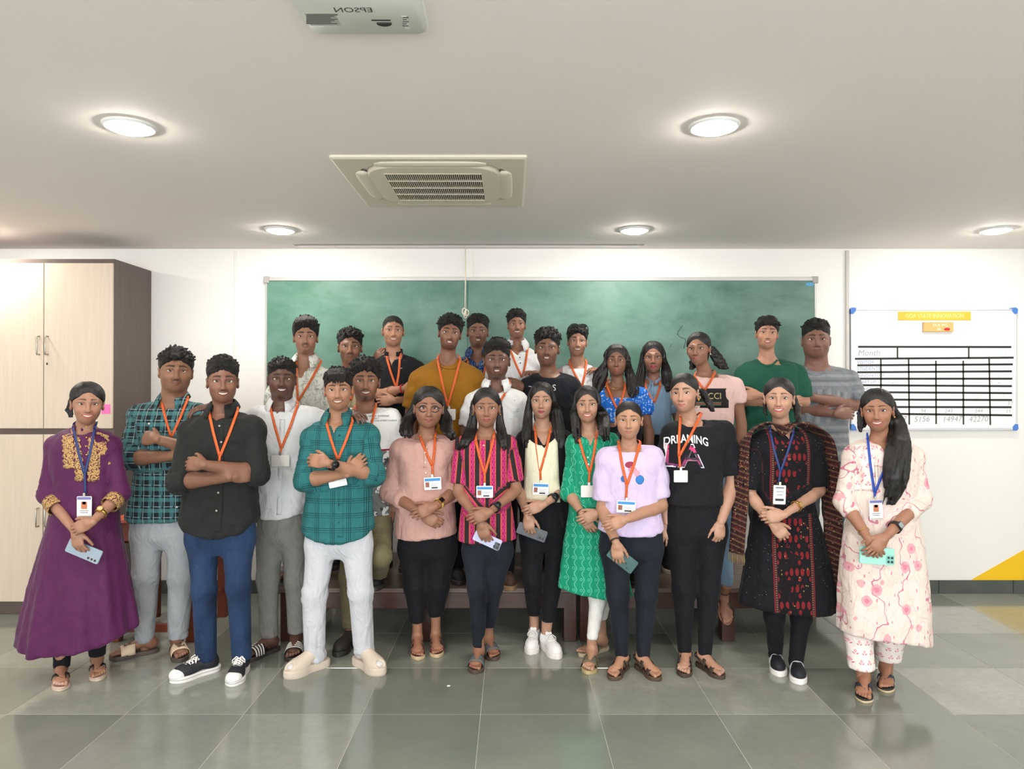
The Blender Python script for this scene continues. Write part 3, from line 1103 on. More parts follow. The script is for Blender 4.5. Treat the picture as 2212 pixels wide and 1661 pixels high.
def rot_axes(yaw=0, pitch=0, roll=0):
    """columns are the local axes; yaw>0 turns the face to image right, roll>0 leans to image right, pitch>0 looks up"""
    y, p, r = math.radians(yaw), math.radians(pitch), math.radians(roll)
    Rz = np.array([[math.cos(y), -math.sin(y), 0], [math.sin(y), math.cos(y), 0], [0, 0, 1]])
    Rx = np.array([[1, 0, 0], [0, math.cos(-p), -math.sin(-p)], [0, math.sin(-p), math.cos(-p)]])
    Ry = np.array([[math.cos(r), 0, math.sin(r)], [0, 1, 0], [-math.sin(r), 0, math.cos(r)]])
    return Ry @ Rz @ Rx


# ------------------------------------------------------------------ shared materials of the people
m_skin = Mat('skin', .46, coord='hp', spec=.42, sss=.06)
_ca = m_skin.nt.nodes.new('ShaderNodeAttribute')
_ca.attribute_name = 'skin'
_mx = m_skin.nt.nodes.new('ShaderNodeMix')
_mx.data_type = 'RGBA'
_mx.blend_type = 'MULTIPLY'
_mx.inputs[0].default_value = 1.0
m_skin.nt.links.new(_ca.outputs['Color'], _mx.inputs[6])
_v = m_skin.mix(m_skin.noise(14, 4), (232, 226, 224), (255, 255, 255))
m_skin.nt.links.new(_v, _mx.inputs[7])
m_skin.col(_mx.outputs[2]).bump(m_skin.noise(220, 3), .06, .002)

m_hair = Mat('black_hair', .38, coord='hp', spec=.45)
_h = m_hair.noise(70, 4, sx=1.0, sy=1.0, sz=.16, rough=.7, dist=1.0)
m_hair.col(m_hair.mix(_h, (9, 8, 8), (24, 21, 20))).bump(_h, .8, .006)
m_hairs = Mat('black_short_hair', .42, coord='hp', spec=.4)
_h = m_hairs.noise(120, 4, rough=.75, dist=1.5)
m_hairs.col(m_hairs.mix(_h, (8, 8, 8), (23, 21, 20))).bump(_h, .9, .006)
m_white_eye = plain((206, 196, 188), .3)
m_iris = plain((26, 17, 13), .15)
m_lash = plain((18, 13, 12), .6)
m_teeth = plain((200, 192, 182), .4)


def skin_rgb(c):
    return np.array(lin(c)[:3])


# ------------------------------------------------------------------ heads
def face_zone(p):
    """ellipsoid of the bare face; its surface meets the skull along the hairline"""
    ww = p.get('fw', 1.0)
    H = p['hair']
    if p.get('fem'):
        return (0, -.108, -.036), (.0620 * ww, .090, .112 + H.get('fh', 0.0))
    hl = p.get('hairline', .072)
    return (0, -.112, hl - .102), (.0700 * ww, .082, .103)


def hjit(x, p):
    """unevenness of the hairline"""
    a = .0012 if p.get('fem') else .0038
    k = p['hair'].get('seed', 3)
    return a * (np.sin(x * 150 + k) + .7 * np.sin(x * 330 + 2 * k) + .5 * np.sin(x * 620 + 3 * k))


def build_head(p):
    """skin mesh of head and neck in head space (eyes at z=0, face to -y, crown at +.113, chin at -.112)"""
    fem = p.get('fem', False)
    ww = p.get('fw', 1.0)
    jaw = p.get('jaw', 1.0 if not fem else .88)
    fat = p.get('fat', 0.0)
    R = p['R']; sc = p['hs']; hc = p['hc']
    def to_h(q): return (R.T @ (np.asarray(q, float) - hc)) / sc
    h = .0043
    f = Field((-.105, -.135, -.215), (.105, .125, .125), h)
    f.add(ell((0, .016, .033), (.0735 * ww, .091, .080)), .02)
    f.add(ell((0, -.020, -.022), (.0635 * ww + fat * .006, .066, .080)), .03)
    f.add(ell((0, -.010, -.062), (.053 * jaw + fat * .010, .055, .040)), .03)
    f.add(ell((0, -.050, -.090), (.026 * jaw + fat * .004, .030, .0215)), .03)
    for s in (-1, 1):
        f.add(ell((s * .037, -.056, -.030), (.023 + fat * .005, .024, .024)), .02)
        f.add(cap((s * .012, -.081, .0175), (s * .046, -.066, .016), .010, .008), .015)
        f.sub(ell((s * .0315, -.098, -.001), (.019, .020, .0115)), .014)
        Me = rot_axes(yaw=s * 24, roll=s * 4)
        f.add(ell((s * .0755 * ww, .012, -.010), (.008, .019, .031), Me), .008)
        f.sub(ell((s * .083 * ww, .006, -.008), (.006, .010, .016), Me), .006)
    nw = p.get('nose', 1.0)
    f.add(cap((0, -.083, .008), (0, -.1015, -.034), .0075, .0105 * nw), .012)
    f.add(ell((0, -.100, -.0385), (.0105 * nw, .010, .009)), .008)
    for s in (-1, 1):
        f.add(ell((s * .0125 * nw, -.0905, -.0415), (.0085 * nw, .0105, .0075)), .007)
    mo = p.get('mouth', 'closed')
    mw = {'closed': .0225, 'smile': .0265, 'teeth': .0290, 'open': .0255}[mo] * p.get('mw', 1.0)
    lift = {'closed': .0005, 'smile': .006, 'teeth': .0085, 'open': .004}[mo]
    zc = -.068
    up = .0050 if mo in ('closed', 'smile') else .0068
    f.add(ell((0, -.078, zc), (.026, .014, .020)), .02)
    N = 7
    for k in range(N - 1):
        t0, t1 = -1 + 2 * k / (N - 1), -1 + 2 * (k + 1) / (N - 1)
        def lip(t, o, dy):
            return (t * mw, -.0905 + dy + .020 * t * t, zc + o * (1 - .8 * t * t) + lift * t * t)
        r0, r1 = .0046 * (1 - .65 * t0 * t0), .0046 * (1 - .65 * t1 * t1)
        f.add(cap(lip(t0, up, 0), lip(t1, up, 0), r0, r1), .005)
        f.add(cap(lip(t0, -up - .001, .001), lip(t1, -up - .001, .001), r0 * 1.15, r1 * 1.15), .005)
    nb = to_h(p['neck'])
    nr = p.get('nr', .046 if fem else .053)
    f.add(cap((0, .026, -.060), nb + V3(0, 0, -.02), nr * .97 / 1.0, nr * 1.04), .03)
    f.F[:, :, 0] = .05
    V, Q = f.mesh(2)
    # colours by place on the face
    x, y, z = V.T
    ax = np.abs(x)
    base = skin_rgb(p['skin'])
    C = np.tile(base, (len(V), 1))
    def paint(m, c, a=1.0):
        m = np.clip(m, 0, 1)[:, None] * a
        C[:] = C * (1 - m) + np.asarray(c) * m
    frontm = (y < -.045)
    paint(np.exp(-((ax - .036) / .022) ** 2 - ((z + .034) / .022) ** 2) * frontm, base * V3(1.12, .98, .95), .5)
    paint(np.exp(-((ax - .031) / .019) ** 2 - ((z - .002) / .014) ** 2) * frontm, base * .62, .42)          # eye surrounds: lid shade painted into the skin
    dark = V3(.012, .010, .009)
    bt = p.get('brow', .0034 if fem else .0052)
    t = np.clip((ax - .010) / .042, 0, 1)
    zb = .0240 + .0058 * np.sin(t * 2.5) - .0035 * t + p.get('browz', 0)
    th = bt * (1.0 - .75 * t ** 2)
    paint(np.clip(1.6 - np.abs(z - zb) / th, 0, 1) * frontm * (ax > .0095) * (ax < .053), dark, .88)
    # lips
    lipc = skin_rgb(p.get('lip', tuple(int(q * w) for q, w in zip(p['skin'], (.86, .66, .64)))))
    tt = x / (mw * 1.04)
    zl = zc + lift * tt * tt
    hu = (up + .0050) * np.clip(1 - tt ** 2, 0, 1) ** .6
    hl = (up + .0068) * np.clip(1 - tt ** 2, 0, 1) ** .6
    inl = (z < zl + hu) & (z > zl - hl) & (np.abs(tt) < 1) & frontm
    paint(inl * 1.0, lipc, .9)
    paint(np.clip(1.3 - np.abs(z - zl) / .0022, 0, 1) * (np.abs(tt) < 1.02) * frontm, base * .18, .85 if mo in ('closed', 'smile') else .95)
    # nostrils
    paint(np.exp(-((ax - .0075) / .0042) ** 2 - ((z + .0475) / .0030) ** 2) * (y < -.085), base * .12, .9)
    # smile creases: shade of the folds painted into the skin
    if mo in ('teeth', 'smile', 'open'):
        zz = np.clip((-.040 - z) / .030, 0, 1)
        paint(np.exp(-((ax - (.019 + .016 * zz)) / .0035) ** 2) * (z < -.040) * (z > -.070) * frontm, base * .55, .45)
    # moustache and beard shadow
    b = p.get('mous', 0)
    if b:
        paint(np.clip(1.5 - np.abs(z + .0545 + .10 * ax * ax / .03) / .0046, 0, 1) * (ax < .027) * frontm * (~inl), dark, b)
    b = p.get('beard', 0)
    if b:
        rr_ = np.clip((-.078 - z) / .010, 0, 1) * np.clip((z + .125) / .012, 0, 1) * (y < .005)
        jl = np.clip(1.4 - np.abs(ax - .060 + np.clip(-z - .05, 0, 1) * .7) / .012, 0, 1) * (z < -.01) * (z > -.10) * (y < .02)
        paint(np.maximum(rr_ * (~inl), jl * .8), dark, b)
    b = p.get('goatee', 0)
    if b:
        paint(np.exp(-(x / .014) ** 2 - ((z + .098) / .012) ** 2) * (y < -.05), dark, b)
    # scalp under the hair
    gz = ell(*face_zone(p))[0](x, y, z) + hjit(x, p)
    sc_m = np.clip(gz / .004, 0, 1) * np.clip((z - np.interp(y, [-.07, -.045, -.015, .012], [.054, .031, .002, -.018])) / .006, 0, 1)
    paint(np.where(y > .035, np.clip((z + .055) / .01, 0, 1), sc_m) * (ax < .0745 * ww), dark, .93)
    return f, V, Q, C, (mw, zc, lift, up)


def eye_geo(s, f, p):
    """eyeball patch: rings round the line of sight; returns V, faces, material ids"""
    ex, ez = s * .0318, .0
    ey = f.front(ex, ez, -.08)
    op = p.get('eyes', 1.0)
    rx, rz, ry = .0156, (.0074 if p.get('fem') else .0068) * op, .0062
    n = 20
    V, Fc, fm = [], [], []
    rings = [0.0, .18, .46, .50, .66, .84, 1.0]
    lookx = p.get('look', 0.0)
    for r_ in rings:
        for k in range(n):
            w = 2 * math.pi * k / n
            a, b = math.cos(w), math.sin(w)
            if r_ <= .50:      # round iris
                px, pz = a * r_ * rx + lookx * .004, b * min(r_ * rx, .96 * rz)
            else:
                e = (1 - abs(a) ** 3.0 * .35)
                px, pz = a * r_ * rx, b * r_ * rz * e
            q = min(1.0, math.hypot(px / rx, pz / max(rz, .006)) )
            py = -ry * math.sqrt(max(0, 1 - q * q * .96))
            V.append((ex + px, ey + .0030 + py, ez + pz + .0012 * (a * s)))
    for i in range(len(rings) - 1):
        for k in range(n):
            k2 = (k + 1) % n
            Fc.append((i * n + k, i * n + k2, (i + 1) * n + k2, (i + 1) * n + k)); fm.append(1 if i < 2 else 0)
    # upper lash line
    pts = []
    for k in range(9):
        w = math.pi * (1.0 - k / 8)
        a, b = math.cos(w), math.sin(w)
        e = (1 - abs(a) ** 3 * .35)
        pts.append((ex + a * rx * 1.04, ey - .0018 + .0045 * a * a, ez + b * rz * e * 1.06 + .0012 * a * s + .0004))
    tv, tf = tube(pts, [.0008 + .0010 * math.sin(math.pi * k / 8) + (.0005 if p.get('kajal') else 0) for k in range(9)], 6)
    o = len(V)
    V += tv
    Fc += [tuple(i + o for i in q) for q in tf]; fm += [2] * len(tf)
    if p.get('kajal'):
        pts = [(ex + math.cos(w) * rx * .98, ey - .0012 + .0045 * math.cos(w) ** 2, ez + math.sin(w) * rz * (1 - abs(math.cos(w)) ** 3 * .35)) for w in [math.pi + math.pi * k / 8 for k in range(9)]]
        tv, tf = tube(pts, .0007, 5)
        o = len(V)
        V += tv
        Fc += [tuple(i + o for i in q) for q in tf]; fm += [2] * len(tf)
    return np.array(V), [tuple(reversed(q)) if m != 2 else q for q, m in zip(Fc, fm)], fm


def build_hair(p, top=None):
    """hair solid in head space; p['hair'] = dict(style, ...)"""
    H = p['hair']
    R = np.random.RandomState(H.get('seed', 3))
    fem = p.get('fem', False)
    ww = p.get('fw', 1.0)
    h = .0049 if not fem else .0047
    tt, ts = H.get('top', .022), H.get('side', .008)
    f = Field((-.135, -.145, -.135), (.135, .150, .185), h)
    st = H['style']
    sk_ = ell((0, .016, .033), (.0735 * ww, .091, .080))
    fz_ = ell(*face_zone(p))[0]
    def hc_(X_, Y_, Z_):
        g = np.clip((fz_(X_, Y_, Z_) + hjit(X_, p)) / .030, -1, 1)
        e = np.sign(g) * np.abs(g) ** .6
        t = ts + (tt * 1.04 - ts * .5) * np.clip((Z_ - .03) / .08, 0, 1)
        return sk_[0](X_, Y_, Z_) - (t * np.minimum(e, 1) - .0015)
    hcap = (hc_, sk_[1] - .05, sk_[2] + .05)
    if not fem:
        f.add(hcap, .006)
        if H.get('vol'):       # bulk of hair on top
            vx, vy, vz, va, vb, vc = H['vol']
            f.add(ell((vx, vy, vz), (va, vb, vc)), .02)
        hl = p.get('hairline', .072)
        f.cut(lambda X_, Y_, Z_: np.where(Y_ < .012, -(Z_ - np.interp(Y_, [-.075, -.045, -.015, .008], [.054, .030, .000, -.020])), -(Z_ - np.interp(Y_, [.012, .05, .2], [.010, -.050, -.075]))) + X_ * 0)
        f.sub(ell((.080 * ww, .010, -.012), (.022, .022, .036)), .006); f.sub(ell((-.080 * ww, .010, -.012), (.022, .022, .036)), .006)
        nt_ = H.get('n', 90)
        ln, rd = H.get('len', .022) * .85, H.get('r', .0065) * .70
        nt_ = int(nt_ * 1.9)
        dr = V3(*H.get('dir', (0, -.5, .6)))
        cu = H.get('curl', .6)
        for _ in range(nt_):
            w = R.uniform(-math.pi, math.pi); e = R.uniform(H.get('e0', .25), 1.0)
            el = math.asin(e)
            q = V3(math.cos(w) * math.cos(el) * (.076 * ww + ts), .019 + math.sin(w) * math.cos(el) * (.094 + ts), .036 + tt * .42 + e * (.080 + tt * .62))
            if fz_(q[0], q[1], q[2]) < H.get('tuftg', -.003):
                continue
            d = unit(dr + R.normal(size=3) * cu + unit(q - V3(0, .02, .03)) * .7) * ln * R.uniform(.6, 1.2)
            mid = q + d * .5 + R.normal(size=3) * .003 * cu
            f.add(cap(q, mid, rd, rd * .85), .004); f.add(cap(mid, q + d + V3(0, 0, -.2 * ln * cu), rd * .85, rd * .35), .004)
        for q in H.get('fringe', ()):        # locks over the forehead: (x0, x1, drop)
            x0, x1, dz = q
            a = V3(x0 * .9, -.042, hl + .034 + tt * .5); b = V3((x0 + x1) / 2, -.084, hl + .012); c = V3(x1, -.094, hl - dz)
            f.chain([a, b, c], [.010, .0085, .0035], .008)
    else:
        f.add(hcap, .006)
        f.add(cap((0, .055, .0), (0, .070, -.10), .062 * ww, .050 * ww * H.get('nape', 1.0)), .03)
        if H.get('ears', False):
            f.sub(ell((.084 * ww, .000, -.030), (.026, .032, .046)), .008); f.sub(ell((-.084 * ww, .000, -.030), (.026, .032, .046)), .008)
            f.cut(lambda X_, Y_, Z_: np.interp(Y_, [-.085, -.045, -.005, .025, .05], [.050, .026, .004, -.03, -.13]) - Z_ + 0 * X_)
        px = H.get('part', 0.0)
        f.sub(cap((px, -.10, .100 + tt), (px, .03, .122 + tt), .004, .003), .008)
        f.cut(lambda X_, Y_, Z_: np.where(Y_ < -.02, -(Z_ + .03 + (X_ * 0)), -(Z_ + .125)))
        if H.get('band'):
            pass
    V, Q = f.mesh(1)
    N = vnorm(V, Q)
    if not fem:
        V = V + N * (wob(V, 330, H.get('seed', 3)) * H.get('rough', .0016))[:, None]
    else:
        th = np.arctan2(V[:, 0], V[:, 1] - .02)
        V = V + N * ((np.sin(th * 46 + 3 * np.sin(V[:, 2] * 40)) * .0008 + wob(V, 120, 5) * .0010) * np.clip((V[:, 1] + .05) / .03, 0, 1))[:, None]
    return V, Q


# ------------------------------------------------------------------ hands
def build_hand(wr, d, back, side, sc=1.0, curl=(.35, .45, .3), spread=.06, thumb=(.5, .2), fist=None, h=.0049):
    """wr wrist, d direction to the fingers, back = way the back of the hand faces, side +1 person's right hand, -1 left"""
    xh = unit(d)
    zh = unit(np.asarray(back, float) - xh * (np.asarray(back, float) @ xh))
    yh = np.cross(zh, xh) * side
    f = Field((-.045, -.075, -.085), (.205, .095, .055), h)
    f.add(ell((.048, .000, .0), (.052, .040, .0145)), .01)
    f.add(ell((.075, .002, .001), (.026, .041, .0125)), .012)
    f.add(ell((.028, .022, -.008), (.032, .020, .015)), .012)
    f.add(cap((-.012, 0, 0), (.018, 0, 0), .0225, .0225), .02)
    B = [(.090, .0290, .073, .0088), (.0935, .0095, .080, .0090), (.090, -.0105, .074, .0086), (.082, -.0285, .057, .0076)]
    for i, (bx, by, L, r) in enumerate(B):
        c = curl if not isinstance(curl[0], (tuple, list)) else curl[i]
        ang = 0.0
        pnt = V3(bx, by, .0)
        yaw = spread * (1.5 - i)
        for k, (fr, cc) in enumerate(zip((.46, .30, .24), c)):
            ang += cc
            dd = V3(math.cos(ang) * math.cos(yaw), math.cos(ang) * math.sin(yaw), -math.sin(ang))
            q = pnt + dd * L * fr
            f.add(cap(pnt, q, r * (1 - .08 * k), r * (1 - .08 * (k + 1))), .004)
            pnt = q
    ta, tb = thumb
    pnt = V3(.018, .030, -.008)
    for k, (L, r) in enumerate(((.042, .0125), (.031, .0105), (.025, .0095))):
        a = ta - tb * k * .8
        dd = unit(V3(math.cos(a), math.sin(a), -.25 - .25 * k * tb * 2))
        q = pnt + dd * L
        f.add(cap(pnt, q, r, r * .9), .006)
        pnt = q
    V, Q = f.mesh(1)
    Rm = np.stack([xh, yh, zh], 1)
    P = (V * sc) @ Rm.T + np.asarray(wr, float)
    if side < 0:
        Q = Q[:, ::-1]
    # nails and knuckles are told by colour
    x, y, z = V.T
    tone = 1.0 - .12 * np.exp(-((x - .092) / .006) ** 2) * (z > 0)
    return P, Q, tone


# ------------------------------------------------------------------ feet and footwear
def foot_frame(ank, ang):
    """ang: 0 = toes to the camera, positive = toes to image right"""
    t = math.radians(ang)
    xh = V3(math.sin(t), -math.cos(t), 0)
    yh = np.cross(V3(0, 0, 1), xh)
    return np.stack([xh, yh, V3(0, 0, 1)], 1)


def build_foot(ank, ang, side, sc=1.0, lift=.02, toes=True, pitch=0.0):
    """bare foot; side +1 person's right foot (big toe towards +y of the foot frame)"""
    f = Field((-.085, -.065, -.012), (.205, .065, .16), .0046)
    f.add(ell((-.030, 0, .032), (.040, .031, .034)), .01)
    f.add(cap((-.01, 0, .055), (.10, .004 * side, .024), .034, .024), .02)
    f.add(ell((.105, .0, .019), (.048, .043, .019)), .015)
    f.add(cap((-.012, 0, .05), (-.012, 0, .155), .034, .032), .02)
    for i, (y, xb, L, r) in enumerate(((.029, .135, .046, .0125), (.011, .142, .036, .0090), (-.004, .139, .032, .0085), (-.018, .132, .028, .0080), (-.031, .122, .024, .0078))):
        f.add(cap((xb - .02, y * side, .017), (xb + L * .6, y * side, .014), r * .92, r * .92), .002)
        f.add(cap((xb + L * .6, y * side, .014), (xb + L, y * side, .012), r * .95, r * .95), .002)
    V, Q = f.mesh(1)
    M = foot_frame(ank, ang)
    x, y, z = V.T
    nail = np.zeros(len(V))
    for (yy, xe) in ((.029, .178), (.011, .176), (-.004, .169), (-.018, .158), (-.031, .144)):
        nail = np.maximum(nail, np.exp(-((x - xe) / .006) ** 2 - ((y - yy * side) / .006) ** 2) * (z > .016))
    P = V.copy()
    P[:, 2] += lift
    P = place_foot(P, ank, M, sc, pitch)
    return P, Q, nail


def place_foot(P, ank, M, sc=1.0, pitch=0.0):
    P = np.asarray(P, float) * sc
    if pitch:
        c, s = math.cos(pitch), math.sin(pitch)
        q = P - V3(-.012, 0, .10)
        P = np.stack([q[:, 0] * c + q[:, 2] * s, q[:, 1], -q[:, 0] * s + q[:, 2] * c], 1) + V3(-.012, 0, .10)
    o = np.array([ank[0], ank[1], ank[2] if pitch else ank[2]])
    return P @ M.T + o


def sole_outline(L0=-.075, L1=.190, w=.047, side=1, n=14, waist=.8):
    """closed outline of a sole in the foot frame"""
    T = np.linspace(0, math.pi, n)
    P = []
    def half(t):       # t along the length 0 heel .. 1 toe
        b = float(cubic(np.array([t]), [0, .22, .45, .70, .86, 1.0], [.66, .74, .74 * (.86 + .14 * waist), 1.0, .92, .72])[0])
        return w * b * min(1.0, math.sqrt(max(0, 1 - max(0, (.14 - t) / .14) ** 2)), math.sqrt(max(0, 1 - max(0, (t - .80) / .20) ** 2)))
    ts = list(.5 - .5 * np.cos(np.linspace(0, math.pi, 23)))
    for t in ts:
        P.append((L0 + (L1 - L0) * t, half(t) + .006 * side * np.interp(t, [0, .5, .9, 1], [0, 0, 1, .6])))
    for t in ts[-2:0:-1]:
        P.append((L0 + (L1 - L0) * t, -half(t) + .006 * side * np.interp(t, [0, .5, .9, 1], [0, 0, 1, .6])))
    return P


def sole_geo(P, z0, z1, bev=.004):
    n = len(P)
    A = np.array(P)
    c = A.mean(0)
    V = []
    for z, k in ((z0, .97), (z0 + bev, 1.0), (z1 - bev, 1.0), (z1, .97)):
        for q in A:
            d = c + (q - c) * k
            V.append((d[0], d[1], z))
    Fc = [(r * n + k, (r + 1) * n + k, (r + 1) * n + (k + 1) % n, r * n + (k + 1) % n) for r in range(3) for k in range(n)]
    Fc.append(tuple(range(n)))
    Fc.append(tuple(range(4 * n - 1, 3 * n - 1, -1)))
    return V, Fc


def band_geo(xa, xb, wa, wb, ha, hb, z0, n=15, t=.003, skew=0.0):
    """strap arching over the foot between x=xa and x=xb"""
    V = []
    nx = 5
    for i in range(nx):
        s = i / (nx - 1)
        w, hh_ = wa + (wb - wa) * s, ha + (hb - ha) * s
        for k in range(n):
            a = math.pi * k / (n - 1)
            ca = math.cos(a)
            V.append((xa + (xb - xa) * s + skew * ca, w * (abs(ca) ** .75) * (1 if ca >= 0 else -1), z0 + hh_ * math.sin(a) ** .8))
    return shell(V, grid_q(nx, n)[:, ::-1], t)


def shoe_geo(side, top=.075, low=.05, toe=.048, L0=-.078, L1=.188, w=.046, z0=.02):
    """closed shoe upper as a field"""
    f = Field((-.11, -.075, z0 - .012), (.215, .075, z0 + .14), .0078)
    f.add(ell((-.032, 0, z0 + .028), (.042, .033, .045)), .01)
    f.add(cap((-.015, 0, z0 + .045), (.105, 0, z0 + .020), .037, .032), .02)
    f.add(ell((.115, .002 * side, z0 + .014), (.068, w - .002, toe - .004)), .02)
    f.add(cap((-.02, 0, z0 + .03), (-.02, 0, z0 + top), .037, .036), .02)
    f.cut(lambda X_, Y_, Z_: np.maximum(z0 - .006 - Z_, Z_ - (z0 + top)) + X_ * 0 + Y_ * 0)
    return f.mesh(1)

# ------------------------------------------------------------------ people
def ring_geo(c, ax, r, t, wd, n=20):
    """band round an axis: radius r, thickness t, width wd"""
    ax = unit(ax)
    e1 = unit(np.cross(ax, V3(0, 1, .2))); e2 = np.cross(ax, e1)
    V = []
    prof = [(r, -wd / 2), (r + t, -wd / 2), (r + t, wd / 2), (r, wd / 2)]
    for k in range(n):
        w = 2 * math.pi * k / n
        d = e1 * math.cos(w) + e2 * math.sin(w)
        for q, a in prof:
            V.append(np.asarray(c) + d * q + ax * a)
    Q = grid_q(n, 4, True)
    Q2 = []
    for i in range(n):
        i2 = (i + 1) % n
        for k in range(4):
            k2 = (k + 1) % 4
            Q2.append((i * 4 + k, i * 4 + k2, i2 * 4 + k2, i2 * 4 + k))
    return np.array(V), Q2


def slab_geo(c, xh, yh, nh, w, h, t, rad=.006, n=4):
    """rounded rectangular slab, face towards nh"""
    P = rr(w / 2, h / 2, rad, n)
    c, xh, yh, nh = [np.asarray(q, float) for q in (c, xh, yh, nh)]
    m = len(P)
    V = [c + xh * a * k + yh * b * k + nh * z for z, k in ((-t / 2, .985), (-t / 2 + t * .15, 1), (t / 2 - t * .15, 1), (t / 2, .985)) for a, b in P]
    Fc = [(r * m + k, r * m + (k + 1) % m, (r + 1) * m + (k + 1) % m, (r + 1) * m + k) for r in range(3) for k in range(m)]
    Fc.append(tuple(range(m - 1, -1, -1)))
    Fc.append(tuple(range(3 * m, 4 * m)))
    return V, Fc


def cloth(name, c, rough=.8, pat=None, bump=1.0, sheen=.04, spec=.22):
    M = Mat(name, rough, coord='pc', sheen=sheen, spec=spec)
    M.col(pat(M) if pat else c)
    tc_ = M.nt.nodes.new('ShaderNodeTexCoord')
    M.vec = tc_.outputs['Object']
    w1 = M.noise(11, 3, sx=1.0, sy=1.0, sz=.55, dist=1.2)
    w2 = M.noise(420, 2)
    M.bump((w1 * 1.0) + (w2 * .03), .55 * bump, .034)
    return M.m


def self_front(s, x, z):
    return s.top.front(x, z)


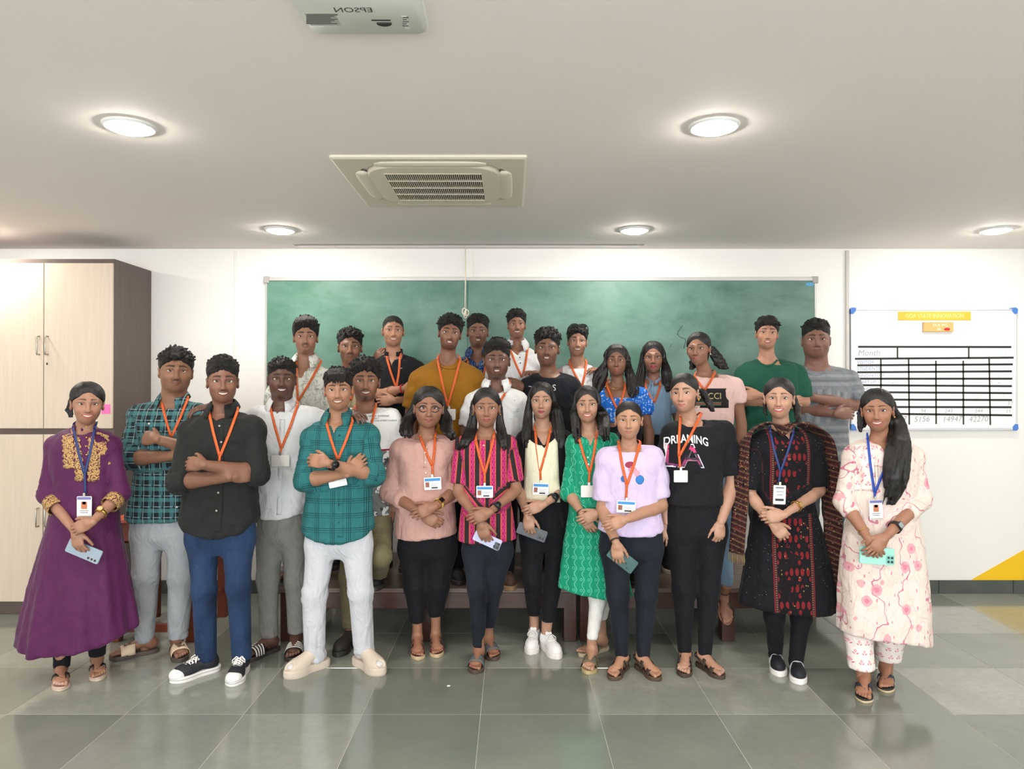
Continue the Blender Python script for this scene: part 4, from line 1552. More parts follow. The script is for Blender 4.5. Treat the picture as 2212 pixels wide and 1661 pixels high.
class Person:
    def __init__(s, label, d, g=0.0, x=None, **p):
        s.p = p
        s.d, s.g = d, g
        s.fem = p.get('fem', False)
        u0 = x if x is not None else p['nb'][0]
        s.X0 = (u0 - CX) * d / FP
        s.root = empty('person', (s.X0, d, g), label, 'person', 'group lined up for a photograph')
        s.seed = int(u0)
        s.body = []          # (V, Q, C)
        s.top = None
        s.build()

    def L(s, u, v, dy=0.0):
        d = s.d + dy
        return V3((u - CX) * d / FP - s.X0, dy, HC - (v - HY) * d / FP - s.g)

    def px(s, n, dy=0.0):
        return n * (s.d + dy) / FP

    def skin_add(s, V, Q, C):
        s.body.append((np.asarray(V), np.asarray(Q), np.asarray(C)))

    # -------------------------------------------------- skeleton
    def build(s):
        p = s.p
        fem = s.fem
        H = p['hair']
        u, vt, vc = p['hd'][:3]
        yaw, roll, pit = (list(p['hd'][3:]) + [0, 0, 0])[:3]
        hy = p.get('hy', -.03)
        yaw += .88 * math.degrees(math.atan2(-s.X0, s.d))
        H['top'] = H.get('top', .022) * (.55 if not fem else .6)
        p['fw'] = p.get('fw', 1.0) * 1.05
        top = H['top']
        ht = .2275 + top * (1.04 if not fem else 1.0)
        c_ = np.array(p['skin'], float)
        g_ = c_.mean()
        p['skin'] = tuple(int(min(236, q)) for q in (g_ + (c_ - g_) * (.86 if fem else .80)) * p.get('tone', 0.97 if fem else (1.30 if g_ < 92 else 1.10)))
        s.hs = s.px(vc - vt, hy) / ht
        ch = s.L(u, vc, hy)
        s.R = rot_axes(yaw, pit, roll)
        s.hc = ch + V3(0, 0, .1115 * s.hs) + V3(math.sin(math.radians(roll)) * .0, 0, 0)
        s.nb = s.L(p['nb'][0], p['nb'][1], p.get('nby', .012))
        base = skin_rgb(p['skin'])
        q = s.q = dict(p)
        q.update(R=s.R, hs=s.hs, hc=s.hc, neck=s.nb)
        s.q = q
        # torso rows
        rows = []
        ry0 = p.get('ry', .112 if not fem else .104)
        for r in p['rows']:
            v, a, b = r[:3]
            ry = r[3] if len(r) > 3 else ry0
            A, B = s.L(a, v), s.L(b, v)
            rows.append((A[2], (A[0] + B[0]) / 2, r[4] if len(r) > 4 else 0.0, (B[0] - A[0]) / 2, ry))
        s.rows = sorted(rows)
        s.yaw = math.radians(p.get('turn', 0))
        # arms
        ru = p.get('ru', .049 if not fem else .042)
        s.ru = ru
        s.S, s.arm = [], []
        shL, shR = p['sh']
        for i, sh in enumerate((shL, shR)):
            sg = -1 if i == 0 else 1
            o = s.L(sh[0], sh[1], sh[2] if len(sh) > 2 else .012)
            s.S.append(o + V3(-sg * (ru + .012), 0, -(ru + .006)))
        for i, a in enumerate(p['arms']):
            if a is None:
                s.arm.append(None)
                continue
            E, Wr = s.L(*a['e']), s.L(*a['w'])
            s.arm.append((s.S[i], E, Wr))
        s.skin_body(base)
        s.make_head(base)
        s.make_hands(base)
        if p.get('top'): s.make_top()
        if p.get('bot'): s.make_bottom()
        if p.get('bot'):
            al = np.array([q for a in s.J for q in a])
            f = Field(al.min(0) - V3(.13, .13, .14), al.max(0) + V3(.13, .13, .12), .022)
            for a in s.J:
                q_ = [min(x_, y_ * .74) for x_, y_ in zip((.058, .040, .030), p['bot']['r'])]
                f.add(cap(a[0] + V3(0, 0, .03), a[1], q_[0], q_[1]), .03)
                f.add(cap(a[1], a[2], q_[1], max(q_[2], .027)), .02)
                f.add(cap(a[2], a[2] + V3(0, 0, -.06), .030, .030), .02)
            hp_ = (s.J[0][0] + s.J[1][0]) / 2
            f.add(cap(s.J[0][0] + V3(0, 0, .06), s.J[1][0] + V3(0, 0, .06), .055, .055), .03)
            V, Q = f.mesh(1)
            s.skin_add(V, Q, np.tile(base, (len(V), 1)))
        s.make_feet(base)
        # one body mesh
        Vs, Qs, Cs, n = [], [], [], 0
        for V, Q, C in s.body:
            Vs.append(V); Qs.append(Q + n); Cs.append(C); n += len(V)
        V = np.vstack(Vs)
        o = mesh_obj('body', V, np.vstack(Qs), m_skin, s.root)
        attr_col(o, 'skin', np.vstack(Cs))
        attr_vec(o, 'hp', V)
        s.make_hair()
        for f in p.get('extra', ()):
            f(s)

    # -------------------------------------------------- skin
    def skin_body(s, base):
        p = s.p
        fem = s.fem
        pts = [s.nb] + [x for a in s.arm if a for x in a] + s.S
        zlo = p.get('bodylo', s.nb[2] - .62)
        zs = [r[0] for r in s.rows]
        f_lo = np.min(pts, 0) - .08
        f_hi = np.max(pts, 0) + .10
        f_lo[2] = min(f_lo[2], max(zlo, .02)); f_hi[2] = s.nb[2] + .11
        f_lo[1] = min(f_lo[1], -.17); f_hi[1] = max(f_hi[1], .17)
        f_lo[0] -= .05; f_hi[0] += .05
        f = Field(f_lo, f_hi, .015 if s.g == 0 else .019)
        rows = [r for r in s.rows if r[0] > zlo - .1]
        if len(rows) < 2:
            rows = s.rows[-2:]
        sh = p.get('shrink', .016)
        w_ = lambda z: sh + .032 * min(1, max(0, (s.nb[2] - .30 - z) / .12))
        f.add(stack([(max(z, zlo) if k == 0 else z, cx, cy, rx - w_(z), ry - w_(z) * .9) for k, (z, cx, cy, rx, ry) in enumerate(rows)], 2.3, s.yaw), .02)
        nr = p.get('nr', .046 if fem else .053) * s.hs
        up = s.hc + s.R @ V3(0, .03, -.07) * s.hs
        f.add(cap(s.nb + V3(0, .004, -.03), up, nr * 1.04, nr * .98), .04)
        for i in (0, 1):
            sg = -1 if i == 0 else 1
            f.add(cap(s.nb + V3(sg * .03, .01, -.015), s.S[i], .030, s.ru * .60), .04)
            f.add(cap(s.nb + V3(0, .0, -.09), s.S[i] + V3(0, -.004, -.02), .046, s.ru * .62), .04)
            if s.arm[i]:
                a = s.arm[i]
                k = s.ru / .049
                f.add(cap(a[0], a[0] * .6 + a[1] * .4, .033 * k, .043 * k), .03)
                f.add(cap(a[0] * .6 + a[1] * .4, a[1], .043 * k, .037 * k), .02)
                m = a[1] * .74 + a[2] * .26
                f.add(cap(a[1], m, .037 * k, .0395 * k), .02)
                f.add(cap(m, a[2], .0395 * k, .0255 * k), .015)
        V, Q = f.mesh(2)
        s.skin_add(V, Q, np.tile(base, (len(V), 1)))

    def make_head(s, base):
        f, V, Q, C, mouth = build_head(s.q)
        s.hf = f
        s.skin_add(s.hw(V), Q, C)
        for sg in (-1, 1):
            v, fc, fm = eye_geo(sg, f, s.q)
            mesh_obj('eye', s.hw(v), fc, None, s.root, True, [m_white_eye, m_iris, m_lash], fm)
        mw, zc, lift, up = mouth
        if s.p.get('mouth') in ('teeth', 'open'):
            w = .80 if s.p['mouth'] == 'teeth' else .60
            V = []
            nu, nv = 13, 4
            for i in range(nu):
                t = -1 + 2 * i / (nu - 1)
                x = t * mw * w
                zl = zc + lift * (t * w) ** 2
                hh_ = .0036 * math.sqrt(max(0, 1 - t * t * .92))
                for j in range(nv):
                    z = zl + .0012 + hh_ * (1 - 2 * j / (nv - 1))
                    y = f.front(x, zl + .007, -.085)
                    y2 = f.front(x, zl - .007, -.085)
                    V.append((x, max(y, y2) * .5 + min(y, y2) * .5 - .0012, z))
            mesh_obj('teeth', s.hw(np.array(V)), grid_q(nu, nv), m_teeth, s.root)

    def hw(s, V):
        """head space to person space"""
        return (np.asarray(V, float) * s.hs) @ s.R.T + s.hc

    def make_hair(s):
        V, Q = build_hair(s.q)
        H = s.p['hair']
        Vs, Qs, hp = [s.hw(V)], [Q], [V]
        n = len(V)
        locks = H.get('locks')
        if locks:
            # long locks: strands draped over the clothes
            R = np.random.RandomState(s.seed)
            allp, strands = [], []
            for lk in locks:
                P = []
                fl_ = lk.get('flow')
                if fl_:
                    sg = -1 if lk['p'][1][0] < s.p['hd'][0] else 1
                    w_ = s.p.get('fw', 1)
                    pre = [((.030, -.030, .108), .010), ((.060 * w_, -.028, .078), .013), ((.075 * w_, -.020, .035), .016), ((.080 * w_, -.012, -.015), .019)] if fl_ == 1 else \
                          [((.050, .020, .095), .012), ((.072 * w_, .030, .045), .016), ((.080 * w_, .036, -.005), .018)]
                    for (a_, b_, c_), r_ in pre:
                        P.append((s.hw(V3(sg * a_, b_, c_)), r_ * s.hs))
                for (u, v, r, dy) in lk['p'][1 if fl_ else 0:]:
                    r = r * (1.18 if fl_ else 1.0)
                    q = s.L(u, v, 0)
                    if dy is None:
                        y = s.top.front(q[0], q[2], None) if s.top else None
                        if y is None: y = -.10
                        q = s.L(u, v, y - r * .45)
                    else:
                        q = s.L(u, v, dy)
                    P.append((q, r))
                m = len(P)
                T = np.arange(m)
                zz = np.linspace(0, m - 1, max(6, int(m * 2.4)))
                C = np.stack([cubic(zz, T, [a[0][k] for a in P]) for k in range(3)], 1)
                rad = cubic(zz, T, [a[1] for a in P])
                for _ in range(int(lk.get('n', 12) * 1.6)):
                    w, e = R.uniform(0, 6.28), math.sqrt(R.uniform(0, 1)) * .78
                    ph, am = R.uniform(0, 6.28), lk.get('wave', .006)
                    fr = lk.get('freq', 5.0)
                    pts, rr_ = [], []
                    end = R.uniform(.86, 1.0)
                    for k, c in enumerate(C):
                        t = k / (len(C) - 1)
                        if t > end: break
                        o = V3(math.cos(w) * e, math.sin(w) * e * .55, 0) * rad[k]
                        o = o + V3(math.sin(ph + t * fr * 3) * am, math.cos(ph + t * fr * 3) * am * .6, 0) * min(1, t * 3)
                        pts.append(c + o)
                        rr_.append(max(.0022, rad[k] * lk.get('thick', .30) * .8 * (1 - .75 * max(0, (t - .65) / .35))))
                    strands.append((pts, rr_))
                    allp += pts
            A = np.array(allp)
            f = Field(A.min(0) - .06, A.max(0) + .06, .0062)
            for pts, rr_ in strands:
                f.chain(pts, rr_, .004)
            v2, q2 = f.mesh(1)
            Vs.append(v2); Qs.append(q2 + n); hp.append((v2 - s.hc) / s.hs)
        V = np.vstack(Vs)
        o = mesh_obj('hair', V, np.vstack(Qs), m_hair if s.fem else m_hairs, s.root)
        attr_vec(o, 'hp', np.vstack(hp))

    def make_hands(s, base):
        for i, a in enumerate(s.p['arms']):
            if not a or not s.arm[i] or a.get('hand') is False:
                continue
            S_, E, Wr = s.arm[i]
            hd = dict(a.get('hand') or {})
            d = hd.pop('d', None)
            if d is None:
                d = Wr - E
            back = hd.pop('back', (0, -1, .1))
            k = hd.pop('sc', .98 if not s.fem else .90) * s.hs / 1.0
            V, Q, tone = build_hand(Wr + unit(d) * .004, d, back, 1 if i == 0 else -1, k, **hd)
            s.skin_add(V, Q, np.tile(base, (len(V), 1)) * tone[:, None])

    # -------------------------------------------------- clothes
    def sleeve_pts(s, i, sl):
        """points along the arm up to sleeve length sl (1 = elbow, 2 = wrist)"""
        S_, E, Wr = s.arm[i]
        if sl <= 1:
            return [S_, S_ + (E - S_) * sl]
        return [S_, E, E + (Wr - E) * (sl - 1)]

    def make_top(s):
        p, T = s.p, s.p['top']
        h = T.get('h', .0116)
        gr = 0.0
        sls = T.get('sl', (None, None))
        pts = [s.nb] + s.S
        for i in (0, 1):
            if s.arm[i] and sls[i]:
                pts += s.sleeve_pts(i, sls[i])
        zmin = s.rows[0][0]
        mx = max(r[3] for r in s.rows) * 1.15
        lo = np.min(pts, 0) - .12; hi = np.max(pts, 0) + .12
        lo[0] = min(lo[0], min(r[1] for r in s.rows) - mx - .03); hi[0] = max(hi[0], max(r[1] for r in s.rows) + mx + .03)
        my = max(r[4] for r in s.rows) * 1.2 + .05
        lo[1] = min(lo[1], -my); hi[1] = max(hi[1], my)
        lo[2] = min(zmin - .03, lo[2]); hi[2] = s.nb[2] + .06
        f = Field(lo, hi, h)
        f.add(stack(s.rows, T.get('sq', 2.35), s.yaw, T.get('fold')), .02)
        ru = s.ru + T.get('loose', .010)
        for i in (0, 1):
            sg = -1 if i == 0 else 1
            f.add(cap(s.nb + V3(sg * .035, .012, -.02), s.S[i] + V3(0, 0, .0), .036, ru * .80), .05)
            f.add(cap(s.nb + V3(sg * .02, -.0, -.10), s.S[i] + V3(0, -.006, -.03), .06, ru * .85), .05)
            if s.arm[i] and sls[i]:
                P = s.sleeve_pts(i, sls[i])
                e = T.get('end', ru * .95)
                rad = [ru * .84, T.get('mid', ru * .95), e] if len(P) == 3 else [ru * .84, e]
                if len(P) == 2:
                    m = P[0] * .5 + P[1] * .5
                    P = [P[0], m, P[1]]
                    rad = [ru * .84, (ru + e) / 2, e]
                a = unit(P[-1] - P[-2])
                P[-1] = P[-1] + a * rad[-1] * .9
                g = Field(np.maximum(lo, np.min(P, 0) - .14), np.minimum(hi, np.max(P, 0) + .14), h)
                # draw the sleeve in the shared grid, then trim its end flat
                q = P[-1] - a * rad[-1] * .9
                r0 = f.reg(np.min(P, 0) - .10, np.max(P, 0) + .10, 0)
                tmp = Field(f.lo + h * np.array([r0[k].start for k in range(3)]), f.lo + h * np.array([r0[k].stop - 1 for k in range(3)]), h)
                tmp.n = [r0[k].stop - r0[k].start for k in range(3)]
                tmp.ax = [f.ax[k][r0[k]] for k in range(3)]
                tmp.F = np.full(tmp.n, .08, np.float32)
                tmp.chain(P[-2:], rad[-2:], .03)
                pl = (tmp.ax[0][:, None, None] - q[0]) * a[0] + (tmp.ax[1][None, :, None] - q[1]) * a[1] + (tmp.ax[2][None, None, :] - q[2]) * a[2]
                tmp.F = np.maximum(tmp.F, pl.astype(np.float32))
                tmp.chain(P[:-1], rad[:-1], .03)
                f.F[r0] = smin(f.F[r0], tmp.F, T.get('pit', .010))
        # neckline
        nk = T.get('neck', {})
        up = unit(s.hc - s.nb)
        o = V3(*nk.get('o', (0, -.012, .012)))
        f.sub(cap(s.nb + o, s.nb + o + V3(up[0], up[1], up[2]) * .2, nk.get('r', .062), nk.get('r', .062) * .95), .008)
        if nk.get('v'):
            x0, z0 = s.nb[0] + nk.get('vx', 0), s.L(*nk['v'])[2]
            tan = nk.get('tan', .42)
            cs = math.cos(math.atan(tan))
            yb = s.nb[1] + .02
            prim = (lambda X_, Y_, Z_: np.maximum((np.abs(X_ - x0) - (Z_ - z0) * tan) * cs, np.maximum(Y_ - yb, Z_ - (s.nb[2] + .06))) + 0 * Y_,
                    np.array([x0 - .12, -.3, z0]), np.array([x0 + .12, yb, s.nb[2] + .06]))
            f.sub(prim, .006)
        if nk.get('sq'):
            ul, ur, vv = nk['sq']
            A, B = s.L(ul, vv), s.L(ur, vv)
            yb = s.nb[1] + .08
            prim = (lambda X_, Y_, Z_: np.maximum(np.maximum(A[0] - X_, X_ - B[0]), np.maximum(A[2] - Z_, Y_ - yb)), np.array([A[0], -.3, A[2]]), np.array([B[0], yb, A[2] + .3]))
            f.sub(prim, .012)
        hc_ = T.get('hem')
        if hc_:
            f.cut(lambda X_, Y_, Z_: hc_(s, X_, Y_) - Z_)
        s.top = f
        V, Q = f.mesh(T.get('smooth', 1))
        s.finish_cloth(V, Q, T)

    def finish_cloth(s, V, Q, T, legs=None):
        N = vnorm(V, Q)
        a = T.get('wr', .004)
        st = V * V3(1, 1, .55)
        R_ = np.random.RandomState(s.seed)
        sk = V.copy()
        sk[:, 2] += .8 * np.abs(V[:, 0] - s.nb[0])
        cr = -np.clip(1 - np.abs(wob(sk * V3(.5, .6, 1.2), 34, s.seed + 2)) * 3.0, 0, 1) ** 1.5 - .7 * np.clip(1 - np.abs(wob(st, 60, s.seed + 4)) * 3.2, 0, 1) ** 1.5
        V = V + N * ((wob(st, 38, s.seed) * .5 + wob(st, 85, s.seed + 7) * .3 + cr * .9 + .25) * a)[:, None]
        # fold pattern space: torso in x/z, sleeves along the arm
        pc = V.copy()
        for i in (0, 1):
            if not s.arm[i] or not T.get('sl', (0, 0))[i]:
                continue
            S_, E, Wr = s.arm[i]
            for (A, B, off) in ((S_, E, 0.0), (E, Wr, np.linalg.norm(E - S_))):
                ab = B - A
                Ln = np.linalg.norm(ab)
                t = (V - A) @ ab / Ln ** 2
                tc = np.clip(t, 0, 1)
                dist = np.linalg.norm(V - A - tc[:, None] * ab, axis=1)
                m = (dist < s.ru + .026) & (t > (.16 if off == 0 else .04)) & (t < 1.2)
                ax = ab / Ln
                ex = unit(np.cross(ax, V3(0, -1, .15)))
                rel = V - A
                # wrinkles across the arm near the elbow
                wr = np.sin((t * Ln + off) * 190 + wob(V, 40, s.seed + i) * 2.2) * np.exp(-((t - (1.0 if off == 0 else 0.0)) / .33) ** 2)
                sm_ = np.clip((s.ru + .030 - dist) / .022, 0, 1) * np.clip((t - .1) / .25, 0, 1) * np.clip((1.25 - t) / .2, 0, 1)
                V += N * (wr * a * .8 * sm_ * (.5 + .5 * wob(V, 30, s.seed + 11)))[:, None]
                pc[m] = np.stack([rel @ ex + .31 * (i + 1), np.zeros(len(V)), -(t * Ln + off)], 1)[m]
        o = mesh_obj(T.get('name', 'shirt'), V, Q, T['m'], s.root)
        attr_vec(o, 'pc', pc)
        s.top_obj = o
        return o

    def make_bottom(s):
        p, B = s.p, s.p['bot']
        h = B.get('h', .0118)
        lg = B['legs']
        J = []
        for a in lg:
            J.append([s.L(*q) for q in a])
        for i, ft in enumerate(p.get('feet', ())):
            if ft and len(ft) > 4 and not ft[4].get('z') and not B.get('free'):
                k_ = s.L(ft[0], ft[1], FP * (HC - s.g) / (ft[1] - HY) - s.d)
                z_ = J[i][2][2]
                J[i][2] = s.L(lg[i][2][0], lg[i][2][1], k_[1] + .005)
                J[i][2][0] = .35 * J[i][2][0] + .65 * k_[0]
        allp = np.array([q for a in J for q in a])
        lo = allp.min(0) - .17; hi = allp.max(0) + .17
        cuffs = [s.L(J_[0], J_[1])[2] for J_ in B['cuff']]
        lo[2] = min(cuffs) - .05
        wz = s.L(0, B['waist'])[2]
        hi[2] = wz + .03
        f = Field(lo, hi, h)
        hr = B.get('hip')                   # (v, uL, uR, ry) rows of the hips
        rows = []
        for v, a, b, ry in hr:
            A_, B_ = s.L(a, v), s.L(b, v)
            rows.append((A_[2], (A_[0] + B_[0]) / 2, 0.0, (B_[0] - A_[0]) / 2 - .004, ry * .9))
        rows = sorted(rows)
        z_, a_, b_, c_, d_ = rows[0]
        rows[0] = (z_, a_, b_, c_ * .97, d_ * .90)
        rows.insert(0, (z_ - .05, a_, b_, c_ * .78, d_ * .58))
        f.add(stack(rows, 2.3), .03)
        rad = B['r']
        xm = (J[0][-1][0] + J[1][-1][0]) / 2
        for i, a in enumerate(J):
            r = (rad[0] * .98,) + tuple(rad[1:])
            dn = unit(a[-1] - a[-2])
            a2 = list(a)
            a2[-1] = a[-1] + dn * .03
            f.chain(a2, r, .03)
        cl, cr = cuffs
        if not B.get('nocut'):
            f.cut(lambda X_, Y_, Z_: np.where(X_ < xm, cl, cr) - Z_ + 0 * Y_)
        V, Q = f.mesh(1)
        N = vnorm(V, Q)
        a_ = B.get('wr', .004)
        for i, a in enumerate(J):
            m = (V[:, 0] < xm) if i == 0 else (V[:, 0] >= xm)
            z = V[:, 2]
            kz = a[1][2]
            az = cuffs[i]
            w = wob(V, 30, s.seed + i)
            sl_ = (V[:, 0] - a[1][0]) * (70 if i else -70)
            w2 = .8 * np.sin(z * 105 + w * 4.5 + sl_) * np.exp(-((z - kz) / .075) ** 2) * (.4 + .6 * wob(V, 22, s.seed + 3)) + .9 * np.sin(z * 120 + w * 5 - sl_) * np.exp(-((z - az) / .08) ** 2) * B.get('stackf', 1.0) * (.4 + .6 * wob(V, 25, s.seed + 5)) + .6 * wob(V * V3(1, 1, .45), 48, s.seed)
            V[m] += (N * (w2 * a_)[:, None])[m]
        o = mesh_obj(B.get('name', 'trousers'), V, Q, B['m'], s.root)
        attr_vec(o, 'pc', V)
        s.J = J

    # -------------------------------------------------- feet
    def make_feet(s, base):
        p = s.p
        for i, ft in enumerate(p.get('feet', ())):
            if not ft:
                continue
            u, v, ang, kind = ft[:4]
            opt = ft[4] if len(ft) > 4 else {}
            # (u, v): point on the ground under the ankle
            dd = opt.get('d')
            if dd is None:
                dd = FP * (HC - s.g - opt.get('z', 0.0)) / (v - HY) - s.d
            ank = s.L(u, v, dd)
            ank[2] = opt.get('z', 0.0)
            footwear(s, i, ank, ang, kind, opt, base)

    # -------------------------------------------------- things laid on the clothes
    def fy(s, u, v):
        """y of the front of the clothes seen at pixel (u, v), or None"""
        y = -.10
        for _ in range(3):
            q = s.L(u, v, y)
            n = s.top.front(q[0], q[2])
            if n is None:
                return None
            y = n
        return y

    def drape_strip(s, pts, w, off=.004, n=None, t=.0016):
        """ribbon through pixel points, following the front of the clothes"""
        P = np.array(pts, float)
        L_ = np.concatenate([[0], np.cumsum(np.linalg.norm(np.diff(P, axis=0), axis=1))])
        n = n or max(4, int(s.px(L_[-1]) / .013))
        q = np.linspace(0, L_[-1], n)
        U, Vv = np.interp(q, L_, P[:, 0]), np.interp(q, L_, P[:, 1])
        wp = w * FP / s.d
        dirs, ys = [], []
        for k in range(n):
            a, b = max(0, k - 1), min(n - 1, k + 1)
            tu, tv = U[b] - U[a], Vv[b] - Vv[a]
            l = math.hypot(tu, tv) + 1e-9
            dirs.append((tv / l, -tu / l))
            yy = [s.fy(U[k] + dirs[k][0] * wp / 2 * c, Vv[k] + dirs[k][1] * wp / 2 * c) for c in (-1, 0, 1)]
            ok = [y for y in yy if y is not None]
            ys.append(min(ok) if ok else None)
        g = [k for k in range(n) if ys[k] is not None]
        if not g:
            ys = [-.1] * n
            g = [0]
        for k in range(g[0] - 1, -1, -1):
            ys[k] = ys[k + 1] + .008
        for k in range(n):
            if ys[k] is None: ys[k] = ys[k - 1]
        for k in range(1, n):
            if ys[k] - ys[k - 1] > .012: ys[k] = ys[k - 1] + .012
        for k in range(n - 2, -1, -1):
            if ys[k] - ys[k + 1] > .014: ys[k] = ys[k + 1] + .014
        V = []
        for k in range(n):
            for c in (-1, 0, 1):
                V.append(s.L(U[k] + dirs[k][0] * wp / 2 * c, Vv[k] + dirs[k][1] * wp / 2 * c, ys[k] - off))
        Q = grid_q(n, 3)
        V = np.array(V)
        nrm = np.cross(V[Q[0, 2]] - V[Q[0, 0]], V[Q[0, 3]] - V[Q[0, 1]])
        if nrm[1] > 0:
            Q = Q[:, ::-1]
        return shell(V, Q, t)

    def patch(s, name, fn, nu, nv, mat, off=.003, t=.003, parent=None):
        """sheet laid on the clothes; fn(a, b) -> pixel (u, v), a, b in 0..1"""
        V = []
        for i in range(nu):
            for j in range(nv):
                u, v = fn(i / (nu - 1), j / (nv - 1))
                y = s.fy(u, v)
                V.append(s.L(u, v, (-.10 if y is None else y) - off))
        V = np.array(V)
        Q = grid_q(nu, nv)
        nrm = np.cross(V[Q[0, 2]] - V[Q[0, 0]], V[Q[0, 3]] - V[Q[0, 1]])
        if nrm[1] > 0:
            Q = Q[:, ::-1]
        V2, Q2 = shell(V, Q, t)
        o = mesh_obj(name, V2, Q2, mat, parent or s.root)
        attr_vec(o, 'pc', V2)
        return o

    def fpt(s, u, v, off=.004):
        y = s.fy(u, v)
        return s.L(u, v, (-.08 if y is None else y) - off)

    def text(s, txt, u, v, size_px, mat, off=.004, name='lettering', sx=1.0, arc=0.0, shear=0.0, bold=0.0):
        V, Fc = text_geo(txt, s.px(size_px, -.1) * 1.35, shear=shear, bold=bold)
        c = s.L(u, v, -.1)
        out = []
        for a, b, _ in V:
            x, z = c[0] + a * sx, c[2] + b - arc * (a * sx) ** 2
            y = s.top.front(x, z, -.10)
            out.append((x, y - off, z))
        return mesh_obj(name, out, Fc, mat, s.root, False)


m_orange = Mat('orange_lanyard', .55, coord='obj', sheen=.1)
m_orange.col(m_orange.mix(m_orange.noise(150, 2, sx=1.2, sz=.6).gt(.60) * .45, (216, 94, 30), (120, 52, 18)))
m_blue_l = plain((34, 54, 112), .55)
m_rblue_l = plain((32, 74, 176), .55)
m_clip = plain((190, 186, 176), .3, .8)
m_card = plain((236, 236, 238), .35)
m_cardb = plain((226, 222, 216), .35)


def lanyard(s, jn, nk, badge=None, mat=None, w=.0150):
    """jn join (u, v); nk two neck points (u, v); badge (u, v, w, h, tilt, kind)"""
    mat = mat or m_orange
    Vs, Qs, n = [], [], 0
    for k, q in enumerate(nk):
        sg = -1 if k == 0 else 1
        mid = ((q[0] + jn[0]) / 2 + sg * 1.5, (q[1] + jn[1]) / 2)
        V, Q = s.drape_strip([q, mid, (jn[0] + sg * .6, jn[1])], w, .0050 + .001 * k)
        st = V[0:3]
        end = s.nb + V3(sg * .048 * s.hs, .050, .034)
        Vb = []
        for t in (0.0, .3, .65, 1.0):
            for c in range(3):
                e = end + (st[c] - st[1]) * .6
                Vb.append(st[c] * (1 - t) + e * t + V3(sg * .004, 0, .010) * math.sin(math.pi * t))
        V2, Q2 = shell(np.array(Vb), grid_q(4, 3), .0016)
        for A, B in ((V, Q), (V2, Q2)):
            Vs.append(A); Qs.append(np.asarray(B) + n); n += len(A)
    if badge:
        b = badge
        V, Q = s.drape_strip([(jn[0], jn[1] - 2), (b[0], b[1] - b[3] / 2 - 4)], w * .9, .0068, 5)
        Vs.append(V); Qs.append(np.asarray(Q) + n); n += len(V)
    lo_ = mesh_obj('lanyard', np.vstack(Vs), np.vstack(Qs), mat, s.root)
    if badge:
        c = s.fpt(b[0], b[1], .010)
        yy = min(s.fpt(b[0] + dx, b[1] + dy, .010)[1] for dx in (-b[2] * .4, 0, b[2] * .4) for dy in (-b[3] * .4, b[3] * .4))
        c[1] = min(c[1], yy)
        t = math.radians(b[4])
        xh, yh, nh = V3(math.cos(t), 0, math.sin(t)), V3(-math.sin(t), 0, math.cos(t)), V3(0, -1, 0)
        ww, hh_ = s.px(b[2]), s.px(b[3])
        o = mesh_obj('badge', *slab_geo(c, xh, yh, nh, ww, hh_, .004, .005), m_cardb if b[5] == 'blank' else m_card, s.root, False)
        def sub(nm, x0, y0, x1, y1, m):
            q = c + xh * (x0 + x1) / 2 * ww + yh * (y0 + y1) / 2 * hh_ + nh * .0023
            mesh_obj(nm, *slab_geo(q, xh, yh, nh, (x1 - x0) * ww, (y1 - y0) * hh_, .0010, .0012, 2), m, o, False)
        if b[5] == 'front':
            sub('header', -.45, .20, .45, .42, plain((52, 142, 208), .4))
            sub('portrait', -.42, -.28, -.20, .12, plain((150, 92, 70), .5))
            sub('barcode', -.08, -.40, .28, -.28, plain((60, 62, 60), .5))
            sub('text_line', -.10, -.06, .36, -.01, plain((190, 190, 196), .5))
            sub('text_line', -.10, -.20, .30, -.15, plain((190, 190, 196), .5))
        elif b[5] == 'tall':
            sub('header', -.46, .34, .46, .47, plain((120, 118, 176), .4))
            sub('portrait', -.20, -.10, .20, .24, plain((196, 120, 84), .5))
            sub('portrait_hair', -.12, .12, .12, .25, plain((40, 32, 30), .6))
            sub('text_line', -.30, -.20, .30, -.16, plain((150, 150, 160), .5))
            sub('text_line', -.26, -.29, .26, -.25, plain((150, 150, 160), .5))
            sub('footer', -.46, -.47, .46, -.42, plain((178, 178, 150), .4))
        elif b[5] == 'tallw':
            sub('header', -.34, .34, .34, .40, plain((90, 96, 120), .4))
            sub('text_line', -.30, .14, .30, .18, plain((150, 150, 160), .5))
            sub('text_line', -.24, -.02, .24, .02, plain((150, 150, 160), .5))
            sub('barcode', -.34, -.32, .34, -.20, plain((40, 42, 44), .5))
        q = c + yh * (hh_ / 2 + .008) + nh * .002
        mesh_obj('clip', *slab_geo(q, xh, yh, nh, .012, .020, .005, .002, 2), m_clip, lo_, False)
    return lo_


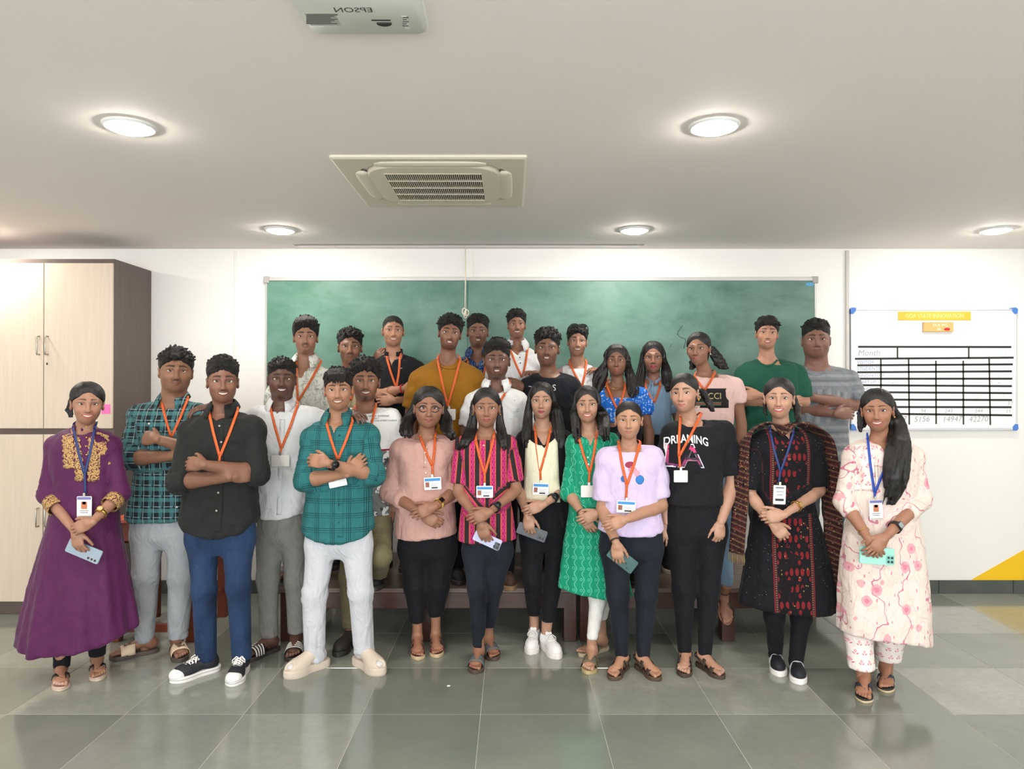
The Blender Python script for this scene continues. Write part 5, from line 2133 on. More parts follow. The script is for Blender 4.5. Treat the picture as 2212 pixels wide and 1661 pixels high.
def collar(s, mat, r=.063, tip=.058, open_=26, h=.030, drop=.036, z=.028, stand=False):
    """shirt collar round the neck; open_ = half angle of the front opening in degrees"""
    n = 25
    up = unit(s.hc - s.nb)
    V = []
    rows = 3 if stand else 5
    k_ = s.hs
    for i in range(n):
        th = math.radians(open_ + (360 - 2 * open_) * i / (n - 1))
        fr = (1 + math.cos(th)) / 2              # 1 at the front
        edge = max(0.0, 1 - min(i, n - 1 - i) / 5.0)
        d = V3(math.sin(th), -math.cos(th), 0)
        c = s.nb + V3(0, .004, z - .012 * fr)
        rr_ = r * k_
        tilt = V3(0, 0, .026 * (1 - fr) - .006)
        base_ = c + d * (rr_ + .004) + tilt * .4
        topp = c + d * rr_ + tilt + V3(0, 0, h * .8)
        topo = c + d * (rr_ + .006) + tilt + V3(0, 0, h * .82)
        low = c + d * (rr_ + .026 + .012 * fr) + tilt + V3(0, 0, h * .8 - drop - .012 * edge)
        lowt = low + V3(math.sin(th) * .008, -.012, -tip * .55) * edge
        if stand:
            V += [base_ - V3(0, 0, .012), (base_ + topp) / 2, topp]
        else:
            V += [base_ - V3(0, 0, .01), topp, topo, (topo + lowt) / 2 + d * .003, lowt]
    V = np.array(V)
    V2, Q2 = shell(V, grid_q(n, rows)[:, ::-1], .003)
    o = mesh_obj('collar', V2, Q2, mat, s.root)
    attr_vec(o, 'pc', V2)
    return o


def buttons(s, pts, mat, r=.0055):
    for u, v in pts:
        c = s.fpt(u, v, .003)
        V, Fc = ring_prof([(0.0, .0024), (r * .8, .0022), (r, .0008), (r, -.002)], 10)
        mesh_obj('button', [(c[0] + a, c[1] - z, c[2] + b) for a, b, z in V], [f[::-1] for f in Fc], mat, s.root)


def seam(s, uvs, mat, w=.004, off=.002, name='placket', t=.002):
    V, Q = s.drape_strip(uvs, w, off, t=t)
    o = mesh_obj(name, V, Q, mat, s.root)
    attr_vec(o, 'pc', V)
    return o


def watch(s, i, t, mface, mband, face=.019, square=False, label=None, wide=.020, side=(0, -1, .25)):
    """wrist watch on arm i, t = place along the forearm 0..1"""
    S_, E, Wr = s.arm[i]
    a = unit(Wr - E)
    c = E + (Wr - E) * t
    k = s.ru / .049
    r = (.0395 + (.0255 - .0395) * max(0, (t - .26) / .74)) * k + .001
    o = mesh_obj('watch', *ring_geo(c, a, r, .0035, wide), mband, s.root)
    nh = unit(V3(*side) - a * (V3(*side) @ a))
    yh = np.cross(nh, a)
    q = c + nh * (r + .006)
    if square:
        mesh_obj('watch_case', *slab_geo(q, yh, a, nh, face * 2, face * 2.2, .009, .006), mband if label != 'gold' else m_gold, o, False)
        mesh_obj('watch_face', *slab_geo(q + nh * .005, yh, a, nh, face * 1.6, face * 1.8, .002, .004), mface, o, False)
    else:
        V, Fc = ring_prof([(0.0, .006), (face * .78, .006), (face * .8, .0075), (face * .95, .0075), (face, .004), (face, -.005)], 24)
        mesh_obj('watch_case', [q + yh * x + a * y + nh * z for x, y, z in V], Fc, mband if label != 'gold' else m_gold, o)
        V, Fc = ring_prof([(0.0, .0068), (face * .78, .0068), (face * .78, .005)], 24)
        mesh_obj('watch_face', [q + yh * x + a * y + nh * z for x, y, z in V], Fc, mface, o)
    return o


def bangle(s, i, t, mat, w=.004, name='bracelet', th=.002):
    S_, E, Wr = s.arm[i]
    k = s.ru / .049
    r = (.0395 + (.0255 - .0395) * max(0, (t - .26) / .74)) * k + .0015
    mesh_obj(name, *ring_geo(E + (Wr - E) * t, Wr - E, r, th, w), mat, s.root)


m_gold = plain((212, 168, 84), .3, .9)


def phone(s, label, u, v, dy, w_px, h_px, rot, cbody, ccam, cams=((-.30, .36), (-.30, .20)), nrm=(0, -1, .1), clen=(28, 26, 30), bump=None):
    """phone held in the hand: a thing of its own"""
    c = s.L(u, v, dy)
    o = empty('phone', (s.root.location.x + c[0], s.root.location.y + c[1], s.root.location.z + c[2]), label, 'phone')
    t = math.radians(rot)
    nh = unit(nrm)
    yh = unit(V3(math.sin(t), 0, math.cos(t)) - nh * (V3(math.sin(t), 0, math.cos(t)) @ nh))
    xh = np.cross(yh, nh) * -1
    xh = np.cross(nh, yh) * -1
    w, h = s.px(w_px, dy), s.px(h_px, dy)
    mesh_obj('case', *slab_geo((0, 0, 0), xh, yh, nh, w, h, .009, .009), plain(cbody, .25, .1), o, False)
    if bump:
        a, b, bw, bh = bump
        mesh_obj('camera_bump', *slab_geo(xh * a * w + yh * b * h + nh * .005, xh, yh, nh, bw * w, bh * h, .003, .004), plain(ccam, .3), o, False)
    for a, b in cams:
        V, Fc = ring_prof([(0.0, .0015), (.0042, .0015), (.0055, .003), (.006, 0)], 14)
        q = xh * a * w + yh * b * h + nh * (.0055 if bump else .0045)
        mesh_obj('camera_lens', [q + xh * x + yh * y + nh * z for x, y, z in V], Fc, plain(clen, .15), o)
    return o


def earring(s, sg, mat=None, r=.005, drop=.0):
    w = s.p.get('fw', 1.0)
    c = s.hw(V3(sg * .080 * w, -.004, -.040 - drop))
    n = 8
    V, Fc = ring_prof([(0.001, r), (r * .7, r * .7), (r, 0), (r * .7, -r * .7), (0.001, -r)], n)
    mesh_obj('earring', np.array(V) + c, Fc, mat or m_gold, s.root)


def chain_neck(s, pts, mat=None, r=.0013, off=.004, pend=None):
    """fine neck chain through pixel points, lying on the skin"""
    P = []
    for u, v in pts:
        q = s.L(u, v, -.09)
        P.append(q)
    # keep just in front of neck and chest
    ys = []
    for k, q in enumerate(P):
        t = k / (len(P) - 1)
        a = abs(2 * t - 1)
        q[1] = (s.nb[1] - .060) * a + (s.rows[-1][2] - s.rows[-1][4] * .80) * (1 - a)
    mesh_obj('necklace', *tube(P, r, 6), mat or m_gold, s.root)


# ------------------------------------------------------------------ footwear
def fw_obj(s, name, VF, mat, parent, ank, M, sc=1.0, pitch=0.0, smooth=False, zoff=0):
    V = place_foot(np.asarray(VF[0], float) + V3(0, 0, zoff), ank, M, sc, pitch)
    return mesh_obj(name, V, VF[1], mat, parent, smooth)


def footwear(s, i, ank, ang, kind, opt, base):
    side = 1 if i == 0 else -1
    sc = opt.get('sc', (1.0 if not s.fem else .90) * 1.0)
    M = foot_frame(ank, ang)
    pitch = opt.get('pitch', 0.0)
    K = dict(s=s, ank=ank, M=M, sc=sc, pitch=pitch)
    def mk(name, VF, mat, parent, smooth=False):
        return fw_obj(s, name, VF, mat, parent, ank, M, sc, pitch, smooth)
    bare = kind in ('flipflop', 'slide', 'sandal', 'sandal_back', 'thin')
    th = opt.get('th', .024)
    if bare:
        V, Q, nail = build_foot(ank, ang, side, sc, th, True, pitch)
        C = np.tile(base, (len(V), 1)) * V3(1.0, .97, .96)
        nc = skin_rgb(opt.get('nail', (206, 160, 140)))
        C = C * (1 - nail[:, None] * .8) + nc * nail[:, None] * .8
        s.skin_add(V, Q, C)
        root_name = {'flipflop': 'flip_flop', 'slide': 'slide_sandal', 'sandal': 'sandal', 'sandal_back': 'sandal', 'thin': 'sandal'}[kind]
        P = sole_outline(side=side, w=.050 if kind == 'slide' else .047)
        cs, cst = opt['sole'], opt['strap']
        if kind == 'flipflop':
            so = mk(root_name, sole_geo(P, 0, th * .55), plain(opt.get('under', (210, 190, 160)), .6), s.root)
            mk('insole', sole_geo(P, th * .55, th), plain(cs, .6), so)
            mt = plain(cst, .5)
            tp = V3(.132, .018 * side, 0)
            for yy in (-1, 1):
                pts = [(tp[0], tp[1], th + .008), (.120, tp[1] + yy * .008, th + .034), (.088, yy * .026, th + .046), (.055, yy * .042, th + .026), (.040, yy * .047, th)]
                V_ = []
                for k, q in enumerate(pts):
                    w = (.006, .016, .023, .024, .020)[k]
                    V_ += [(q[0] - w * .8, q[1], q[2] + .002), (q[0], q[1], q[2] + .004), (q[0] + w * .8, q[1], q[2] + .002)]
                V2, Q2 = shell(V_, grid_q(5, 3) if yy < 0 else grid_q(5, 3)[:, ::-1], .003)
                mk('strap', (V2, Q2), mt, so, True)
            mk('toe_post', tube([(tp[0], tp[1], th - .002), (tp[0], tp[1], th + .03)], .004, 6), mt, so, True)
        else:
            so = mk(root_name, sole_geo(P, 0, th), plain(cs, .6), s.root)
            if opt.get('rim'):
                mk('insole', sole_geo([(a * .98, b * .96) for a, b in P], th - .002, th + .003, .001), plain(opt['rim'], .6), so)
            mt = opt['strap'] if not isinstance(opt['strap'], tuple) else plain(cst, .6)
            if kind == 'slide':
                mk('strap', band_geo(.058, .132, .047, .052, .062, .044, th - .004), mt, so, True)
                if opt.get('stripes'):
                    for k in range(opt['stripes']):
                        xa = .066 + k * .017
                        t0 = (xa - .058) / .074
                        mk('stripe', band_geo(xa, xa + .008, .047 + .005 * t0 + .0012, .047 + .005 * t0 + .0018, .062 - .018 * t0 + .0018, .060 - .018 * t0 + .0005, th - .004, t=.0015), plain((232, 228, 220), .6), so, True)
                if opt.get('logo'):
                    # lettering and swoosh on the band
                    ml = plain((28, 30, 32), .5)
                    def onband(x, y):
                        t0 = (x - .058) / .074
                        w, hh_ = .047 + .005 * t0, .062 - .018 * t0
                        ca = max(-1, min(1, abs(y) / w)) ** (1 / .75)
                        return (x, y, th - .004 + hh_ * max(0, 1 - ca * ca) ** .4 + .0055)
                    V_, F_ = text_geo('NIKE', .024, shear=.3)
                    mk('lettering', ([onband(.086 - b, -a * .95) for a, b, _ in V_], F_), ml, so)
                    sw = [(-.026, .004), (-.022, -.004), (-.012, -.008), (.004, -.003), (.030, .008), (.004, .001), (-.010, -.001), (-.016, .002), (-.022, .009)]
                    mk('swoosh', ([onband(.108 - b, -a) for a, b in sw], [tuple(range(len(sw)))]), ml, so)
            elif kind in ('sandal', 'sandal_back'):
                mk('strap', band_geo(.100, .132, .050, .050, .044, .036, th - .004, skew=.006 * side), mt, so, True)
                mk('strap', band_geo(.030, .056, .041, .045, .074, .062, th - .004, skew=-.004 * side), mt, so, True)
                if kind == 'sandal_back':
                    V_ = []
                    for k in range(13):
                        a = -math.pi / 2 + math.pi * k / 12
                        for zz in (.040, .056):
                            V_.append((-.030 - .044 * math.cos(a) if True else 0, .041 * math.sin(a), th + zz))
                    mk('heel_strap', shell(V_, grid_q(13, 2), .003), mt, so, True)
                    for yy in (-1, 1):
                        mk('side_strap', shell([(-.030, yy * .041, th + .040), (-.030, yy * .041, th + .056), (.040, yy * .044, th + .014), (.040, yy * .044, th + .032)], grid_q(2, 2), .003), mt, so, True)
            else:
                for k, (xa, sk) in enumerate(((.095, .02), (.06, -.03))):
                    mk('strap', band_geo(xa, xa + .007, .044, .044, .046 + .02 * k, .044 + .02 * k, th - .004, skew=sk * side), mt, so, True)
                mk('ankle_strap', ring_geo((-.012, 0, th + .09), (0, 0, 1), .036, .003, .008), mt, so, True)
        return
    if kind == 'pod':        # thick foam slide over a sock
        V, Q = shoe_geo(side, top=.085, toe=.05, z0=.035)
        so = mk('foam_slide', sole_geo(sole_outline(-.088, .200, .055, side), 0, .042, .010), opt['m'], s.root, False)
        f = Field((.0, -.075, .02), (.215, .075, .14), .005)
        f.add(cap((.02, 0, .085), (.11, 0, .052), .040, .038), .02)
        f.add(ell((.115, .002 * side, .045), (.075, .052, .040)), .02)
        f.sub(ell((.188, .008 * side, .066), (.036, .028, .026)), .006)
        f.cut(lambda X_, Y_, Z_: np.maximum(.03 - Z_, (.035 - X_) * .8 + (Z_ - .10) * .5) + 0 * Y_)
        V, Q = f.mesh(1)
        mk('upper', (V, Q), opt['m'], so, True)
        f = Field((-.09, -.065, .03), (.205, .065, .19), .0055)
        f.add(ell((-.030, 0, .070), (.038, .030, .036)), .01)
        f.add(cap((-.01, 0, .085), (.10, 0, .055), .034, .026), .02)
        f.add(ell((.130, .004 * side, .052), (.048, .036, .020)), .015)
        f.add(cap((-.012, 0, .08), (-.012, 0, .18), .036, .035), .02)
        V, Q = f.mesh(1)
        mk('sock', (V, Q), plain((216, 214, 214), .9), s.root, True)
        return
    # closed shoes
    th = .030 if kind in ('sneaker', 'slipon') else .026
    tops = {'canvas': .095, 'sneaker': .078, 'slipon': .058, 'shoe': .075}[kind]
    nm = {'canvas': 'canvas_shoe', 'sneaker': 'trainer', 'slipon': 'slip_on_shoe', 'shoe': 'shoe'}[kind]
    V, Q = shoe_geo(side, top=tops, z0=th)
    so = mk(nm, (V, Q), opt['m'] if not isinstance(opt['m'], tuple) else plain(opt['m'], .7), s.root, True)
    P = sole_outline(-.084, .194, .050, side, waist=.9)
    mk('sole', sole_geo(P, 0, th + .004, .005), plain(opt.get('sole', (236, 234, 230)), .5), so)
    # the leg inside
    f = Field((-.075, -.06, .05), (.06, .06, .20), .007)
    f.add(cap((-.014, 0, .07), (-.014, 0, .19), .034, .033), .01)
    V, Q = f.mesh(1)
    V = place_foot(V, ank, M, sc, pitch)
    s.skin_add(V, Q, np.tile(base, (len(V), 1)))
    if kind == 'canvas':
        f = Field((.09, -.07, .01), (.215, .07, .10), .0055)
        f.add(ell((.152, .005 * side, th + .010), (.046, .043, .034)), .01)
        f.cut(lambda X_, Y_, Z_: np.maximum((.126 - X_), th - .004 - Z_) + 0 * Y_)
        V, Q = f.mesh(1)
        mk('toe_cap', (V, Q), plain((236, 236, 234), .4), so, True)
        mk('sole_stripe', sole_geo([(a * 1.005, b * 1.012) for a, b in P], .016, .019, .001), plain((30, 30, 34), .5), so)
    if kind in ('canvas', 'sneaker'):
        ml = plain((238, 236, 232), .8)
        nl = 6
        for k in range(nl):
            x0 = .040 + .082 * k / (nl - 1)
            z_ = th + np.interp(x0, [.0, .03, .105, .13], [.084, .077, .053, .049])
            for sg in (-1, 1):
                pts = [(x0 + .010, sg * .024, z_ - .010), (x0 + .004, sg * .012, z_ + .002), (x0 - .003, 0, z_ + .006), (x0 - .010, -sg * .014, z_ + .006), (x0 - .014, -sg * .024, z_ - .002)]
                mk('lace', tube(pts, .0032, 6), ml, so, True)
        for sg in (-1, 1):
            pts = [(.046, 0, th + .076), (.052, sg * .015, th + .084), (.064, sg * .032, th + .070), (.068, sg * .034, th + .056), (.056, sg * .016, th + .066)]
            mk('lace', tube(pts, .0032, 6), ml, so, True)
        if kind == 'sneaker':
            mk('tongue', slab_geo((.022, 0, th + .082), V3(0, 1, 0), unit(V3(-.6, 0, 1)), unit(V3(1, 0, .6)), .042, .036, .008, .012), plain((236, 236, 236), .7), so, False)
    if kind == 'slipon':
        for k in range(3):
            xa = .048 + k * .010
            mk('stripe', band_geo(xa, xa + .005, .043, .043, .064 - k * .003, .062 - k * .003, th - .002, t=.0015), plain((222, 222, 226), .6), so, True)

# ------------------------------------------------------------------ cloth patterns
def pat_plaid(M):
    x, z = M.x, M.z
    c = M.mix(M.noise(200, 2), (34, 44, 50), (24, 32, 37))
    vb = x.stripe(.062, .022)
    hb = z.stripe(.062, .022, .01)
    c = M.mix(vb * .62, c, (74, 124, 130))
    c = M.mix(hb * .55, c, (82, 134, 138))
    c = M.mix((x.stripe(.062, .004, .032) + z.stripe(.062, .004, .040)).mn(1) * .55, c, (168, 196, 198))
    return M.mix((x.stripe(.062, .012, .047) * z.stripe(.062, .012, .047)) * .8, c, (14, 18, 22))


def pat_check(M):
    x, z = M.x, M.z
    c = M.mix(M.noise(30, 3), (40, 104, 106), (50, 116, 118))
    l1 = x.stripe(.088, .0035) + x.stripe(.088, .0035, .010) + x.stripe(.088, .0025, .020)
    l2 = z.stripe(.080, .0035) + z.stripe(.080, .0035, .011) + z.stripe(.080, .0025, .022)
    return M.mix((l1 + l2).mn(1) * .85, c, (16, 52, 58))


def pat_magenta(M):
    x, z = M.x, M.z
    P = .060
    c = M.mix(M.noise(60, 2), (186, 26, 108), (162, 20, 92))
    dm = ((((x + .004) * (1 / .015)).fr() - .5).ab() * .9 + ((z * (1 / .034)).fr() - .5).ab())
    c = M.mix(dm.band(.36, .50) * .75, c, (216, 96, 148))
    c = M.mix(x.stripe(P, .026, 0), c, (44, 38, 40))
    o = x.stripe(P, .0045, .0045) + x.stripe(P, .0045, P - .026) + x.stripe(P, .0025, .013 + .014)
    return M.mix(o.mn(1) * .8, c, (214, 104, 58))


def pat_curls(M):
    x, z = M.x, M.z
    c = M.mix(M.noise(18, 3), (16, 136, 102), (24, 150, 116))
    P = .042
    xx = ((x * (1 / P)).fr() - .5) * P
    w = (z * 105.0).sin() * .0062
    l = (xx - w - .004).ab().lt(.0022)
    zz = ((z * (105.0 / 6.2832)).fr() - .25) * (6.2832 / 105.0)
    r = ((xx + .006) * (xx + .006) + zz * zz).pw(.5)
    ring = r.band(.0048, .0078)
    return M.mix((l + ring).mn(1) * .62, c, (122, 208, 180))


def pat_floral(M):
    x, z = M.x, M.z
    c = M.mix(M.noise(8, 3), (228, 212, 202), (235, 221, 212))
    n1, n2 = M.noise(7, 2) , M.noise(9, 2, sx=1.3)
    vine = ((((x * 7.5) + (n1 * 2.2)).fr() - .5) + ((z * 22.0) + (n2 * 4)).sin() * .16).ab().lt(.026)
    c = M.mix(vine * .85, c, (196, 104, 132))
    v = M.vor(10.5, sx=1.0, sy=.2, sz=.85)
    petal = ((M.noise(55, 2, sz=.4) * .12) + .20)
    c = M.mix((petal - v).gt(0) * .75, c, (224, 150, 164))
    c = M.mix(v.lt(.13) * .7, c, (222, 118, 146))
    v2 = M.vor(21, sx=2.2, sy=.2, sz=.8)
    c = M.mix(v2.lt(.16) * .75, c, (204, 96, 132))
    v3 = M.vor(15, feature='DISTANCE_TO_EDGE', sx=1, sy=.2, sz=.7)
    return M.mix(v3.lt(.012) * .35, c, (206, 150, 160))


def pat_buds(M):
    x, z = M.x, M.z
    c = M.mix(M.noise(8, 3), (240, 230, 222), (244, 236, 230))
    row = (z * (1 / .046)).fl()
    xx = (((x + row * .019) * (1 / .038)).fr() - .5).ab() * .038
    zz = ((z * (1 / .046)).fr() - .5) * .046
    bud = ((xx * 1.5) + (zz - .006).ab()).lt(.0105)
    wing = ((xx - .007).ab() + ((zz + .010) - xx * .7).ab() * 1.6).lt(.0062)
    c = M.mix(bud * .75, c, (226, 148, 164))
    return M.mix(wing * .9, c, (206, 78, 114))


def pat_ajrakh(M):
    x, z = M.x, M.z
    c = M.mix(M.noise(40, 2), (15, 16, 21), (20, 21, 27))
    v = M.vor(60, sx=1, sy=.25, sz=1, rnd=.6)
    c = M.mix(v.lt(.075), c, (196, 190, 178))
    inp = x.ab().lt(.088)
    P = .058
    xx = ((x * (1 / P)).fr() - .5) * P
    zz = ((z * (1 / .088)).fr() - .5) * .088
    blob = (((xx.ab() - .014) * (1 / .0095)).pw(2) + ((zz - .012) * (1 / .021)).pw(2)).lt(1)
    blob2 = ((xx * (1 / .0085)).pw(2) + ((zz + .026) * (1 / .013)).pw(2)).lt(1)
    b = M.mix((blob + blob2).mn(1) * M.noise(16, 2).gt(.45), (18, 16, 20), (120, 28, 34))
    v4 = M.vor(44, sx=1.4, sy=.2, sz=1.0, rnd=1)
    b = M.mix(v4.band(.10, .17) * M.noise(9, 1).gt(.55), b, (208, 178, 104))
    c = M.mix(inp, c, b)
    c = M.mix(x.ab().band(.088, .104) * (1.0), c, (58, 24, 28))
    c = M.mix(x.ab().band(.092, .101) * (z.stripe(.012, .006)), c, (120, 92, 74))
    return M.mix(x.ab().band(.104, .109), c, (126, 30, 38))


def pat_dupatta(M):
    x, z = M.x, M.z
    c = M.mix(M.noise(50, 3), (40, 22, 26), (62, 36, 34))
    l = (z + x * .35)
    c = M.mix(l.stripe(.030, .010) * .8, c, (110, 78, 58))
    c = M.mix(M.vor(60, sy=.4).lt(.16) * .8, c, (196, 170, 128))
    c = M.mix(l.stripe(.060, .012, .02) * M.vor(80).lt(.3), c, (150, 40, 44))
    return c


def pat_leaf(M):
    x, z = M.x, M.z
    c = M.mix(M.noise(9, 3), (226, 226, 216), (214, 216, 206))
    l = ((x * 5 + z * 3) + M.noise(16, 3, dist=2.0) * 2.6).fr()
    c = M.mix((l - .5).ab().lt(.10) * .6, c, (128, 138, 124))
    return M.mix(M.noise(60, 3, sz=.4).gt(.60) * .4, c, (120, 130, 118))


def pat_batik(M):
    c = M.mix(M.noise(24, 4, dist=1.6).gt(.52), (24, 34, 66), (44, 84, 150))
    return M.mix(M.noise(50, 4, dist=2).gt(.60) * .8, c, (130, 170, 206))


def pat_specks(M):
    c = M.mix(M.noise(9, 3), (226, 228, 228), (234, 235, 235))
    v = M.vor(26, sx=1.0, sy=.2, sz=1.9)
    return M.mix(v.lt(.105) * .9, c, (74, 84, 92))


def pat_bluefloral(M):
    c = M.mix(M.noise(20, 2), (22, 96, 196), (30, 112, 212))
    v = M.vor(58, sy=.5)
    return M.mix(v.lt(.38) * M.noise(140, 2).gt(.46) * .85, c, (196, 218, 236))


def pat_grey(M):
    c = M.mix(M.noise(60, 2, sx=.3, sz=2), (116, 120, 126), (128, 132, 138))
    z = M.z
    c = M.mix(z.stripe(.060, .022) * .4, c, (160, 164, 168))
    return M.mix(z.stripe(.120, .014, .03) * .45, c, (86, 90, 96))


def pat_camo(M):
    z = M.z
    c = M.mix(M.noise(9, 3), (232, 232, 230), (238, 238, 237))
    q = M.mix(M.noise(13, 2, dist=1.2).gt(.47), (214, 214, 212), (112, 114, 112))
    q = M.mix(M.noise(11, 2, dist=1.8, sx=1.1).gt(.56), q, (66, 68, 70))
    lim = 1.20
    q2 = M.mix((M.x.ab().lt(.17) * z.lt(lim)), c, q)
    return M.mix(z.band(lim, lim + .010) * M.x.ab().lt(.17), q2, (150, 22, 50))


def pat_raglan(M):
    c = M.mix(M.noise(9, 3), (232, 230, 230), (238, 237, 237))
    return M.mix((M.x.ab().gt(.105) + M.z.gt(1.405)).mn(1), c, (196, 158, 160))


def pat_denim(a, b):
    def f(M):
        n = M.noise(3.5, 3, sx=2, sz=1)
        c = M.mix(((n * 2.4) + -.7).mx(0).mn(1), a, b)
        return M.mix(M.noise(300, 2) * .25, c, (a[0] // 2, a[1] // 2, a[2] // 2))
    return f


def pat_la(M):
    return M.mix(M.noise(40, 2), (24, 25, 29), (30, 31, 35))


def pat_two(a, b, sc=25):
    return lambda M: M.mix(M.noise(sc, 3), a, b)


# ------------------------------------------------------------------ spec helpers
def hemv(*uv):
    us, vs = [q[0] for q in uv], [q[1] for q in uv]
    def f(s, X_, Y_):
        u = CX + (X_ + s.X0) * FP / s.d
        v = np.interp(u, us, vs).astype(np.float32)
        return HC - (v - HY) * s.d / FP - s.g + Y_ * 0
    return f


def foldd(z0, z1, a0, a1, n=8, p=1.0, tw=1.5):
    return dict(z=[z1, z0], a=[a1, a0], n=n, p=p, tw=tw)


def back_rows(sL, sR, v, hem, wd=8, ppm=320):
    """torso of someone mostly hidden behind others"""
    return [(v + 2, sL + .10 * ppm, sR - .10 * ppm, .085), (v + 30, sL + .058 * ppm, sR - .058 * ppm, .108), (v + 75, sL + .05 * ppm, sR - .05 * ppm, .118),
            (v + 130, sL + .06 * ppm, sR - .06 * ppm, .108), (hem, sL + .055 * ppm, sR - .055 * ppm, .112)]


def back_bot(u, v0, g_v, mat, half=38, sp=24, r=(.088, .062, .050), name='trousers'):
    """legs of someone in the back row: u centre, v0 waist row, g_v row of the feet"""
    kv = v0 + (g_v - v0) * .52
    return dict(m=mat, name=name, waist=v0 - 14, hip=[(v0 - 16, u - half, u + half, .11), (v0 + 14, u - half - 2, u + half + 2, .118), (v0 + 40, u - half, u + half, .112)], r=r,
                legs=[[(u - sp + 4, v0 + 24, 0), (u - sp, kv, -.02), (u - sp, g_v - 22, 0)], [(u + sp - 4, v0 + 24, 0), (u + sp, kv, -.02), (u + sp, g_v - 22, 0)]],
                cuff=[(u - sp, g_v - 20), (u + sp, g_v - 20)], h=.015)


DK = (26, 26, 30)
m_black = cloth('black_cotton', DK, .85, pat_two((22, 22, 26), (32, 32, 37)), 1.0)
m_blackt = cloth('black_trouser', DK, .8, pat_two((17, 18, 22), (26, 27, 32)), .9)
m_navyt = cloth('dark_navy_denim', DK, .8, pat_denim((22, 26, 34), (36, 42, 52)), .9)
m_greyt = cloth('grey_trouser', DK, .85, pat_two((116, 116, 112), (138, 137, 132)), 1.0)
m_lgreyj = cloth('light_grey_jeans', DK, .85, pat_denim((160, 164, 168), (186, 190, 194)), 1.0)
m_jeans = cloth('blue_jeans', DK, .8, pat_denim((24, 40, 66), (46, 72, 110)), 1.0)
m_whitet = cloth('white_jeans', DK, .85, pat_two((192, 194, 201), (204, 206, 212), 9), 1.3)
m_olive = cloth('olive_trouser', DK, .85, pat_two((104, 96, 70), (128, 120, 90)), 1.1)
m_lblue = cloth('light_blue_jeans', DK, .85, pat_denim((110, 142, 172), (150, 180, 206)), 1.0)
m_dgrey = cloth('dark_grey_trouser', DK, .85, pat_two((58, 64, 68), (72, 78, 82)), 1.0)

m_shoe_dk = plain((30, 28, 28), .5)

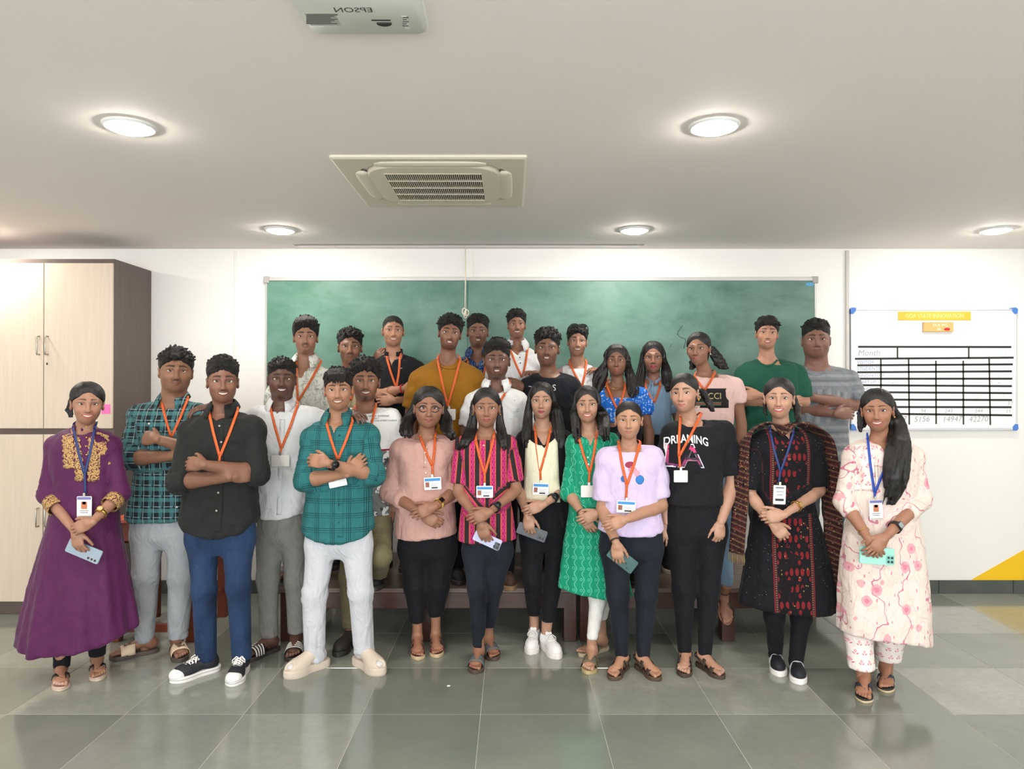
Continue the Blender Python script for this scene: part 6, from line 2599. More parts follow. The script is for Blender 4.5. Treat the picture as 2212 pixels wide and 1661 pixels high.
def people():
    T = {}
    # ---------------------------------------------------------------- 1 woman, purple dress
    m = cloth('purple_kurta', DK, .6, pat_two((78, 24, 70), (88, 30, 78), 12), .6, sheen=.1)
    mg_ = Mat('gold_embroidery', .45, coord='obj', metal=.25)
    vo = mg_.vor(150)
    mg_.col(mg_.mix(vo.lt(.62), (112, 62, 62), (206, 166, 108))).bump(vo, .9, .006)
    def ex1(s):
        for a in ((134, 938, 158, 934, 138, 1008, 162, 1012), (209, 934, 233, 940, 214, 1008, 238, 1002), (161, 936, 172, 946, 163, 1036, 185, 1038), (191, 946, 207, 936, 190, 1038, 218, 1036)):
            def fn(i, j, a=a):
                l = (a[0] + (a[4] - a[0]) * j, a[1] + (a[5] - a[1]) * j); r_ = (a[2] + (a[6] - a[2]) * j, a[3] + (a[7] - a[3]) * j)
                sc_ = 2.5 * math.sin(j * 40) * (1 if i > .5 else -1)
                return l[0] + (r_[0] - l[0]) * i + sc_ * abs(i - .5) * 2, l[1] + (r_[1] - l[1]) * i + (3 if j == 1 and int(i * 10) % 2 else 0)
            s.patch('embroidery', fn, 7, 22, mg_.m, .0025, .004)
        for i in (0, 1):
            S_, E, Wr = s.arm[i]
            for t in (.22, .30, .36):
                c_ = E + (Wr - E) * t
                mesh_obj('cuff_embroidery', *ring_geo(c_, Wr - E, .047 - .010 * t, .004, .026), mg_.m, s.root)
        buttons(s, [(187, 922), (187, 945), (186, 964), (187, 982)], m_gold, .005)
        collar(s, s.top_obj.data.materials[0], .054, h=.026, open_=16, stand=True, z=.012)
        lanyard(s, (183, 1023), ((158, 922), (205, 924)), (185, 1094, 31, 44, 0, 'tall'), m_blue_l, .014)
        watch(s, 1, .70, plain((226, 204, 160), .2), m_gold, .017, label='gold', wide=.012)
        phone(s, 'silver blue phone held by the woman in the purple dress', 183, 1190, -.172, 30, 78, 112, (150, 166, 182), (60, 44, 44), ((.30, .40), (.30, .30), (.30, .20)), clen=(60, 40, 40))
    T[1] = Person('woman in long purple dress with gold embroidery holding a phone', 3.93, x=178, fem=True, skin=(186, 132, 104), kajal=True, mouth='teeth', fw=1.02, lip=(176, 84, 84),
        hd=(189, 824, 914, 6, 2), nb=(181, 925), hair=dict(style='tied', top=.020, side=.012, nape=.85, ears=True, part=-.01, locks=[dict(p=[(156, 860, .022, .05), (150, 886, .024, .05), (155, 910, .012, .04)], n=8)]),
        rows=[(938, 140, 228, .075), (962, 118, 246, .102), (1000, 114, 250, .112), (1050, 122, 248, .106), (1085, 120, 252, .112), (1150, 104, 258, .130), (1230, 84, 272, .155), (1310, 66, 287, .180), (1402, 50, 304, .205)],
        sh=((97, 938), (264, 938)), arms=[dict(e=(102, 1068, -.03), w=(163, 1147, -.195), hand=dict(d=(.28, -.05, -1), back=(-.2, -1, 0), curl=(.55, .5, .3))),
              dict(e=(262, 1066, -.03), w=(200, 1128, -.225), hand=dict(d=(-1, -.05, -.38), back=(.1, -1, .25), curl=(.35, .55, .4)))],
        top=dict(m=m, name='dress', sl=(1.24, 1.24), end=.044, loose=.006, neck=dict(r=.056, o=(0, -.006, .012)), fold=foldd(.95, .35, 0.0, .075, 9, .7), hem=hemv((50, 1386), (110, 1397), (200, 1388), (250, 1378), (302, 1352)), h=.012, wr=.003),
        bot=dict(m=m_blackt, name='leggings', waist=1290, hip=[(1290, 120, 235, .09), (1330, 118, 238, .09)], legs=[[(142, 1310, 0), (139, 1370, 0), (135, 1440, .0)], [(212, 1310, 0), (211, 1370, 0), (212, 1425, .05)]], r=(.055, .048, .040), cuff=[(135, 1432), (212, 1423)], wr=.002),
        feet=[(134, 1468, 31, 'flipflop', dict(sole=(206, 178, 166), strap=(24, 20, 22), under=(196, 180, 160), nail=(230, 214, 206))), (212, 1448, 33, 'flipflop', dict(sole=(206, 178, 166), strap=(24, 20, 22), under=(196, 180, 160), nail=(222, 190, 120)))],
        extra=[ex1])

    # ---------------------------------------------------------------- 2 man, plaid shirt
    m = cloth('teal_plaid', DK, .85, pat_plaid)
    def ex2(s):
        collar(s, m, open_=30, tip=.07)
        seam(s, [(381, 890), (382, 1000), (382, 1110)], m, .030, .0015)
        s.patch('pocket', lambda i, j: (310 + 34 * i, 915 + 26 * j), 6, 6, m, .002, .003)
        buttons(s, [(322, 915), (383, 1010), (382, 1056), (383, 1095)], plain((220, 220, 214), .4), .006)
        lanyard(s, (370, 944), ((347, 860), (406, 860)))
    T[2] = Person('man in teal and black plaid shirt and pale grey jeans with folded arms', 4.25, x=345, skin=(140, 94, 70), mouth='smile', fat=1.0, fw=1.06, mous=.45, eyes=.75, nose=1.15,
        hd=(380, 750, 846, 4, 3, 2), nb=(374, 866), nr=.066, hair=dict(style='wave', top=.034, side=.010, n=90, len=.026, r=.008, dir=(.7, -.3, .2), curl=.6, fringe=((-.02, -.018, .018), (.0, -.008, .012)), seed=2),
        rows=[(880, 318, 425, .085), (905, 296, 448, .115), (960, 294, 452, .13), (1030, 292, 450, .132), (1080, 282, 448, .135), (1124, 274, 446, .138)],
        sh=((276, 872), (468, 872)), ru=.056, arms=[dict(e=(280, 990, -.09), w=(386, 984, -.195), hand=dict(d=(1, .7, .1))), dict(e=(466, 985, -.06), w=(338, 948, -.25), hand=dict(d=(-1, .5, .05), back=(-.2, -1, .4), curl=(.5, .6, .4)))],
        top=dict(m=m, sl=(1.2, 1.16), end=.068, loose=.012, neck=dict(r=.064, v=(379, 890), tan=.40), hem=hemv((270, 1116), (300, 1124), (380, 1122), (450, 1110)), wr=.005),
        bot=dict(m=m_lgreyj, waist=1095, hip=[(1095, 284, 436, .12), (1130, 283, 438, .125), (1165, 286, 436, .118)], legs=[[(320, 1160, 0), (315, 1245, -.02), (310, 1385, .02)], [(398, 1160, 0), (392, 1245, -.02), (386, 1378, .02)]], r=(.098, .073, .052), cuff=[(310, 1387), (385, 1382)], wr=.0045),
        feet=[(316, 1410, -56, 'slide', dict(sole=(84, 72, 66), strap=(226, 202, 172), logo=1)), (384, 1408, 34, 'slide', dict(sole=(84, 72, 66), strap=(226, 202, 172), logo=1))], extra=[ex2])

    # ---------------------------------------------------------------- 3 man, black shirt
    m = cloth('black_shirt', DK, .85, pat_two((31, 33, 33), (41, 42, 41)))
    def ex3(s):
        collar(s, m, open_=28, tip=.062)
        seam(s, [(477, 915), (478, 1030), (472, 1150)], m, .030, .0015)
        buttons(s, [(474, 920), (478, 955), (472, 1064), (468, 1103)], plain((176, 170, 160), .4), .0055)
        lanyard(s, (475, 985), ((450, 885), (514, 885)), (474, 1012, 14, 20, 0, 'blank'))
    T[3] = Person('man in black shirt and blue jeans with folded arms', 3.96, x=478, skin=(112, 74, 56), mouth='teeth', fat=.35, fw=1.0, mous=.4, nose=1.1,
        hd=(481, 768, 868, 4), nb=(481, 888), hair=dict(style='curly', top=.046, side=.003, n=190, len=.018, r=.0085, curl=1.3, e0=.35, dir=(0, -.4, .4), seed=5, rough=.003),
        rows=[(903, 425, 538, .085), (930, 410, 556, .112), (985, 408, 556, .122), (1050, 402, 556, .124), (1110, 392, 560, .128), (1162, 388, 562, .13)],
        sh=((386, 905), (576, 898)), ru=.056, arms=[dict(e=(390, 1040, -.09), w=(498, 1030, -.185), hand=dict(d=(1, .7, .05))), dict(e=(556, 1022, -.06), w=(440, 1004, -.25), hand=dict(d=(-1, .35, .05), back=(-.2, -1, .4), curl=(.5, .6, .4)))],
        top=dict(m=m, sl=(1.18, 1.16), end=.066, loose=.014, neck=dict(r=.062, v=(480, 912), tan=.40), hem=hemv((385, 1118), (410, 1142), (475, 1157), (535, 1146), (562, 1112)), wr=.005),
        bot=dict(m=m_jeans, waist=1115, hip=[(1112, 404, 550, .11), (1150, 400, 554, .118), (1175, 402, 552, .112)], legs=[[(438, 1168, 0), (442, 1273, -.03), (446, 1415, .0)], [(514, 1168, 0), (516, 1268, -.03), (522, 1412, .0)]], r=(.086, .063, .054), cuff=[(443, 1428), (522, 1424)], wr=.003),
        feet=[(446, 1452, -44, 'canvas', dict(m=(34, 36, 42))), (523, 1452, 8, 'canvas', dict(m=(34, 36, 42)))], extra=[ex3])

    # ---------------------------------------------------------------- 4 man, white shirt, arms round his neighbours
    m = cloth('white_shirt', DK, .85, pat_two((206, 207, 208), (216, 217, 218)))
    def ex4(s):
        collar(s, m, open_=28, tip=.062)
        seam(s, [(610, 905), (606, 1010), (603, 1112)], m, .030, .0015)
        buttons(s, [(604, 1036), (603, 1072)], plain((206, 204, 198), .4), .0055)
        lanyard(s, (608, 968), ((582, 872), (644, 872)), (606, 995, 38, 24, 0, 'blank'))
    T[4] = Person('man in white shirt and grey trousers with an arm round each neighbour', 4.30, x=612, skin=(84, 56, 44), mouth='teeth', fat=.8, fw=1.05, nose=1.15, mous=.2,
        hd=(609, 772, 858, 2), nb=(609, 876), nr=.064, hair=dict(style='quiff', top=.032, side=.004, n=110, len=.022, r=.008, dir=(.3, -.6, .5), curl=.6, e0=.3, seed=8),
        rows=[(888, 562, 658, .085), (915, 552, 672, .112), (965, 550, 674, .125), (1040, 552, 670, .132), (1090, 552, 668, .134), (1120, 553, 666, .134)],
        sh=((532, 876), (700, 876)), ru=.056, arms=[dict(e=(508, 930, .0), w=(464, 877, -.27), hand=dict(d=(-.85, -.55, -.14), back=(0, -.3, 1), curl=(.3, .5, .4))), dict(e=(738, 930, .02), w=(762, 893, -.17), hand=dict(d=(.55, -.75, -.06), back=(0, -.3, 1), curl=(.3, .5, .4)))],
        top=dict(m=m, sl=(1.6, 1.6), end=.042, loose=.012, neck=dict(r=.062, v=(611, 896), tan=.40), hem=hemv((550, 1100), (580, 1115), (610, 1117), (664, 1106)), wr=.005),
        bot=dict(m=m_greyt, waist=1095, hip=[(1095, 560, 662, .12), (1130, 556, 664, .124), (1165, 558, 662, .118)], legs=[[(583, 1160, 0), (580, 1250, -.02), (580, 1370, .02)], [(638, 1160, 0), (640, 1250, -.02), (640, 1365, .02)]], r=(.084, .064, .050), cuff=[(580, 1372), (640, 1366)], wr=.003),
        feet=[(582, 1408, -34, 'slide', dict(sole=(60, 52, 52), strap=(30, 28, 30), stripes=4)), (641, 1404, 10, 'slide', dict(sole=(60, 52, 52), strap=(30, 28, 30), stripes=4))], extra=[ex4])

    # ---------------------------------------------------------------- 5 man, teal check shirt
    m = cloth('teal_check', DK, .85, pat_check)
    def ex5(s):
        collar(s, m, open_=30, tip=.066)
        seam(s, [(736, 940), (737, 1060), (735, 1160)], m, .030, .0015)
        s.patch('pocket', lambda i, j: (750 + 36 * i, 946 + 36 * j), 6, 6, m, .002, .003)
        buttons(s, [(733, 940), (732, 1090), (732, 1128)], plain((30, 60, 66), .4), .0055)
        lanyard(s, (730, 992), ((704, 910), (762, 910)))
        c = s.fpt(729, 1038, .010)
        t = math.radians(12)
        mesh_obj('badge', *slab_geo(c, V3(math.cos(t), 0, math.sin(t)), V3(-math.sin(t), 0, math.cos(t)), V3(0, -1, 0), s.px(38), s.px(26), .004, .005), m_card, s.root, False)
        watch(s, 1, .88, plain((20, 20, 24), .15), plain((24, 24, 26), .5), .021)
    T[5] = Person('man in teal checked shirt and white trousers with folded arms and watch', 4.06, x=733, skin=(168, 116, 86), mouth='teeth', fw=.98, nose=1.1, fat=.1,
        hd=(731, 793, 884, -2, -2), nb=(730, 905), hair=dict(style='fringe', top=.030, side=.006, n=130, len=.024, r=.007, dir=(.3, -.8, .2), curl=.8, e0=.25, seed=11, fringe=((-.045, -.038, .030), (-.03, -.022, .036), (-.014, -.01, .034), (0, .006, .038), (.016, .02, .034), (.03, .032, .032), (.042, .042, .024))),
        rows=[(918, 685, 782, .085), (945, 672, 800, .108), (1000, 668, 806, .114), (1060, 664, 806, .115), (1110, 656, 808, .12), (1172, 650, 814, .125)],
        sh=((650, 920), (822, 914)), ru=.050, arms=[dict(e=(660, 1038, -.08), w=(752, 1022, -.165), hand=dict(d=(.7, .45, .75), curl=(.4, .5, .4))), dict(e=(808, 1026, -.06), w=(706, 1000, -.24), hand=dict(d=(-1, .3, .15), back=(-.2, -1, .4), curl=(.5, .6, .4)))],
        top=dict(m=m, sl=(1.18, 1.16), end=.062, loose=.014, neck=dict(r=.058, v=(737, 934), tan=.42), hem=hemv((648, 1140), (680, 1160), (735, 1170), (790, 1158), (816, 1132)), wr=.005),
        bot=dict(m=m_whitet, waist=1120, hip=[(1120, 664, 800, .11), (1160, 660, 806, .116), (1185, 660, 806, .11)], legs=[[(694, 1178, 0), (680, 1283, -.03), (676, 1415, .0)], [(770, 1178, 0), (780, 1278, -.03), (786, 1405, .0)]], r=(.086, .066, .056), cuff=[(676, 1424), (787, 1410)], wr=.005),
        feet=[(683, 1442, -42, 'pod', dict(m=plain((206, 192, 176), .8))), (786, 1437, 46, 'pod', dict(m=plain((206, 192, 176), .8)))], extra=[ex5])

    # ---------------------------------------------------------------- 6 man behind, white tee with camouflage print
    m = cloth('white_camo_tee', DK, .85, pat_camo, .8)
    def ex6(s):
        lanyard(s, (792, 950), ((766, 884), (812, 876)))
        mt = plain((40, 38, 40), .6)
        s.text('NEVER ASPIRING', 816, 899, 3.6, mt, sx=1.2, shear=.3); s.text('SELF', 811, 904, 3.6, mt, sx=1.2, shear=.3); s.text('ABOVE EVERYTHING', 827, 909, 3.6, mt, sx=1.2, shear=.3)
    T[6] = Person('smiling man in white and camouflage tee behind the teal checked shirt', 4.37, x=792, skin=(120, 80, 60), mouth='teeth', mous=.45, goatee=.7, beard=.35, fw=1.0,
        hd=(789, 771, 865, 3), nb=(788, 884), hair=dict(style='curly', top=.040, side=.010, n=200, len=.020, r=.0085, curl=1.3, e0=.15, dir=(-.3, -.5, .3), seed=13, rough=.003),
        rows=[(892, 745, 834, .085), (920, 728, 850, .108), (970, 726, 852, .115), (1040, 730, 848, .112), (1110, 730, 850, .115)],
        sh=((710, 884), (868, 880)), arms=[dict(e=(712, 985, .02), w=(722, 1070, -.02)), dict(e=(868, 985, .02), w=(858, 1070, -.02))],
        top=dict(m=m, sl=(.78, .78), end=.064, loose=.014, neck=dict(r=.064, o=(0, -.012, .008)), wr=.004),
        bot=dict(m=m_olive, waist=1090, hip=[(1085, 736, 846, .11), (1125, 734, 848, .118), (1150, 736, 846, .11)], legs=[[(764, 1145, 0), (757, 1245, -.04), (757, 1350, .0)], [(818, 1145, 0), (822, 1200, -.20), (816, 1262, .20)]], r=(.084, .064, .050), cuff=[(757, 1355), (815, 1250)], wr=.004),
        feet=[(757, 1394, -14, 'shoe', dict(m=(44, 40, 34), sole=(40, 38, 36))), (816, 1263, 6, 'shoe', dict(m=(26, 26, 26), sole=(60, 58, 56), z=.331, d=.20))], extra=[ex6])

    # ---------------------------------------------------------------- 7 woman, pink blouse, glasses
    m = cloth('dusty_pink_blouse', DK, .85, pat_two((196, 152, 142), (208, 166, 156)))
    def ex7(s):
        mk = plain((26, 22, 24), .3)
        y = s.hf.front(.03, -.002) - .010
        for sg in (-1, 1):
            pts = [(sg * .0335 + .0235 * math.cos(w), y + .004 * abs(math.cos(w)), -.004 + .0185 * math.sin(w)) for w in [2 * math.pi * k / 20 for k in range(21)]]
            g_ = mesh_obj('glasses_rim', *tube(s.hw(pts), .0031 * s.hs, 6, False), mk, s.root)
            mesh_obj('temple', *tube(s.hw([(sg * .057, y + .004, .002), (sg * .074, -.03, .002), (sg * .079, .015, -.002)]), .0018, 5), mk, g_)
        mesh_obj('glasses_bridge', *tube(s.hw([(-.0105, y - .001, .0), (0, y - .003, .003), (.0105, y - .001, .0)]), .0019, 5), mk, s.root)
        seam(s, [(920, 968), (918, 1010)], m, .022, .0015)
        buttons(s, [(918, 978), (919, 999), (920, 1021)], plain((226, 214, 206), .4), .006)
        lanyard(s, (934, 1006), ((908, 944), (940, 944)), (935, 1044, 36, 26, 3, 'front'))
        watch(s, 1, .82, plain((18, 18, 22), .15), plain((210, 176, 96), .4), .017, square=True, label='gold')
    T[7] = Person('woman with black glasses in dusty pink blouse and black trousers', 4.33, x=918, fem=True, skin=(176, 122, 94), mouth='smile', fat=.9, fw=1.04, mw=1.0, lip=(150, 78, 72),
        hd=(926, 834, 922, 2, 2), nb=(920, 942), hair=dict(style='loose', top=.018, side=.014, ears=True, locks=[dict(flow=2, p=[(896, 866, .026, .02), (884, 905, .036, -.01), (878, 935, .036, None), (886, 952, .020, None)], n=16, wave=.010), dict(flow=2, p=[(952, 868, .024, .02), (962, 910, .034, -.01), (972, 940, .032, None), (982, 958, .016, None)], n=16, wave=.012)]),
        rows=[(952, 868, 962, .075), (975, 855, 982, .105), (1010, 858, 978, .122), (1060, 860, 982, .120), (1110, 856, 984, .130), (1160, 854, 988, .138)],
        sh=((842, 946), (994, 942)), ru=.050, arms=[dict(e=(842, 1062, -.02), w=(912, 1110, -.19), hand=dict(d=(.9, -.1, -.55), curl=(.6, .6, .4))), dict(e=(992, 1055, -.02), w=(938, 1095, -.215), hand=dict(d=(-1, -.05, -.38), back=(.1, -1, .2), curl=(.3, .4, .3)))],
        top=dict(m=m, name='blouse', sl=(1.42, 1.36), end=.052, mid=.060, loose=.010, neck=dict(r=.054, v=(922, 968), tan=.40), hem=hemv((850, 1157), (885, 1161), (985, 1152)), wr=.004),
        bot=dict(m=m_blackt, waist=1130, hip=[(1130, 862, 984, .12), (1170, 860, 988, .125), (1195, 860, 988, .118)], legs=[[(893, 1185, 0), (897, 1265, -.01), (901, 1340, 0)], [(955, 1185, 0), (946, 1265, -.01), (941, 1330, 0)]], r=(.088, .066, .042), cuff=[(901, 1342), (941, 1331)], wr=.003),
        feet=[(902, 1403, 8, 'sandal', dict(sole=(200, 176, 140), strap=(104, 62, 64), rim=(96, 58, 58), nail=(150, 80, 70))), (942, 1398, 10, 'sandal', dict(sole=(200, 176, 140), strap=(104, 62, 64), rim=(96, 58, 58), nail=(150, 80, 70)))], extra=[ex7])

    # ---------------------------------------------------------------- 8 woman, magenta striped kurti
    m = cloth('magenta_ikat', DK, .8, pat_magenta, .7)
    def ex8(s):
        buttons(s, [(1045, 962)], plain((232, 200, 170), .3), .005)
        lanyard(s, (1047, 1022), ((1028, 952), (1066, 946)), (1047, 1062, 35, 25, 0, 'front'))
        watch(s, 1, .80, plain((18, 18, 22), .15), plain((26, 26, 28), .5), .019)
        bangle(s, 0, .86, m_gold, .004)
        earring(s, -1); earring(s, 1)
        phone(s, 'silver violet phone held by the woman in the magenta striped top', 1053, 1166, -.170, 24, 62, 114, (168, 172, 200), (40, 44, 60), ((.26, .42), (.26, .30), (-.06, .42)), bump=(.14, .38, .62, .2))
    T[8] = Person('woman in magenta and black striped kurti holding a silver phone', 4.18, x=1050, fem=True, skin=(172, 120, 92), mouth='closed', fw=.98, lip=(150, 66, 72), kajal=True,
        hd=(1051, 836, 921, 0), nb=(1049, 940), hair=dict(style='half', top=.014, side=.008, ears=True, nape=.9, locks=[dict(flow=2, p=[(1028, 885, .020, .03), (1018, 925, .032, .0), (1006, 955, .034, None), (984, 985, .014, None)], n=15, wave=.006), dict(flow=2, p=[(1074, 885, .018, .03), (1082, 925, .028, .0), (1088, 955, .030, None), (1092, 984, .016, None)], n=14, wave=.005)]),
        rows=[(948, 1005, 1092, .075), (970, 994, 1106, .100), (1010, 996, 1104, .112), (1060, 1000, 1100, .104), (1110, 994, 1108, .116), (1175, 986, 1118, .125)],
        sh=((980, 940), (1118, 938)), arms=[dict(e=(990, 1062, -.02), w=(1037, 1128, -.19), hand=dict(d=(.35, -.05, -1), back=(-.2, -1, 0), curl=(.5, .5, .3))), dict(e=(1116, 1058, -.02), w=(1058, 1106, -.215), hand=dict(d=(-1, -.05, -.40), back=(.1, -1, .25), curl=(.3, .5, .4)))],
        top=dict(m=m, name='kurti', sl=(.84, .84), end=.052, loose=.010, neck=dict(r=.062, o=(0, -.014, .004)), hem=hemv((984, 1165), (1050, 1167), (1120, 1162)), wr=.003),
        bot=dict(m=m_navyt, waist=1130, hip=[(1130, 1000, 1104, .11), (1170, 998, 1108, .116), (1200, 1000, 1106, .11)], legs=[[(1026, 1190, 0), (1032, 1268, -.06), (1034, 1380, -.02)], [(1080, 1190, 0), (1064, 1268, .0), (1052, 1362, .06)]], r=(.078, .056, .035), cuff=[(1034, 1390), (1052, 1366)], wr=.003),
        feet=[(1034, 1430, -6, 'slide', dict(sole=(84, 66, 58), strap=(96, 100, 100), nail=(120, 40, 50))), (1056, 1405, 15, 'slide', dict(sole=(84, 66, 58), strap=(96, 100, 100), nail=(120, 40, 50)))], extra=[ex8])

    # ---------------------------------------------------------------- 9 woman, black jacket over cream top
    m = cloth('black_jacket', DK, .85, pat_two((24, 20, 24), (34, 29, 33)))
    mc = cloth('cream_lace', DK, .85, lambda M: M.mix(M.noise(60, 4, dist=2), (226, 220, 190), (240, 236, 212)))
    def ex9(s):
        s.patch('cream_top', lambda i, j: (1136 + 68 * i + (-6 + 12 * i) * j, 950 - 0 * j + 135 * j - 10 * (2 * i - 1) ** 2 * (1 - j) + 12 * (1 - (2 * i - 1) ** 2) * (1 - j)), 13, 18, mc, .006, .006)
        chain_neck(s, [(1155, 915), (1162, 938), (1173, 950), (1184, 938), (1190, 915)])
        c = s.fpt(1174, 953, .009)
        mesh_obj('pendant', *slab_geo(c, V3(1, 0, 0), V3(0, 0, 1), V3(0, -1, 0), .010, .010, .004, .004), m_gold, s.root)
        lanyard(s, (1167, 1016), ((1156, 930), (1188, 935)), (1168, 1056, 34, 25, -2, 'front'))
        watch(s, 1, .70, plain((20, 20, 24), .15), plain((24, 24, 26), .5), .021)
        phone(s, 'black phone held by the woman in the black jacket', 1149, 1149, -.172, 25, 66, 110, (52, 54, 58), (40, 42, 44), ((.22, .40), (.22, .30)), bump=(.20, .35, .36, .24))
    T[9] = Person('woman with long straight hair in black jacket and cream top', 4.35, x=1175, fem=True, skin=(200, 150, 122), mouth='closed', fw=.96, lip=(150, 36, 66), kajal=True,
        hd=(1170, 824, 902, -2), nb=(1173, 924), hair=dict(style='long', top=.016, side=.010, ears=False, locks=[dict(flow=1, p=[(1148, 858, .024, .0), (1141, 900, .028, -.02), (1138, 940, .032, None), (1136, 985, .020, None)], n=18, wave=.003), dict(flow=1, p=[(1195, 850, .026, .0), (1202, 890, .032, -.01), (1208, 940, .036, None), (1212, 990, .022, None)], n=20, wave=.003)]),
        rows=[(935, 1128, 1218, .075), (955, 1122, 1226, .100), (1000, 1122, 1226, .114), (1045, 1126, 1224, .104), (1090, 1120, 1230, .112), (1140, 1116, 1238, .118)],
        sh=((1112, 932), (1242, 930)), arms=[dict(e=(1118, 1052, -.02), w=(1139, 1112, -.20), hand=dict(d=(.15, -.05, -1), back=(-.2, -1, 0), curl=(.5, .5, .3))), dict(e=(1236, 1048, -.02), w=(1174, 1090, -.225), hand=dict(d=(-1, -.05, -.35), back=(.1, -1, .25), curl=(.3, .5, .4)))],
        top=dict(m=m, name='jacket', sl=(1.05, 1.45), end=.040, loose=.008, neck=dict(r=.060, o=(0, -.012, .006), v=(1173, 962), tan=.55), hem=hemv((1110, 1086), (1200, 1086), (1212, 1136), (1240, 1140)), wr=.003),
        bot=dict(m=m_blackt, waist=1075, hip=[(1075, 1130, 1222, .10), (1120, 1124, 1230, .112), (1165, 1124, 1230, .108)], legs=[[(1148, 1155, 0), (1149, 1250, -.03), (1152, 1325, 0)], [(1206, 1155, 0), (1196, 1250, -.03), (1188, 1335, 0)]], r=(.076, .056, .038), cuff=[(1151, 1334), (1188, 1339)], wr=.003),
        feet=[(1153, 1392, -10, 'sneaker', dict(m=(232, 230, 230), sole=(228, 222, 218))), (1182, 1402, 22, 'sneaker', dict(m=(232, 230, 230), sole=(228, 222, 218)))], extra=[ex9])

    # ---------------------------------------------------------------- 10 woman, green printed kurta
    m = cloth('green_curl_kurta', DK, .8, pat_curls, .8)
    def ex10(s):
        buttons(s, [(1270, 988), (1271, 1003)], plain((190, 226, 210), .3), .006)
        seam(s, [(1268, 962), (1270, 1010)], m, .020, .0015)
        lanyard(s, (1274, 1020), ((1250, 945), (1288, 945)), (1272, 1061, 34, 25, 0, 'blank'))
        bangle(s, 0, .90, plain((28, 26, 28), .5), .005)
    T[10] = Person('woman in green printed kurta and white leggings behind the lavender tee', 4.18, x=1276, fem=True, skin=(198, 148, 118), mouth='teeth', fw=.96, lip=(186, 92, 92), kajal=True,
        hd=(1268, 832, 911, 0, -2), nb=(1272, 934), hair=dict(style='long', top=.014, side=.010, locks=[dict(flow=1, p=[(1246, 862, .022, .0), (1242, 900, .028, -.01), (1245, 938, .030, None), (1252, 972, .016, None)], n=15, wave=.005), dict(flow=1, p=[(1293, 855, .026, .0), (1301, 895, .034, -.01), (1307, 932, .036, None), (1313, 968, .020, None)], n=18, wave=.007)]),
        rows=[(945, 1236, 1318, .075), (965, 1228, 1328, .098), (1005, 1228, 1328, .110), (1055, 1232, 1324, .102), (1100, 1228, 1330, .112), (1160, 1218, 1338, .128), (1225, 1210, 1352, .142), (1290, 1202, 1364, .155)],
        sh=((1222, 936), (1340, 934)), arms=[dict(e=(1230, 1065, -.02), w=(1258, 1112, -.16), hand=dict(d=(.55, -.1, -.9), back=(-.3, -1, 0), curl=(.4, .5, .4))), dict(e=(1344, 1060, .0), w=(1292, 1108, -.19), hand=dict(d=(-1, -.05, -.45), back=(.1, -1, .2), curl=(.3, .5, .4)))],
        top=dict(m=m, name='kurta', sl=(1.05, 1.05), end=.046, loose=.010, neck=dict(r=.056, v=(1269, 965), tan=.32), fold=foldd(.95, .4, 0, .05, 7, 1.9), hem=hemv((1200, 1262), (1230, 1270), (1272, 1274), (1275, 1276), (1314, 1284), (1366, 1284)), wr=.003),
        bot=dict(m=cloth('white_legging', DK, .85, pat_two((224, 222, 216), (234, 232, 228))), name='leggings', waist=1200, hip=[(1200, 1235, 1335, .09), (1240, 1238, 1335, .09)], legs=[[(1272, 1230, 0), (1292, 1290, -.02), (1286, 1365, -.02)], [(1304, 1230, .05), (1302, 1290, .08), (1300, 1345, .10)]], r=(.060, .050, .032), cuff=[(1286, 1369), (1300, 1350)], wr=.002),
        feet=[(1278, 1432, -15, 'slide', dict(sole=(178, 160, 116), strap=(104, 96, 78), nail=(226, 200, 190))), (1296, 1404, -50, 'slide', dict(sole=(196, 180, 150), strap=(90, 86, 70), nail=(170, 130, 150)))], extra=[ex10])

    # ---------------------------------------------------------------- 11 woman, lavender tee
    m = cloth('lavender_tee', DK, .85, pat_two((206, 188, 224), (218, 202, 234), 8), .9)
    def ex11(s):
        # soft abstract print on the chest
        for k, (u, v, a, b, c_) in enumerate(((1361, 1004, 11, 7, (150, 50, 74)), (1366, 1014, 9, 7, (214, 150, 168)), (1376, 1022, 6, 7, (226, 156, 176)), (1382, 1036, 9, 10, (52, 122, 196)), (1347, 1034, 6, 7, (48, 110, 190)))):
            s.patch('print_patch', lambda i, j, u=u, v=v, a=a, b=b: (u + a * (i - .5) * 2 * math.sqrt(max(.05, 1 - (2 * j - 1) ** 2 * .9)), v + b * (2 * j - 1)), 6, 7, plain(c_, .8), .0022, .002)
        lanyard(s, (1354, 1047), ((1336, 957), (1383, 956)), (1352, 1094, 40, 25, -3, 'front'))
        bangle(s, 0, .96, plain((24, 24, 26), .5), .006, 'hair_tie', .003)
        phone(s, 'dark green phone held by the woman in the lavender tee', 1344, 1207, -.168, 31, 66, 128, (44, 84, 82), (30, 50, 50), ((.30, .28), (.10, .18)), clen=(30, 46, 48))
